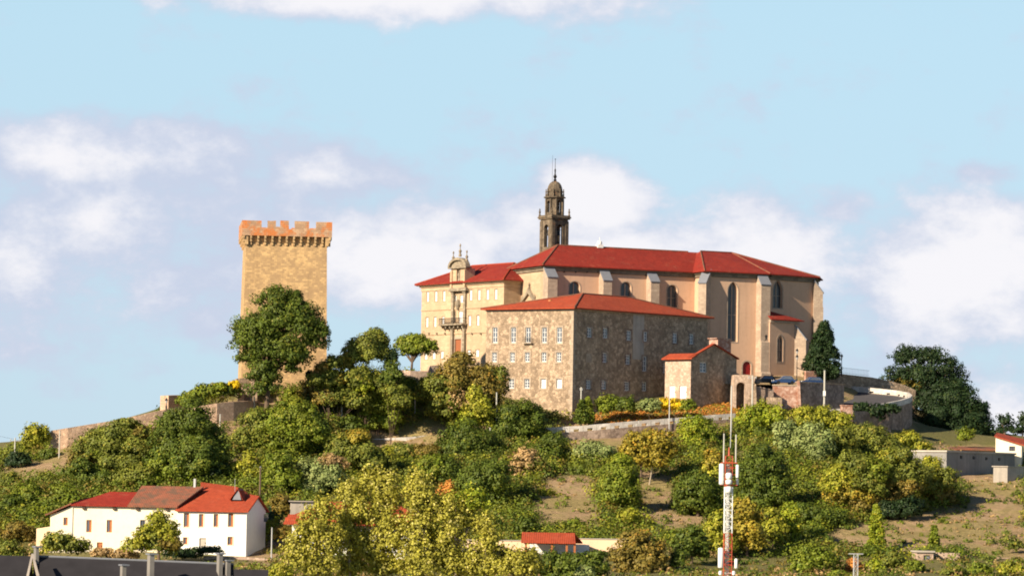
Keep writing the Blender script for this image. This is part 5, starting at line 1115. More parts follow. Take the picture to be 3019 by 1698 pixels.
def red_house():
    a = lambda x: 600 + x/2.644; b = lambda y: 1150 + y/2.644; Y = 497
    F = fr_at(a(690), 1560, Y, -4); L = F.S(1240, 1560); zb = zat(1000, 1640, Y)-2; zt = zat(a(690), b(1030), Y); Wd = 11
    root = thing('red_roofed_house', 'white house with broad red roof hidden behind the big yellow-green tree', 'house', F.p(L/2, 4, zb)); hs = [rect_pts(x, zb+3.2, 1.1, 1.5) for x in (3.5, 8, 12.5)]
    w = house_front(F, L, zb, zt, hs, M['white'], root, Wd); w.build('wall', M['white'], root)
    for h in hs: add_window(root, F, h, 'dark')
    zr = zat(a(940), b(865), Y+5.5); zm = zat(a(690), b(965), Y-.5); e = .9
    A = F.p(-e, -e, zm-.5); B = F.p(L+e, -e, zm-.5); C = F.p(L+e, Wd+e, zm-.5); D_ = F.p(-e, Wd+e, zm-.5); r0 = F.p(4.6, Wd/2, zr); r1 = F.p(L-4.5, Wd/2, zr)
    r = MB(); r.slab([A, B, r1, r0], .25); r.slab([B, C, r1], .25); r.slab([C, D_, r0, r1], .25); r.slab([D_, A, r0], .25); r.build('roof', M['tile2'], root)
    r = MB(); r.slab([F.p(-1.0, -1.9, zt-.05), F.p(L+.6, -1.9, zt-.05), F.p(L+.2, .4, zt+1.15), F.p(-.6, .4, zt+1.15)], .2); r.build('porch_roof', M['tile2'], root)
    q = MB(); q.fbox(F, -.5, 3.5, -1.2, -.003, zt-2.9, zt-2.6); 
    for k in range(12): q.fbox(F, -.45+k*.34, -.4+k*.34, -1.15, -1.1, zt-2.6, zt-1.7)
    q.build('balcony', M['frame'], root)
red_house()
m = MB(); f = fr_at(858, 1480, 515, 10); m.fbox(f, 0, f.S(935, 1480), 0, 3, zat(858, 1530, 515), zat(858, 1478, 515)); m.fbox(f, -.3, f.S(940, 1480), -.3, 3.3, zat(858, 1478, 515)+.003, zat(858, 1475, 515)); o = m.build('water_tank', M['conc'], org=f.p(1, 1, zat(858, 1530, 515))); tag(o, 'small pale concrete hut above the red roofed house', 'hut')
# ------------------------------------------------------------ dark slate roofs along the bottom edge
def slate_building():
    Y = 300; d = lambda x: x/2.236; e = lambda y: 1050 + y/2.236
    F = fr_at(d(-300), 1650, Y, 2); zr = zat(d(240), e(1318), Y); s1 = F.S(d(1540), 1660); zb = zr - 9
    root = thing('slate_roofed_building', 'long dark slate roof with stone chimneys along the bottom left edge', 'building', F.p(s1/2, -3, zb)); dz = zat(d(1540), e(1372), Y) - zr
    s0 = F.S(d(235), 1650)
    r = MB(); r.slab([F.p(s0, -6, zr-4.6), F.p(s1, -6, zr-4.6+dz), F.p(s1, 0, zr+dz), F.p(s0, 0, zr)], .15); r.slab([F.p(s0, 0, zr), F.p(s1, 0, zr+dz), F.p(s1, 6, zr-4.6+dz), F.p(s0, 6, zr-4.6)], .15); r.build('roof', M['slate'], root)
    w = MB(); w.fbox(F, s0+.2, s1-.3, -5.6, 5.6, zb, zr-4.5); w.add([F.p(s1-.3, -5.6, zr-4.4), F.p(s1-.3, 5.6, zr-4.4), F.p(s1-.3, 0, zr-.2+dz)], [[0, 1, 2]]); w.build('wall', M['conc'], root)
    q = MB(); q.tube(F.p(s0, 0, zr+.03), F.p(s1, 0, zr+.03+dz), .09, .09, 6); q.build('ridge', M['lead'], root)
    # wing at the far left with pale gable flashing
    sl = F.S(d(-60), 1650); sg = F.S(d(212), 1650); zl = zat(d(212), e(1315), Y); r = MB(); r.slab([F.p(0, -7.5, zl-4.5), F.p(sg, -7.5, zl-4.5), F.p(sg, -1.2, zl), F.p(0, -1.2, zl+.1)], .15); r.slab([F.p(0, -1.2, zl+.1), F.p(sg, -1.2, zl), F.p(sg, 4, zl-4), F.p(0, 4, zl-4)], .15); r.build('wing_roof', M['slate'], root)
    q = MB(); pk = at(d(214), e(1305), Y-2.5)
    for x in (182, 252): b_ = at(d(x), e(1452), Y-7.5); q.tube(pk, b_, .12, .14, 4)
    q.build('gable_flashing', M['conc'], root)
    for x0, x1, yt, yb, wd in ((990, 1046, 1298, 1449, .9), (808, 856, 1370, 1449, .75), (1447, 1492, 1295, 1400, .8), (1497, 1545, 1340, 1440, .8), (238, 276, 1250, 1318, .8)):
        Yc = Y - .6 if yb < 1445 else Y-4; P = at(d(x0), e(yt), Yc); w_ = at(d(x1), e(yt), Yc).x - P.x; f = Fr(P.x, P.y, R(25)); c = MB(); c.fbox(f, 0, w_*.55, 0, wd*.8, at(d(x0), e(yb), Yc).z-.8, P.z-.12); co = c.build('chimney', M['stack'], root)
        c = MB(); c.fbox(f, -.08, w_*.85+.08, -.08, wd+.08, P.z-.118, P.z); c.build('chimney_cap', M['lead'], co)
    return F
slate_building()
m = MB(); f = fr_at(690, 1676, 308, 0); L = f.S(792, 1676); z = zat(690, 1677, 308); m.slab([f.p(0, -4, z-3), f.p(L, -4, z-3), f.p(L, 0, z), f.p(0, 0, z)], .2); rt_ = thing('low_slate_building', 'small grey slate roof at the bottom edge right of the stone chimneys', 'building', f.p(1, -1, z-8)); m.build('roof', M['slate'], rt_); m = MB(); m.fbox(f, .1, L-.1, -3.7, -.1, z-8, z-2.9); m.build('wall', M['conc'], rt_)
# ------------------------------------------------------------ peach garden wall and tiled shelter
a8 = lambda x: 1300 + x/2.644; b8 = lambda y: 1150 + y/2.644
def long_wall(label, u0, u1, vt, vb, Y):
    f = fr_at(u0, (vt+vb)/2, Y, 2); L = f.S(u1, vt); z1 = zat(u0, vt, Y); z0 = zat(u0, vb, Y) - 1; rt = thing('garden_wall', label, 'wall', f.p(L/2, 0, z0)); m = MB(); m.fbox(f, 0, L, 0, .35, z0, z1); m.build('painted_wall', M['peach'], rt); m = MB(); m.fbox(f, -.05, L+.05, -.08, .43, z1+.003, z1+.14); m.build('coping', M['conc'], rt)
long_wall('peach painted garden wall left of the tiled shelter', a8(95), a8(800), 1591, 1632, 503)
long_wall('peach painted garden wall right of the tiled shelter', a8(1045), a8(1500), 1588, 1633, 504)
def shelter():
    Y = 499; f = fr_at(a8(645), 1600, Y, 2); L = f.S(a8(1030), 1600); zt = zat(a8(700), b8(1105), Y+2); ze = zat(a8(700), b8(1182), Y-1.2); zb = zat(a8(700), 1640, Y)-.6
    root = thing('garden_shelter', 'open shelter with orange tiled roof on orange posts beside the peach wall', 'shelter', f.p(L/2, 1, zb)); r = MB()
    r.slab([f.p(-.4, -1.2, ze), f.p(L+.3, -1.2, ze), f.p(L+.3, 1.8, zt), f.p(-.2, 1.8, zt)], .16); r.slab([f.p(-.2, 1.8, zt), f.p(L+.3, 1.8, zt), f.p(L+1.6, 4.4, ze), f.p(-.2, 4.4, ze)], .16); r.build('roof', M['tile2'], root)
    for x in (400, 862, 978, 1040): 
        s = f.S(a8(x), 1620) if x > 700 else .3
        q = MB(); q.fbox(f, s-.14, s+.14, -.9, -.62, zb, ze); q.build('post', M['shutter'], root)
    q = MB(); q.fbox(f, 0, L, -.95, -.6, ze-.26, ze-.0); q.build('beam', M['framedk'], root)
    q = MB(); q.fbox(f, 1, L+2.5, 3.5, 3.8, zb, ze-.3); q.build('back_wall', M['white'], root)
shelter()
# ------------------------------------------------------------ concrete building and white house at the right edge
a10 = lambda x: 2400 + x/2.645; b10 = lambda y: 1150 + y/2.645
def concrete_building():
    pc = at(a10(1033), 1360, 577); F = Fr(pc.x, pc.y, R(50)); L = F.S(a10(1565), 1370); Fl = Fr(pc.x, pc.y, R(-40)); s0 = Fl.S(a10(770), 1350); Fl = Fr(*Fl.p(s0), R(-40)); LL = -s0
    zt = zat(a10(1033), b10(482), 577); zb = zt - 6.5; root = thing('concrete_building', 'low weathered concrete building with flat roof and four small vents at the right edge', 'building', (pc.x, pc.y, zb)); H = []
    for x, y in ((1148, 520), (1246, 525), (1345, 531), (1445, 537)): a, z = F.hit(a10(x), b10(y)); H.append(rect_pts(a, z-.28, .75, .5))
    w = MB(); holed(w, F, [(0, zb), (L, zb), (L, zt), (0, zt)], H, depth=.5); w.add([Fl.p(0, 0, zb), Fl.p(LL, 0, zb), Fl.p(LL, 0, zt), Fl.p(0, 0, zt)], [[0, 1, 2, 3]]); p = F.p(L); q = Fl.p(0); b = (p[0]+q[0]-pc.x, p[1]+q[1]-pc.y); w.add([(*p, zb), (*b, zb), (*b, zt), (*p, zt)], [[0, 1, 2, 3]]); w.build('wall', M['conc2'], root)
    for h in H: v = MB(); v.extr([F.p(a, .35, z) for a, z in h], [F.p(a, .45, z) for a, z in h]); v.build('vent', M['black'], root)
    r = MB(); r.prism(offset_poly([Fl.p(0), (pc.x, pc.y), p, b], .2), zt+.003, zt+.3); r.build('flat_roof', M['conc'], root)
    f = fr_at(a10(1398), 1400, 574, -5); w1 = f.S(a10(1508), 1400); z1 = zat(a10(1400), b10(597), 574); hut = thing('concrete_hut', 'small white concrete box hut standing before the long concrete building', 'hut', f.p(1, 1, z1-4)); m = MB(); m.prism([f.p(0), f.p(w1), (f.p(w1)[0]+3.2, f.p(w1)[1]+3.4), (f.p(0)[0]+3.0, f.p(0)[1]+3.6)], z1-4.5, z1); m.build('wall', M['conc'], hut)
    m = MB(); m.prism(offset_poly([f.p(0), f.p(w1), (f.p(w1)[0]+3.2, f.p(w1)[1]+3.4), (f.p(0)[0]+3.0, f.p(0)[1]+3.6)], .15), z1+.003, z1+.18); m.build('flat_roof', M['conc'], hut)
    # distant low shed behind
    f = fr_at(a10(1000), 1320, 606, 2); L = f.S(a10(1415), 1320); z = zat(a10(1000), b10(432), 606); sh = thing('low_shed', 'long low shed with grey roof behind the concrete building', 'shed', f.p(L/2, 2, z-3)); m = MB(); m.slab([f.p(0, -1, z-.5), f.p(L, -1, z-.5), f.p(L, 4, z), f.p(0, 4, z)], .2); m.build('roof', M['tile_old'], sh); m = MB(); m.fbox(f, .2, L-.2, 0, 3.5, z-3.5, z-.7); m.build('wall', M['conc'], sh)
concrete_building()
def edge_house():
    pc = at(a10(1617), 1360, 594); f = Fr(pc.x, pc.y, R(-10)); s0 = f.S(a10(1415), 1340); f = Fr(*f.p(s0), R(-10)); L = -s0; zt0 = zat(a10(1415), b10(368), 597); zt1 = zat(a10(1617), b10(432), 594); zb = zat(a10(1600), b10(665), 594) - 2.5
    root = thing('edge_house', 'white house with sloping red roof cut by the right edge of the view', 'house', f.p(L/2, 2, zb)); s, z = f.hit(a10(1545), b10(455)); h = rect_pts(s, z-.4, 1.0, .8); w = MB(); holed(w, f, [(0, zb), (L, zb), (L, zt1), (0, zt0)], [h], depth=.25)
    fr = f.right(L); Wd = 10; w.add([fr.p(0, 0, zb), fr.p(Wd, 0, zb), fr.p(Wd, 0, zt1), fr.p(0, 0, zt1)], [[0, 1, 2, 3]]); w.add([f.p(0, 0, zb), f.p(0, Wd, zb), f.p(0, Wd, zt0), f.p(0, 0, zt0)], [[0, 1, 2, 3]]); w.build('wall', M['cream'], root); add_window(root, f, h, 'dark')
    r = MB(); r.slab([f.p(-.2, -.4, zt0+.25), f.p(L+.6, -.4, zt1+.1), f.p(L+.6, Wd, zt1+1.2), f.p(-.2, Wd, zt0+1.0)], .2); r.build('roof', M['tile2'], root)
edge_house()
wall_line('field_wall', 'rough stone terrace wall at bottom right with a small doorway gap', 'wall', [(2700, 1625, 508), (2745, 1627, 508), (2830, 1630, 508), (2835, 1634, 509), (2900, 1640, 511), (3040, 1648, 513)], .7, M['rubble_light'], 3)
def garden_shed():
    f = fr_at(a10(800), 1650, 506, 6); L = f.S(a10(930), 1650); zt = zat(a10(800), b10(1262), 506); zb = zat(a10(800), b10(1400), 506)-1; root = thing('stone_shed', 'tiny stone shed with a bluish door in the field wall at bottom right', 'shed', f.p(1, 1, zb)); s0, z1 = f.hit(a10(855), b10(1285)); s1, z0 = f.hit(a10(905), b10(1385)); h = rect_pts((s0+s1)/2, z0-.3, s1-s0, z1-z0+.3)
    w = MB(); holed(w, f, [(0, zb), (L, zb), (L, zt), (0, zt)], [h], depth=.3); w.fbox(f, 0.0, L, 3, 3.2, zb, zt-.01); w.add([f.p(0, 0, zb), f.p(0, 3, zb), f.p(0, 3, zt), f.p(0, 0, zt)], [[0, 1, 2, 3]]); w.add([f.p(L, 0, zb), f.p(L, 3, zb), f.p(L, 3, zt), f.p(L, 0, zt)], [[0, 1, 2, 3]]); w.build('wall', M['rubble_light'], root); add_door(root, f, h, M['lead']); r = MB(); r.fbox(f, -.2, L+.2, -.25, 3.3, zt+.003, zt+.25); r.build('roof_slab', M['conc'], root)
garden_shed()
wall_line('kerb_wall', 'low pale stone edging in front of the white house', 'wall', [(600, 1637, 490), (700, 1640, 490), (800, 1646, 490)], .4, M['rubble_light'], 1.5)
# ------------------------------------------------------------ lattice pylon top and telecom mast
def lattice(mb, cx_, cy_, w, z0, z1, bay, r=.035, tri=False):
    cs = [(cx_-w/2, cy_-w/2), (cx_+w/2, cy_-w/2), (cx_+w/2, cy_+w/2), (cx_-w/2, cy_+w/2)]
    for c in cs: mb.tube((*c, z0), (*c, z1), r*1.5, r*1.5, 6)
    n = max(1, round((z1-z0)/bay))
    for k in range(n):
        a, b = z0+(z1-z0)*k/n, z0+(z1-z0)*(k+1)/n
        for i in range(4):
            p, q = cs[i], cs[(i+1) % 4]
            if k % 2: p, q = q, p
            mb.tube((*p, a), (*q, b), r, r, 5); mb.tube((*p, b), (*q, b), r*.8, r*.8, 5)
def mast():
    Y = 335; a = lambda x: 2080 + x/2.507; b = lambda y: 1120 + y/2.507; z = lambda y: zat(a(170), b(y), Y)
    P = at(a(169), b(900), Y); cx_, cy_ = P.x, P.y; w = .74; root = thing('telecom_mast', 'tall red and white lattice telecom mast with white panel antennas', 'mast', (cx_, cy_, -15))
    m = MB(); lattice(m, cx_, cy_, w, z(1130), z(790), .55, .028); m.build('white_section', M['mastw'], root)
    m = MB(); lattice(m, cx_, cy_, w*.9, z(790)+.01, z(560), .6, .02); m.lathe((cx_, cy_), [(.1, z(560)), (.07, z(520)), (.04, z(495))], 8); m.build('red_top_section', M['mastr'], root)
    m = MB(); lattice(m, cx_, cy_, w*1.02, -15, z(1130)-.01, .6, .022); m.build('red_lower_section', M['mastr'], root)
    m = MB(); m.tube((cx_+.12, cy_, z(500)), (cx_+.16, cy_, z(320)), .035, .05, 6); m.tube((cx_+.16, cy_, z(320)), (cx_+.19, cy_, z(42)), .035, .025, 6); m.build('whip_antenna', M['galv'], root)
    for x, y0, y1 in ((136, 395, 625), (225, 402, 625)):
        p = at(a(x), b(500), Y-.1); m = MB(); m.tube((p.x, p.y, z(y1)), (p.x, p.y, z(y0)), .075, .065, 8); m.tube((p.x, p.y, z(612)), (cx_, cy_, z(612)), .04, .04, 5); m.build('pole_antenna', M['concpole'], root)
    def panel(x0, x1, y0, y1, d):
        p = at(a((x0+x1)/2), b((y0+y1)/2), Y+d); hw = (x1-x0)/2/2.507*Y/FPX; q = MB(); q.lathe((p.x, p.y), [(hw*.6, z(y1)), (hw, z(y1)+.08), (hw, z(y0)-.08), (hw*.6, z(y0))], 12)
        q.V = [Vector((v.x, p.y + (v.y-p.y)*.5, v.z)) for v in q.V]; o = q.build('panel_antenna', M['mastw'], root, smooth=True); t = MB()
        for zz in (z(y1)+.3, z(y0)-.3): t.tube((p.x, p.y+.1, zz), (cx_, cy_, zz), .035, .035, 5)
        t.build('bracket', M['mastr'], o)
    panel(100, 136, 618, 774, -.4); panel(224, 246, 624, 722, -.3); panel(226, 244, 726, 775, .5); panel(92, 131, 1238, 1388, -.4); panel(214, 237, 1316, 1390, -.3)
    for y0, y1, r in ((685, 730, .30), (734, 770, .31), (786, 832, .29)):
        q = MB(); q.lathe((cx_-.02, cy_-.55), [(r*.8, z(y1)), (r, z(y1)+.06), (r, z(y0)-.1), (r*.6, z(y0))], 14); q.build('drum_antenna', M['mastw'], root, smooth=True)
    for x in (110, 208): p = at(a(x), b(1425), Y-.3); q = MB(); q.lathe((p.x, p.y), [(.08, z(1442)), (.17, z(1436)), (.17, z(1414)), (.08, z(1408))], 10); q.tube((p.x, p.y, z(1425)), (cx_, cy_, z(1425)), .03, .03, 5); q.build('radio_unit', M['mastw'], root)
    m = MB(); 
    for y in (612, 776): m.tube((cx_-.75, cy_-.3, z(y)), (cx_+.8, cy_-.3, z(y)), .05, .05, 6); m.tube((cx_-.75, cy_+.4, z(y)), (cx_+.8, cy_+.4, z(y)), .05, .05, 6)
    m.build('crossbars', M['mastr'], root)
    m = MB()
    for k in range(4): m.tube((cx_-.2+k*.1, cy_+.1, -15), (cx_-.2+k*.1, cy_+.1, z(620)), .03, .03, 5)
    m.build('feeder_cables', M['frame'], root)
mast()
root = thing('lattice_pylon', 'grey lattice pylon top among shrubs at the bottom edge right of the mast', 'pylon', at(2523, 1700, 430)); P = at(2523, 1660, 430); m = MB(); lattice(m, P.x, P.y, .5, P.z-9, zat(2523, 1632, 430), .6, .03); m.build('lattice_shaft', M['galv'], root); m = MB(); m.tube((P.x-.9, P.y, zat(2523, 1632, 430)), (P.x+.9, P.y, zat(2523, 1632, 430)), .07, .07, 6); m.build('crossarm', M['galv'], root)
def wires(label, pts):
    m = MB()
    for (a, b) in zip(pts[:-1], pts[1:]):
        A, B = at(*a), at(*b); sag = (B-A).length*.012; prev = A
        for k in range(1, 9):
            f = k/8; c = A.lerp(B, f) - Vector((0, 0, 4*sag*f*(1-f))); m.tube(prev, c, .02, .02, 4); prev = c
    o = m.build('power_line', M['iron'], org=at(*pts[0])); tag(o, label, 'cable')
wires('thin overhead cable from the far left edge to the crossarm pole', [(-40, 1276, 560), (43, 1294, 560)])
# ------------------------------------------------------------ vegetation
PAL = {  # leaf colours: main, second, accent
 'dark':   ((.058, .092, .012), (.105, .138, .014), (.17, .18, .02)),
 'vdark':  ((.016, .036, .012), (.026, .050, .014), (.06, .08, .02)),
 'green':  ((.11, .158, .013), (.185, .215, .017), (.25, .25, .03)),
 'bright': ((.17, .235, .014), (.27, .29, .018), (.38, .34, .03)),
 'yg':     ((.20, .225, .020), (.31, .30, .024), (.48, .41, .05)),
 'poplar': ((.27, .26, .035), (.38, .345, .045), (.60, .53, .16)),
 'yellow': ((.60, .46, .015), (.75, .52, .015), (.62, .36, .02)),
 'olive':  ((.115, .145, .022), (.18, .195, .026), (.30, .26, .04)),
 'grey':   ((.19, .25, .075), (.26, .30, .10), (.30, .31, .10)),
 'orange': ((.25, .215, .028), (.34, .265, .03), (.46, .27, .03)),
 'rust':   ((.165, .135, .028), (.22, .165, .03), (.32, .19, .03)),
 'brown':  ((.36, .25, .11), (.42, .27, .12), (.30, .21, .07)),
 'heath':  ((.50, .22, .045), (.46, .18, .035), (.36, .20, .05)),
}
def rdir(n):
    v = rng.normal(size=(n, 3)); return v/np.linalg.norm(v, axis=1)[:, None]
def leaves(name, C, N, S, COL, parent, mat=None):
    """one small quad per leaf clump: centres, normals, sizes, colours (world coordinates)"""
    o0 = np.array(world_org(parent)) if parent is not None else np.zeros(3)
    n = len(C); N = N/np.maximum(np.linalg.norm(N, axis=1)[:, None], 1e-6); r = rdir(n)
    T = np.cross(N, r); T /= np.maximum(np.linalg.norm(T, axis=1)[:, None], 1e-6); B = np.cross(N, T)
    asp = rng.uniform(.55, 1.0, n)[:, None]; s = S[:, None]*.5
    V = np.stack([C - T*s - B*s*asp, C + T*s*.8 - B*s*asp, C + T*s + B*s*asp, C - T*s*.7 + B*s*asp], 1).reshape(-1, 3) - o0
    me = bpy.data.meshes.new(name); me.vertices.add(4*n); me.loops.add(4*n); me.polygons.add(n)
    me.vertices.foreach_set('co', V.astype('f').ravel()); me.loops.foreach_set('vertex_index', np.arange(4*n, dtype='i'))
    me.polygons.foreach_set('loop_start', np.arange(0, 4*n, 4, dtype='i'))
    try: me.polygons.foreach_set('loop_total', np.full(n, 4, 'i'))
    except Exception: pass
    me.update(calc_edges=True)
    a = me.attributes.new('leafcol', 'FLOAT_COLOR', 'POINT'); c4 = np.ones((4*n, 4), 'f'); c4[:, :3] = np.repeat(COL, 4, 0); a.data.foreach_set('color', c4.ravel())
    me.materials.append(mat or M['leaf']); o = bpy.data.objects.new(name, me); SC.collection.objects.link(o)
    if parent is not None: o.parent = parent
    ORG[o] = Vector(o0); return o
def lobe_leaves(c, r, pal, leaf=.34, dens=1.0, up=.0, cl=None, conic=False, spiky=0.0):
    c = np.array(c); r = np.array(r); rm = (r[0]*r[1]*r[2])**(1/3)
    rc = cl or float(np.clip(.34*rm, .35, 1.25)); area = 4*math.pi*rm*rm*max(r)/rm**1.0/ max(1, 1); area = 4*math.pi*((r[0]*r[1])**1.6/3 + (r[0]*r[2])**1.6/3 + (r[1]*r[2])**1.6/3)**(1/1.6)
    n = max(6, int(area/(rc*rc)*.75*dens)); D = rdir(n)
    D[:, 2] = np.where(D[:, 2] < -.55, -D[:, 2], D[:, 2]); fr = rng.uniform(.42, 1.08, n)
    P = c + D*r*fr[:, None]
    if conic: h = rng.uniform(-1, 1, n)*.98; th = rng.uniform(0, 2*math.pi, n); k = np.clip((1-h)/1.6, .04, 1)**.75*np.clip((h+1.25)*2, .3, 1)*rng.uniform(.75, 1, n); P = c + np.stack([np.cos(th)*k*r[0], np.sin(th)*k*r[1], h*r[2]], 1)
    m1, m2, m3 = [np.array(x) for x in PAL[pal]]
    Cs, Ns, Ss, Ks = [], [], [], []
    for i in range(n):
        rr = rc*rng.uniform(.4, 1.35); k = int(np.clip(5.2*dens*(rr/leaf)**2, 8, 460)); d = rdir(k)
        q = P[i] + d*np.array([1, 1, .8])*(rr*rng.uniform(.25, 1.0, k)**.5)[:, None]
        if spiky: q[:, 2] += spiky*rng.uniform(0, 1, k)**3*rr*2
        out = D[i]*.55 + d*.75 + rng.normal(size=(k, 3))*.28 + np.array([0, 0, .15])
        t = rng.uniform(0, 1); base = m1*(1-t) + m2*t; f = rng.uniform(0, 1, k)[:, None]; col = base*(1-f*.35) + m2*f*.35
        acc = rng.uniform(0, 1, k) < (.05 + (.3 if rng.uniform() < .10 else 0)); col[acc] = m3
        col = col*rng.uniform(.84, 1.17, k)[:, None]*rng.uniform(.72, 1.2)
        Cs.append(q); Ns.append(out); Ss.append(leaf*rng.uniform(.55, 1.3, k)); Ks.append(col)
    # inner foliage so the crown is not hollow, its colour darkened for shade
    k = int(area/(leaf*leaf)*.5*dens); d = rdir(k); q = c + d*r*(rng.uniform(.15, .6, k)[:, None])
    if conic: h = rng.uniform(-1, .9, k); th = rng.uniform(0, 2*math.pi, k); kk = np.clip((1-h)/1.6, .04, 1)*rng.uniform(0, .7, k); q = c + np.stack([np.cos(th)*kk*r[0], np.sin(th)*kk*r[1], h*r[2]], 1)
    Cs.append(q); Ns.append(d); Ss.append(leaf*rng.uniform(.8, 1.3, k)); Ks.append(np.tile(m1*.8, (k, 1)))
    return np.concatenate(Cs), np.concatenate(Ns), np.concatenate(Ss), np.concatenate(Ks)
NV = 0
def plant(name, label, cat, base, lobes, pal, leaf=.34, Y=None, trunk=True, group=None, dens=1.0, conic=False, spiky=0.0, bark='wood', y0=440, cl=None, dy=0, thin=1.0, sc=1.0):
    """lobes and base in the coordinates of the 2576 px wide view"""
    global NV
    if Y is None:
        g = hit_ground(base[0]*K, base[1]*K, y0=y0); Y = g.y if g is not None else 575
    b = at(base[0]*K, base[1]*K, Y); gz = ground(b.x, b.y); b.z = min(b.z, gz + .2) if trunk else min(b.z, gz+.5)
    root = thing(name, label, cat, b, group); A = []; tops = []
    for L_ in lobes:
        cu, cv, ru, rv = L_[:4]; p = L_[4] if len(L_) > 4 else pal; yy = Y + dy + rng.uniform(-.6, .6)
        c = at(cu*K, cv*K, yy); s = K*yy/FPX; rx, rz = ru*s*1.12*sc, rv*s*1.08*sc; ry = min(rx, (rx*rz)**.5)*.95
        A.append(lobe_leaves(c, (rx, ry, rz), p, leaf, dens, conic=conic, spiky=spiky, cl=cl)); tops.append((c, rx, rz))
    C, N, S, COL = [np.concatenate([a[i] for a in A]) for i in range(4)]; NV += len(C)
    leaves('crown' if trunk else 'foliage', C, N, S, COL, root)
    # trunk and limbs
    m = MB(); big = max(t[1] for t in tops); r0 = max(.08, min(.5, big*.075))*thin*(1 if trunk else .45)
    if trunk:
        z1 = min(t[0].z for t in tops); fork = Vector((b.x*.7 + tops[0][0].x*.3, b.y, b.z + max(.6, (tops[0][0].z - b.z)*.45)))
        m.tube((b.x, b.y, b.z-.6), fork, r0*1.2, r0*.8, 8)
    else: fork = Vector((b.x, b.y, b.z))
    for c, rx, rz in tops[:7]:
        if not trunk: c = c - Vector((0, 0, rz*.5)); rx, rz = rx*.7, rz*.3
        for k in range(3 if trunk else 1):
            e = c + Vector((random.uniform(-.5, .5)*rx, random.uniform(-.3, .3)*rx, random.uniform(-.1, .6)*rz)); mid = fork.lerp(e, .5) + Vector((random.uniform(-.1, .1)*rx, 0, .05*rz))
            m.tube(fork, mid, r0*.6, r0*.4, 6); m.tube(mid, e, r0*.4, r0*.1, 5)
    m.build('trunk' if trunk else 'stems', M[bark], root)
    return root
T = 'tree'; S = 'shrub'
# --- around the keep and the crest
plant('broadleaf_tree', 'big dark green tree with irregular round crown standing against the stone keep', T, (668, 1004), [(700, 800, 78, 78), (650, 850, 72, 78), (755, 815, 62, 62), (790, 850, 42, 50), (620, 850, 46, 55), (700, 880, 85, 55), (740, 895, 55, 38), (665, 935, 52, 45), (735, 925, 30, 30), (660, 975, 46, 30), (695, 745, 45, 28), (740, 760, 35, 30), (625, 900, 38, 28), (815, 835, 16, 20)], 'dark', .28, Y=578, dens=.85, sc=.84)
plant('shrub', 'low leafy shrub row on the terrace, left end near the wall stub', S, (480, 1010), [(480, 1000, 28, 16), (462, 1010, 20, 10), (505, 990, 24, 20)], 'green', .3, Y=582, trunk=False)
plant('shrub', 'yellowish green shrub in the middle of the terrace row left of the keep', S, (535, 1005), [(535, 988, 30, 20), (552, 975, 18, 12, 'bright')], 'green', .3, Y=581, trunk=False)
plant('shrub', 'dark shrub with yellow leaves beside the small gateway below the keep', S, (585, 1002), [(583, 985, 24, 20), (590, 970, 14, 12, 'yellow')], 'dark', .3, Y=582, trunk=False)
plant('shrub', 'tall olive green bush with ragged top between the keep and the plane tree', S, (915, 945), [(930, 885, 46, 48), (895, 895, 38, 38), (960, 880, 24, 44), (870, 915, 28, 28, 'orange'), (945, 845, 28, 18), (985, 900, 22, 22, 'vdark'), (915, 960, 46, 36), (880, 985, 42, 34), (955, 980, 42, 36), (905, 1010, 50, 34), (985, 940, 26, 36, 'dark')], 'olive', .27, Y=584, trunk=False, spiky=.4, dens=1.2, sc=0.84)
plant('plane_tree', 'small umbrella shaped bright green tree on the square before the monastery', T, (1034, 928), [(1043, 878, 36, 26), (1015, 870, 22, 20), (1072, 874, 26, 18), (1045, 858, 26, 16)], 'green', .28, Y=600, spiky=.3, thin=1.1, dens=1.3)
plant('shrub', 'pinkish brown low bush at the foot of the keep on the right', S, (830, 935), [(835, 915, 22, 20), (812, 930, 20, 18, 'rust'), (830, 955, 32, 26), (800, 960, 24, 22)], 'olive', .28, Y=581, trunk=False)
plant('shrub', 'dark blue-green bush under the keep beside the pinkish earth', S, (785, 965), [(785, 950, 16, 18)], 'vdark', .28, Y=584, trunk=False)
plant('shrub', 'rusty brown domed thicket in front of the monastery door', S, (1150, 1040), [(1150, 950, 62, 42), (1215, 965, 52, 42), (1110, 985, 55, 45, 'olive'), (1165, 910, 32, 22, 'rust'), (1240, 1000, 38, 34), (1180, 1010, 60, 40, 'brown'), (1130, 1030, 50, 34, 'olive'), (1255, 960, 28, 36, 'olive')], 'rust', .3, Y=588, trunk=False, dens=.95)
plant('shrub', 'bright yellow-green feathery shrub below the rusty thicket', S, (1205, 1070), [(1205, 1035, 32, 34), (1195, 1000, 20, 28), (1230, 1055, 24, 24), (1180, 1060, 26, 22, 'bright')], 'yg', .3, Y=583, trunk=False, spiky=.5)
plant('broadleaf_tree', 'dark green rounded tree touching the sunlit corner of the brown residence', T, (1300, 1130), [(1295, 1060, 44, 46), (1270, 1085, 38, 42), (1335, 1080, 36, 40), (1300, 1110, 56, 34), (1352, 1050, 14, 26)], 'dark', .27, Y=584, sc=1.1)
plant('shrub', 'olive scrub on the slope between the plane tree wall and the rusty thicket', S, (1050, 1010), [(1070, 985, 36, 30), (1035, 1000, 34, 30), (1020, 965, 30, 18, 'green')], 'olive', .3, trunk=False)
plant('broadleaf_tree', 'bright green rounded tree left of the white road parapet', T, (950, 1092), [(955, 1020, 45, 42), (925, 1040, 30, 36), (985, 1050, 34, 34), (950, 1065, 42, 26), (960, 990, 26, 22, 'bright')], 'green', .27)
plant('shrub', 'dark green bush at the left foot of the bright tree above the white parapet', S, (885, 1095), [(880, 1075, 36, 24), (905, 1085, 24, 18)], 'dark', .3, trunk=False)
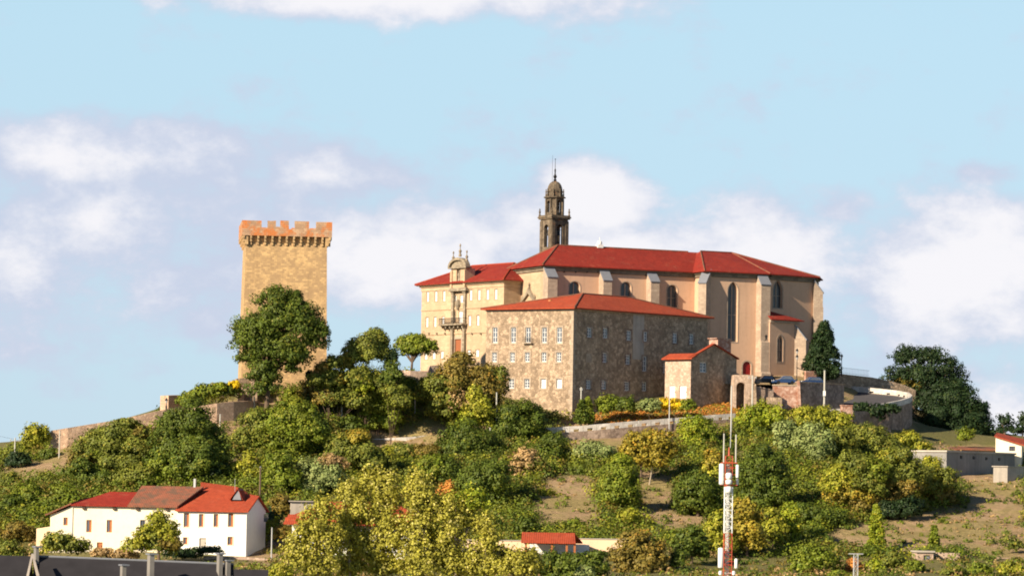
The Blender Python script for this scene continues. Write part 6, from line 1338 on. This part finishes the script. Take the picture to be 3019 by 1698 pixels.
plant('shrub', 'mixed orange and green thicket on the slope right of the keep', S, (850, 985), [(850, 955, 34, 28, 'orange'), (885, 960, 36, 34), (820, 970, 30, 26), (915, 975, 26, 28, 'bright'), (850, 1000, 44, 34), (820, 1005, 34, 28, 'rust'), (890, 1010, 40, 30)], 'olive', .28, Y=582, trunk=False, sc=0.86)
plant('shrub', 'dark hollow bush under the olive thicket near the plaza wall', S, (985, 975), [(975, 955, 22, 18), (1000, 945, 18, 16), (990, 985, 34, 32, 'olive'), (1010, 1010, 34, 30, 'olive')], 'dark', .28, Y=581, trunk=False, sc=0.85)
plant('shrub', 'light green bush in the middle of the slope below the thicket of the keep', S, (880, 1010), [(875, 995, 28, 24), (850, 1010, 22, 20, 'yg')], 'bright', .3, trunk=False)
plant('broadleaf_tree', 'wide green and yellow tree group leaf mass in the centre left of the slope', T, (715, 1150), [(740, 1055, 58, 44), (690, 1065, 52, 42), (650, 1080, 48, 46, 'olive'), (775, 1090, 44, 44), (720, 1110, 62, 44), (625, 1110, 42, 34, 'olive'), (800, 1075, 28, 38, 'dark'), (740, 1025, 30, 24, 'yg'), (670, 1130, 40, 30)], 'green', .27)
plant('shrub', 'olive brown bush between the two wall lines under the keep tree', S, (800, 1010), [(800, 985, 42, 30), (770, 1005, 34, 30), (740, 1000, 26, 20, 'green')], 'rust', .3, trunk=False)
plant('shrub', 'spiky yellow-green shrub at the left end of the long terrace wall', S, (100, 1140), [(84, 1100, 26, 26), (106, 1098, 18, 24), (78, 1118, 20, 20)], 'yg', .3, Y=571, trunk=False, spiky=.6)
plant('shrub', 'dark green bush below the spiky shrub at the far left', S, (130, 1160), [(125, 1148, 26, 18), (105, 1155, 18, 14)], 'dark', .3, Y=566, trunk=False)
plant('shrub', 'dark shrub on the skyline at the far left edge', S, (45, 1180), [(48, 1158, 28, 20), (30, 1165, 18, 14)], 'vdark', .3, Y=560, trunk=False)
plant('broadleaf_tree', 'tall dark evergreen with pointed top, left one of the dark pair behind the farmhouse', T, (430, 1215), [(430, 1085, 30, 45), (425, 1130, 38, 50), (445, 1175, 50, 44, 'green'), (405, 1165, 30, 42)], 'dark', .27, sc=1.1)
plant('broadleaf_tree', 'tall dark evergreen, right one of the dark pair behind the farmhouse', T, (490, 1215), [(485, 1070, 42, 52), (510, 1110, 44, 52), (500, 1165, 52, 52), (545, 1150, 28, 44), (470, 1130, 34, 50), (540, 1190, 30, 30, 'vdark')], 'dark', .27, sc=1.12)
plant('broadleaf_tree', 'broad olive green tree below the terrace wall left of the dark pair', T, (320, 1210), [(315, 1090, 44, 30), (350, 1115, 34, 36), (285, 1110, 44, 42), (340, 1150, 48, 46), (300, 1165, 46, 42), (350, 1090, 22, 20, 'rust'), (318, 1066, 32, 12)], 'olive', .27)
plant('broadleaf_tree', 'light olive tree on the left slope above the farmhouse roof', T, (235, 1190), [(248, 1102, 34, 24), (225, 1138, 38, 30), (258, 1130, 40, 34, 'green'), (205, 1160, 28, 26, 'rust')], 'olive', .27)
plant('shrub', 'dark bush with deep shade just above the cream farmhouse roof', S, (230, 1225), [(225, 1200, 34, 34), (260, 1210, 34, 26), (205, 1175, 24, 24)], 'dark', .27, trunk=False)
plant('shrub', 'green and rusty thicket behind the weathered brown roof', S, (360, 1225), [(350, 1200, 42, 26), (390, 1195, 36, 28, 'green'), (310, 1205, 34, 24)], 'olive', .27, trunk=False)
for cu, cv, ru, rv, p, lb in ((165, 1255, 42, 28, 'green', 'green slope bush just left of the farmhouse roof'), (70, 1245, 42, 32, 'green', 'green bush on the left slope with pale stones above it'), (115, 1215, 30, 22, 'olive', 'olive bush on the upper left slope'), (25, 1215, 32, 26, 'olive', 'olive bush at the left edge below the skyline'), (30, 1270, 38, 24, 'dark', 'dark bush at the left edge above the purple stones'),
                          (100, 1290, 40, 14, 'bright', 'flat bright green bush left of the cream farmhouse eave'), (45, 1340, 44, 30, 'rust', 'rusty shrub at the left edge beside the lean-to'), (20, 1385, 40, 24, 'olive', 'olive shrub at the left edge above the slate roof')):
    plant('shrub', lb, S, (cu, cv+rv*.7), [(cu, cv, ru*.7, rv), (cu-ru*.5, cv+rv*.3, ru*.5, rv*.6), (cu+ru*.5, cv+rv*.2, ru*.5, rv*.7)], p, .27, trunk=False)
plant('broadleaf_tree', 'yellow leaved round tree right of the dark evergreen pair', T, (625, 1215), [(630, 1175, 38, 34), (600, 1190, 26, 26), (655, 1195, 26, 26, 'olive')], 'yg', .27)
plant('broadleaf_tree', 'green pointed tree behind the wooden pole', T, (705, 1240), [(700, 1180, 32, 42), (715, 1210, 42, 30), (680, 1215, 28, 26)], 'green', .27)
plant('broadleaf_tree', 'grey-green tree on the slope above the red roofed house', T, (800, 1245), [(795, 1190, 44, 36), (830, 1205, 40, 36), (780, 1225, 40, 24), (835, 1165, 34, 20, 'brown')], 'grey', .27)
plant('broadleaf_tree', 'wide olive tree below the left end of the white road parapet', T, (885, 1200), [(870, 1125, 44, 30), (915, 1145, 48, 34), (855, 1160, 42, 32), (945, 1170, 44, 30), (900, 1100, 32, 18, 'orange')], 'olive', .27)
plant('shrub', 'low dark scrub strip under the white road parapet', S, (1040, 1160), [(1010, 1140, 46, 22), (1065, 1140, 44, 22, 'rust'), (1040, 1160, 60, 22)], 'olive', .27, trunk=False)
plant('shrub', 'small pointed yellow-green bush under the white road parapet', S, (978, 1175), [(975, 1150, 16, 28)], 'yg', .3, trunk=False)
plant('broadleaf_tree', 'large dark green tree right of the white parapet behind the grey pole', T, (1180, 1185), [(1175, 1115, 44, 40), (1145, 1140, 38, 44), (1210, 1140, 40, 42), (1180, 1165, 50, 34)], 'dark', .27, Y=574, sc=1.22)
plant('broadleaf_tree', 'dark green tree in front of the shaded hollow, below the pole', T, (1220, 1275), [(1215, 1215, 44, 40), (1250, 1200, 34, 34), (1190, 1225, 30, 32), (1225, 1250, 36, 24)], 'dark', .27, sc=1.25)
plant('broadleaf_tree', 'green spreading tree at the left of the shaded hollow above the poplars', T, (1120, 1230), [(1120, 1190, 38, 34), (1090, 1180, 32, 26, 'green'), (1140, 1210, 34, 26)], 'dark', .27, sc=1.2)
plant('shrub', 'reddish brown bush above the yellow poplars', S, (1135, 1262), [(1135, 1238, 32, 24), (1115, 1250, 22, 18)], 'heath', .3, trunk=False, y0=520)
plant('shrub', 'brownish bare bush between two dark green trees below the residence', S, (1325, 1200), [(1320, 1160, 34, 32), (1300, 1185, 30, 26), (1345, 1180, 28, 28, 'olive')], 'brown', .3, trunk=False, dens=.8)
plant('broadleaf_tree', 'dark green tree at the right end of the dark group, below the road corner', T, (1385, 1200), [(1390, 1140, 34, 36), (1375, 1165, 40, 36), (1405, 1175, 26, 28)], 'dark', .27, Y=570, sc=1.25)
plant('shrub', 'grey olive scrub on the slope under the long low parapet', S, (1490, 1165), [(1480, 1135, 40, 24), (1515, 1145, 40, 26), (1460, 1150, 26, 20, 'yg')], 'grey', .3, trunk=False)
plant('broadleaf_tree', 'orange-olive autumn tree with slender trunk below the long low parapet', T, (1612, 1215), [(1615, 1115, 44, 34), (1600, 1150, 46, 32), (1645, 1140, 36, 34), (1585, 1130, 28, 26)], 'orange', .3, thin=.6, dens=.85)
plant('broadleaf_tree', 'orange-olive autumn tree with pale leaning trunk beside the first one', T, (1632, 1218), [(1665, 1110, 36, 28), (1680, 1135, 34, 32), (1650, 1160, 28, 22)], 'orange', .3, bark='palebark', thin=.6, dens=.8)
plant('broadleaf_tree', 'green and yellow tree crossing the road parapet under the stone house', T, (1740, 1195), [(1745, 1075, 38, 30), (1775, 1090, 30, 32, 'green'), (1745, 1115, 38, 32), (1730, 1150, 34, 32), (1765, 1130, 24, 28, 'dark'), (1715, 1165, 26, 22, 'rust')], 'bright', .27, Y=580)
plant('broadleaf_tree', 'isolated oval green tree on the bare central slope', T, (1562, 1290), [(1560, 1185, 34, 34), (1545, 1215, 34, 38), (1575, 1225, 32, 44), (1560, 1255, 38, 30), (1560, 1160, 20, 18, 'bright')], 'green', .27, sc=1.08)
plant('shrub', 'small yellow-green bush at the foot of the isolated oval tree', S, (1580, 1330), [(1580, 1300, 24, 20), (1572, 1320, 16, 16), (1590, 1295, 16, 14, 'bright')], 'yg', .3, trunk=False)
plant('broadleaf_tree', 'round dark green tree left of the telecom mast', T, (1755, 1298), [(1755, 1230, 42, 36), (1725, 1250, 32, 36), (1785, 1250, 32, 38), (1755, 1270, 46, 26)], 'dark', .27, sc=1.12)
plant('shrub', 'yellow-green bush above the round dark tree left of the mast', S, (1795, 1215), [(1795, 1165, 26, 34, 'orange'), (1800, 1190, 28, 26), (1775, 1180, 20, 18)], 'yg', .3, trunk=False)
plant('broadleaf_tree', 'tall dark green tree just right of the telecom mast', T, (1925, 1290), [(1915, 1160, 38, 36), (1935, 1195, 44, 44), (1900, 1210, 34, 44), (1940, 1240, 42, 36), (1910, 1255, 34, 30)], 'dark', .27, sc=1.1)
plant('broadleaf_tree', 'feathery light green tree below the lower terrace wall, left part', T, (1895, 1110), [(1890, 1060, 34, 32), (1920, 1045, 32, 28), (1885, 1085, 32, 24), (1950, 1055, 30, 30)], 'bright', .3, Y=592, spiky=.5)
plant('broadleaf_tree', 'yellow-orange leafy tree below the shaded terrace wall', T, (2060, 1110), [(2020, 1050, 38, 24), (2065, 1050, 44, 24), (2110, 1060, 34, 22), (2050, 1075, 48, 22, 'green'), (2130, 1085, 22, 24, 'bright')], 'yg', .3, Y=592)
plant('shrub', 'orange leaved bush between the mast and the grey-green willows', S, (1950, 1135), [(1950, 1115, 34, 20), (1975, 1125, 26, 18, 'yg')], 'orange', .3, trunk=False, Y=585)
plant('willow_tree', 'grey-green willow, left one of the pair below the hairpin', T, (2000, 1215), [(1975, 1105, 32, 38), (2000, 1135, 40, 44), (1970, 1150, 30, 36), (2010, 1175, 38, 36, 'dark')], 'grey', .3, Y=577, spiky=.4)
plant('willow_tree', 'grey-green willow, right one of the pair below the hairpin', T, (2050, 1230), [(2040, 1100, 30, 34), (2065, 1130, 36, 42), (2045, 1165, 36, 36), (2035, 1200, 44, 34, 'dark')], 'grey', .3, Y=575, spiky=.4)
plant('broadleaf_tree', 'olive green round tree in front of the sloping stone buttress', T, (2190, 1180), [(2185, 1095, 42, 26), (2155, 1115, 36, 34), (2215, 1120, 38, 34), (2185, 1145, 50, 28), (2240, 1130, 26, 24)], 'olive', .27, Y=586)
plant('shrub', 'light olive bush below the hairpin retaining wall', S, (2290, 1140), [(2290, 1105, 30, 18), (2270, 1115, 28, 20), (2315, 1125, 24, 14)], 'yg', .3, trunk=False, Y=590)
plant('broadleaf_tree', 'olive leafy tree left of the olive round tree under the hairpin', T, (2125, 1190), [(2115, 1105, 34, 30), (2105, 1140, 34, 36), (2135, 1160, 34, 28)], 'olive', .27, Y=580)
plant('broadleaf_tree', 'large yellow and olive tree, left one of the big autumn trees on the right slope', T, (2150, 1300), [(2150, 1175, 52, 34), (2115, 1210, 46, 42, 'yg'), (2175, 1215, 52, 46), (2135, 1245, 54, 36, 'orange'), (2170, 1270, 40, 26, 'rust'), (2200, 1185, 34, 28, 'green')], 'olive', .27)
plant('broadleaf_tree', 'large yellow and olive tree, middle one of the big autumn trees on the right slope', T, (2265, 1295), [(2260, 1160, 46, 34), (2290, 1195, 44, 42), (2240, 1205, 42, 42), (2265, 1240, 56, 36, 'rust'), (2235, 1155, 32, 22, 'yg')], 'olive', .27)
plant('broadleaf_tree', 'large yellow and olive tree touching the concrete building, right one of the big autumn trees', T, (2350, 1270), [(2340, 1182, 38, 30, 'yg'), (2380, 1210, 30, 34), (2335, 1215, 42, 40), (2360, 1245, 44, 26, 'rust')], 'olive', .27)
plant('shrub', 'dark green undergrowth clump at the foot of the big autumn trees', S, (2060, 1325), [(2050, 1300, 44, 26), (2095, 1305, 38, 24), (2020, 1295, 30, 28)], 'dark', .27, trunk=False)
plant('shrub', 'shadowy dark bush behind the tall thin cypress', S, (2260, 1310), [(2250, 1285, 34, 26), (2290, 1280, 34, 26), (2215, 1290, 26, 22)], 'vdark', .27, trunk=False)
plant('broadleaf_tree', 'orange and yellow tree directly right of the mast foot', T, (1880, 1400), [(1870, 1290, 34, 34), (1885, 1330, 40, 42), (1855, 1345, 34, 42), (1900, 1365, 28, 26)], 'orange', .3)
plant('broadleaf_tree', 'orange and olive tree directly left of the mast foot', T, (1808, 1400), [(1808, 1325, 26, 36), (1795, 1355, 28, 34), (1820, 1370, 28, 30)], 'yg', .3)
plant('broadleaf_tree', 'grey-green bushy tree left of the mast at the bottom', T, (1740, 1420), [(1740, 1355, 38, 28), (1720, 1380, 32, 30), (1760, 1385, 30, 30)], 'dark', .3)
plant('broadleaf_tree', 'light green leafy tree on the right of the orange mast tree', T, (1945, 1375), [(1940, 1310, 26, 30), (1950, 1340, 32, 30), (1925, 1330, 20, 26)], 'yg', .3)
plant('broadleaf_tree', 'column shaped pale yellow-green tree beside the light green leafy tree', T, (1990, 1372), [(1990, 1290, 22, 26), (1985, 1320, 24, 34), (1998, 1350, 16, 22)], 'bright', .3)
plant('broadleaf_tree', 'round green bush tree at the bottom right of the mast', T, (2045, 1440), [(2040, 1395, 44, 24), (2020, 1420, 34, 26), (2075, 1415, 36, 26)], 'green', .3)
plant('cypress', 'tall thin cypress on the bare field below the autumn trees', 'cypress', (2205, 1388), [(2205, 1330, 20, 56)], 'bright', .26, conic=True, cl=.42, dens=1.5)
plant('cypress', 'small thin cypress in the middle of the bare field', 'cypress', (2350, 1392), [(2350, 1360, 14, 34)], 'green', .26, conic=True, cl=.35, dens=1.6)
plant('shrub', 'sparse airy bush on the bare field at the right', S, (2540, 1392), [(2540, 1365, 24, 24), (2555, 1375, 18, 16)], 'olive', .26, trunk=False, dens=.5)
for cu, cv, ru, rv, p, lb in ((2250, 1410, 30, 22, 'olive', 'olive shrub under the middle of the bare field'), (2300, 1425, 28, 18, 'green', 'green shrub left of the tiny stone shed'), (2200, 1425, 26, 18, 'bright', 'bright green shrub at the bottom below the thin cypress'), (2145, 1425, 26, 20, 'heath', 'reddish shrub at the bottom right of the round green tree'),
                          (2400, 1438, 34, 12, 'olive', 'low olive shrub in front of the tiny stone shed'), (2465, 1432, 34, 16, 'green', 'trimmed vine row along the field wall'), (2545, 1432, 36, 18, 'yg', 'trimmed yellow-green hedge at the bottom right corner'), (2110, 1445, 30, 10, 'green', 'low green shrub at the bottom edge beside the lattice pylon')):
    plant('shrub', lb, S, (cu, cv+rv*.8), [(cu, cv, ru*.75, rv), (cu-ru*.5, cv+rv*.3, ru*.5, rv*.6), (cu+ru*.5, cv+rv*.2, ru*.5, rv*.7)], p, .28, trunk=False)
# --- by the church
plant('cypress', 'dark conical evergreen at the east end of the church', 'cypress', (2075, 940), [(2072, 882, 40, 66), (2056, 905, 30, 44)], 'vdark', .30, Y=637, conic=True, cl=.8, dens=1.3)
plant('broadleaf_tree', 'big dark tree mass right of the hairpin, tall airy top part', T, (2330, 1085), [(2300, 890, 42, 18), (2275, 905, 32, 20), (2345, 900, 36, 24), (2375, 935, 42, 34), (2320, 945, 48, 26), (2265, 945, 44, 20), (2350, 985, 62, 44), (2300, 1000, 46, 36), (2400, 970, 30, 34)], 'vdark', .27, Y=652, dens=.7, sc=1.12)
plant('broadleaf_tree', 'big dark tree mass right of the hairpin, lower spreading part', T, (2405, 1115), [(2400, 1010, 50, 38), (2430, 1045, 50, 34), (2360, 1050, 66, 40), (2455, 1075, 40, 34), (2400, 1085, 80, 28), (2330, 1085, 50, 28), (2465, 1040, 20, 24)], 'vdark', .27, Y=642, dens=1, sc=1.1)
plant('shrub', 'brownish bush between the embankment and the big dark tree', S, (2340, 975), [(2275, 965, 42, 12), (2320, 975, 24, 10)], 'rust', .3, Y=652, trunk=False)
plant('shrub', 'small green bush at the right foot of the big dark tree', S, (2430, 1118), [(2430, 1095, 22, 18)], 'green', .3, Y=608, trunk=False)
plant('pine_tree', 'small dark pine on the skyline right of the big dark tree', T, (2528, 1118), [(2528, 1060, 24, 20), (2540, 1080, 18, 10), (2515, 1085, 16, 10)], 'vdark', .3, Y=625, dens=.6)
plant('pine_tree', 'dark pine cut by the right edge of the view', T, (2572, 1118), [(2575, 1062, 20, 24), (2565, 1085, 22, 12)], 'vdark', .3, Y=622, dens=.6)
plant('cypress', 'slim dark cypress at the shaded corner of the residence, left of a twin', 'cypress', (1463, 1062), [(1463, 1036, 16, 28)], 'dark', .26, Y=595, conic=True, cl=.35, dens=1.5)
plant('cypress', 'slim green cypress right beside its twin at the residence corner', 'cypress', (1480, 1060), [(1478, 1032, 16, 30)], 'green', .26, Y=595.5, conic=True, cl=.35, dens=1.5)
plant('shrub', 'dark green leafy bush in front of the shaded residence wall', S, (1545, 1048), [(1530, 1022, 32, 24, 'green'), (1570, 1020, 32, 22)], 'dark', .3, Y=598, trunk=False)
plant('shrub', 'rounded grey-green bush between the dark bush and the yellow hedge', S, (1635, 1045), [(1635, 1024, 30, 19)], 'grey', .24, Y=597, trunk=False, cl=.4)
plant('hedge', 'bright yellow flowering hedge before the white doors of the stone house', 'hedge', (1700, 1045), [(1695, 1020, 24, 16), (1675, 1015, 16, 14), (1715, 1022, 16, 14)], 'yellow', .24, Y=598, trunk=False, cl=.4)
plant('shrub', 'round clipped dark green bush right of the yellow hedge', S, (1730, 1042), [(1731, 1022, 19, 17)], 'green', .24, Y=596, trunk=False, cl=.35)
# --- foreground poplars and gardens (nearer than the houses)
PO = [('leftmost yellow-green poplar of the foreground clump, before the red roof', (800, 1448), [(795, 1330, 42, 50), (770, 1350, 30, 34), (815, 1290, 30, 30), (755, 1385, 46, 40), (830, 1375, 44, 46), (760, 1420, 50, 30)]),
      ('tall yellow-green poplar left of the middle of the foreground clump', (880, 1448), [(880, 1255, 34, 40), (905, 1300, 46, 44), (865, 1330, 46, 46), (900, 1380, 52, 46)]),
      ('tallest yellow-green poplar in the middle of the foreground clump', (970, 1448), [(940, 1215, 32, 32), (970, 1240, 42, 44), (960, 1300, 48, 50), (985, 1360, 56, 52), (940, 1400, 48, 40)]),
      ('yellow-green poplar right of the tallest one in the foreground clump', (1060, 1448), [(1050, 1225, 36, 34), (1065, 1270, 42, 44), (1060, 1330, 52, 48), (1050, 1395, 56, 44)]),
      ('rightmost leafy poplar of the foreground clump', (1150, 1448), [(1130, 1290, 38, 40), (1165, 1270, 38, 28, 'bright'), (1200, 1265, 32, 26, 'bright'), (1140, 1345, 48, 44), (1170, 1310, 34, 30), (1135, 1405, 52, 36)])]
PO += [('feathery yellow-green poplar at the right flank of the clump, before the hollow', (1225, 1448), [(1215, 1330, 30, 32), (1235, 1370, 34, 32), (1210, 1400, 38, 32)]),
       ('low feathery poplar sapling at the bottom edge below the left end of the peach wall', (1300, 1448), [(1305, 1415, 32, 24), (1330, 1425, 40, 22)])]
for lb, b_, lo in PO: plant('poplar_tree', lb, 'poplar', b_, lo + [(b_[0], 1432, 50, 30)], 'poplar', .25, Y=432 + random.uniform(-4, 4), group='yellow-green poplars in the foreground', bark='palebark', dens=.72, spiky=.9, cl=.62)
for i, (cu, cv, ru, rv, p, lb) in enumerate(((1215, 1420, 40, 30, 'olive', 'olive shrub at the bottom edge right of the poplars'), (1265, 1410, 44, 34, 'rust', 'rusty dark shrub at the bottom edge below the peach wall'), (1330, 1420, 38, 34, 'yg', 'yellow-green shrub at the bottom edge left of the clipped hedge'), 
                          (1470, 1440, 26, 16, 'grey', 'pale feathery shrub in front of the clipped dark hedge'), (700, 1440, 40, 20, 'yg', 'yellowish shrub at the bottom edge left of the poplars'))):
    plant('shrub', lb, S, (cu, cv+rv), [(cu, cv, ru*.75, rv), (cu-ru*.5, cv+rv*.3, ru*.5, rv*.7), (cu+ru*.5, cv+rv*.2, ru*.5, rv*.8)], p, .26, Y=440 + i, trunk=False, dens=.9)
plant('hedge', 'clipped dark green hedge in front of the tiled shelter at the bottom', 'hedge', (1440, 1449), [(1385, 1420, 26, 32), (1420, 1420, 30, 30), (1460, 1422, 30, 30), (1500, 1420, 32, 30), (1440, 1440, 80, 26)], 'dark', .26, Y=470, trunk=False, cl=.6, dens=1.2)
plant('shrub', 'wide rusty brown bush at the bottom right of the clipped hedge', S, (1610, 1449), [(1600, 1370, 44, 32), (1640, 1395, 44, 36), (1575, 1410, 44, 34), (1620, 1430, 60, 28)], 'rust', .28, Y=484, trunk=False)
plant('broadleaf_tree', 'dark green bush right of the rusty brown bush at the bottom', T, (1700, 1440), [(1705, 1410, 22, 26)], 'dark', .28, Y=486)
plant('shrub', 'dark green bush above the left peach wall', S, (1330, 1350), [(1325, 1320, 30, 20), (1310, 1335, 24, 14)], 'dark', .3, trunk=False)
plant('shrub', 'green bush in shade above the left end of the peach wall', S, (1240, 1345), [(1240, 1325, 28, 20), (1265, 1335, 24, 14)], 'dark', .3, trunk=False)
plant('shrub', 'low green bush on the bare slope above the shelter roof', S, (1445, 1335), [(1440, 1322, 28, 14), (1420, 1328, 18, 10)], 'green', .28, trunk=False)
plant('shrub', 'thin green tuft on the grassy mound of the bare central slope', S, (1375, 1245), [(1370, 1240, 30, 10), (1400, 1250, 26, 10)], 'yg', .26, trunk=False, dens=.6)
plant('broadleaf_tree', 'yellow and green tree before the gap between the cream and white houses', T, (400, 1400), [(398, 1312, 28, 26), (415, 1340, 34, 30), (370, 1345, 32, 26), (345, 1370, 36, 20), (400, 1370, 46, 28, 'olive'), (430, 1370, 24, 24, 'rust')], 'yg', .26, Y=482)
plant('shrub', 'green and yellow bush before the left end of the cream house', S, (155, 1400), [(150, 1365, 34, 26), (185, 1375, 36, 24), (125, 1375, 24, 22, 'yg')], 'olive', .26, Y=484, trunk=False)
plant('shrub', 'low brownish garden growth in front of the cream house door', S, (280, 1402), [(260, 1392, 34, 12), (310, 1395, 34, 12)], 'brown', .26, Y=484, trunk=False)
plant('shrub', 'dark shaded bush at the foot of the white house', S, (480, 1398), [(470, 1395, 34, 12), (520, 1385, 42, 9), (440, 1392, 28, 14)], 'vdark', .26, Y=489, trunk=False)
plant('shrub', 'green bush against the shaded gable of the white house', S, (660, 1375), [(655, 1325, 30, 22), (690, 1330, 28, 24), (650, 1355, 24, 22, 'olive')], 'green', .28, Y=505, trunk=False)
plant('shrub', 'dark reddish tree-like bush behind the gable of the white house', S, (700, 1300), [(705, 1275, 26, 28), (690, 1300, 22, 22, 'vdark')], 'rust', .28, Y=516, trunk=False)
plant('shrub', 'olive bush on the bank below the balcony of the red roofed house', S, (715, 1362), [(712, 1345, 24, 22)], 'rust', .28, Y=500, trunk=False)
plant('shrub', 'ivy covering the curved retaining wall of the hairpin', S, (2200, 1075), [(2195, 1040, 34, 22), (2165, 1028, 22, 14), (2240, 1030, 24, 14)], 'vdark', .28, Y=606, trunk=False, cl=.4)
# ------------------------------------------------------------ orange dry bracken and loose scrub, masses nobody could count
def scatter(name, kind_cols, test, n, hgt, leaf, seed, ylo=455, yhi=640, xr=(-120, 125), per=14):
    r = np.random.default_rng(seed); Cs, Ns, Ss, Ks = [], [], [], []; tries = 0; got = 0
    while got < n and tries < n*14:
        tries += 1; x = r.uniform(*xr); y = r.uniform(ylo, yhi); z = ground(x, y); u, v = proj(Vector((x, y, z)))
        if not (-150 < u < 3170 and v < 1900) or not test(u, v, x, y): continue
        got += 1; h = hgt*r.uniform(.4, 1.3); w = h*r.uniform(.7, 1.3); p = PAL[kind_cols[int(r.integers(len(kind_cols)))]]; k = int(per*max(.5, h*h)); d = r.normal(size=(k, 3)); d /= np.linalg.norm(d, axis=1)[:, None]; d[:, 2] = np.abs(d[:, 2])
        q = np.array([x, y, z]) + d*np.array([w, w, h])*r.uniform(.5, 1, k)[:, None]; t = r.uniform(); c = np.array(p[0])*(1-t) + np.array(p[1])*t
        Cs.append(q); Ns.append(d + r.normal(size=(k, 3))*.4); Ss.append(leaf*r.uniform(.6, 1.3, k)); Ks.append(c*r.uniform(.7, 1.2, k)[:, None])
    o = leaves(name, np.concatenate(Cs), np.concatenate(Ns), np.concatenate(Ss), np.concatenate(Ks), None); tag(o, kind='stuff'); return o
def free(u, v, x, y): return not any(inpoly(u, v, p) for p in BARE)
o = scatter('scrub', ['olive', 'green', 'dark', 'olive', 'dark', 'green', 'yg', 'rust'], lambda u, v, x, y: free(u, v, x, y) and y < 600 and y > 508 and mn.noise(Vector((x*.06, y*.06, 2))) > -.6, 6500, 1.9, .28, 11, per=24); o['label'] = 'dense low scrub covering the hillside between the trees'; o['category'] = 'scrub'
o = scatter('dry_grass', ['brown', 'olive', 'brown', 'green', 'rust', 'olive'], lambda u, v, x, y: mn.noise(Vector((x*.09, y*.09, 5))) + .6*mn.noise(Vector((x*.3, y*.3, 8))) > .05, 5500, .40, .22, 12, ylo=470, yhi=612, per=16); o['label'] = 'tufts of dry brown grass over the bare slopes'; o['category'] = 'grass'
o = scatter('garden_growth', ['olive', 'green', 'dark', 'brown', 'rust'], lambda u, v, x, y: not (1340 < u < 1880 and y > 472) and not (100 < u < 780 and y > 480) and not (2690 < u < 2790) and mn.noise(Vector((x*.08, y*.08, 2))) > -.35, 2600, .95, .28, 17, ylo=440, yhi=508, per=22); o['label'] = 'low mixed garden growth at the foot of the hill'; o['category'] = 'undergrowth'
o = scatter('low_bushes', ['green', 'olive', 'dark', 'olive'], lambda u, v, x, y: (inpoly(u, v, BARE[0]) or inpoly(u, v, BARE[1]) or inpoly(u, v, BARE[2])) and mn.noise(Vector((x*.12, y*.12, 3))) > -.1, 170, .75, .24, 19, ylo=505, yhi=580, per=60); o['label'] = 'scattered low green bushes on the bare slopes'; o['category'] = 'scrub'
HB = [(1500*K, 1040*K), (1750*K, 1015*K), (1860*K, 1015*K), (1862*K, 1052*K), (1600*K, 1068*K), (1490*K, 1064*K)]
o = scatter('orange_bracken', ['heath', 'heath', 'orange'], lambda u, v, x, y: inpoly(u, v, HB), 1500, .42, .22, 13, ylo=585, yhi=612, xr=(-5, 45), per=16); o['label'] = 'orange brown bracken strip above the long low road parapet'; o['category'] = 'bracken'
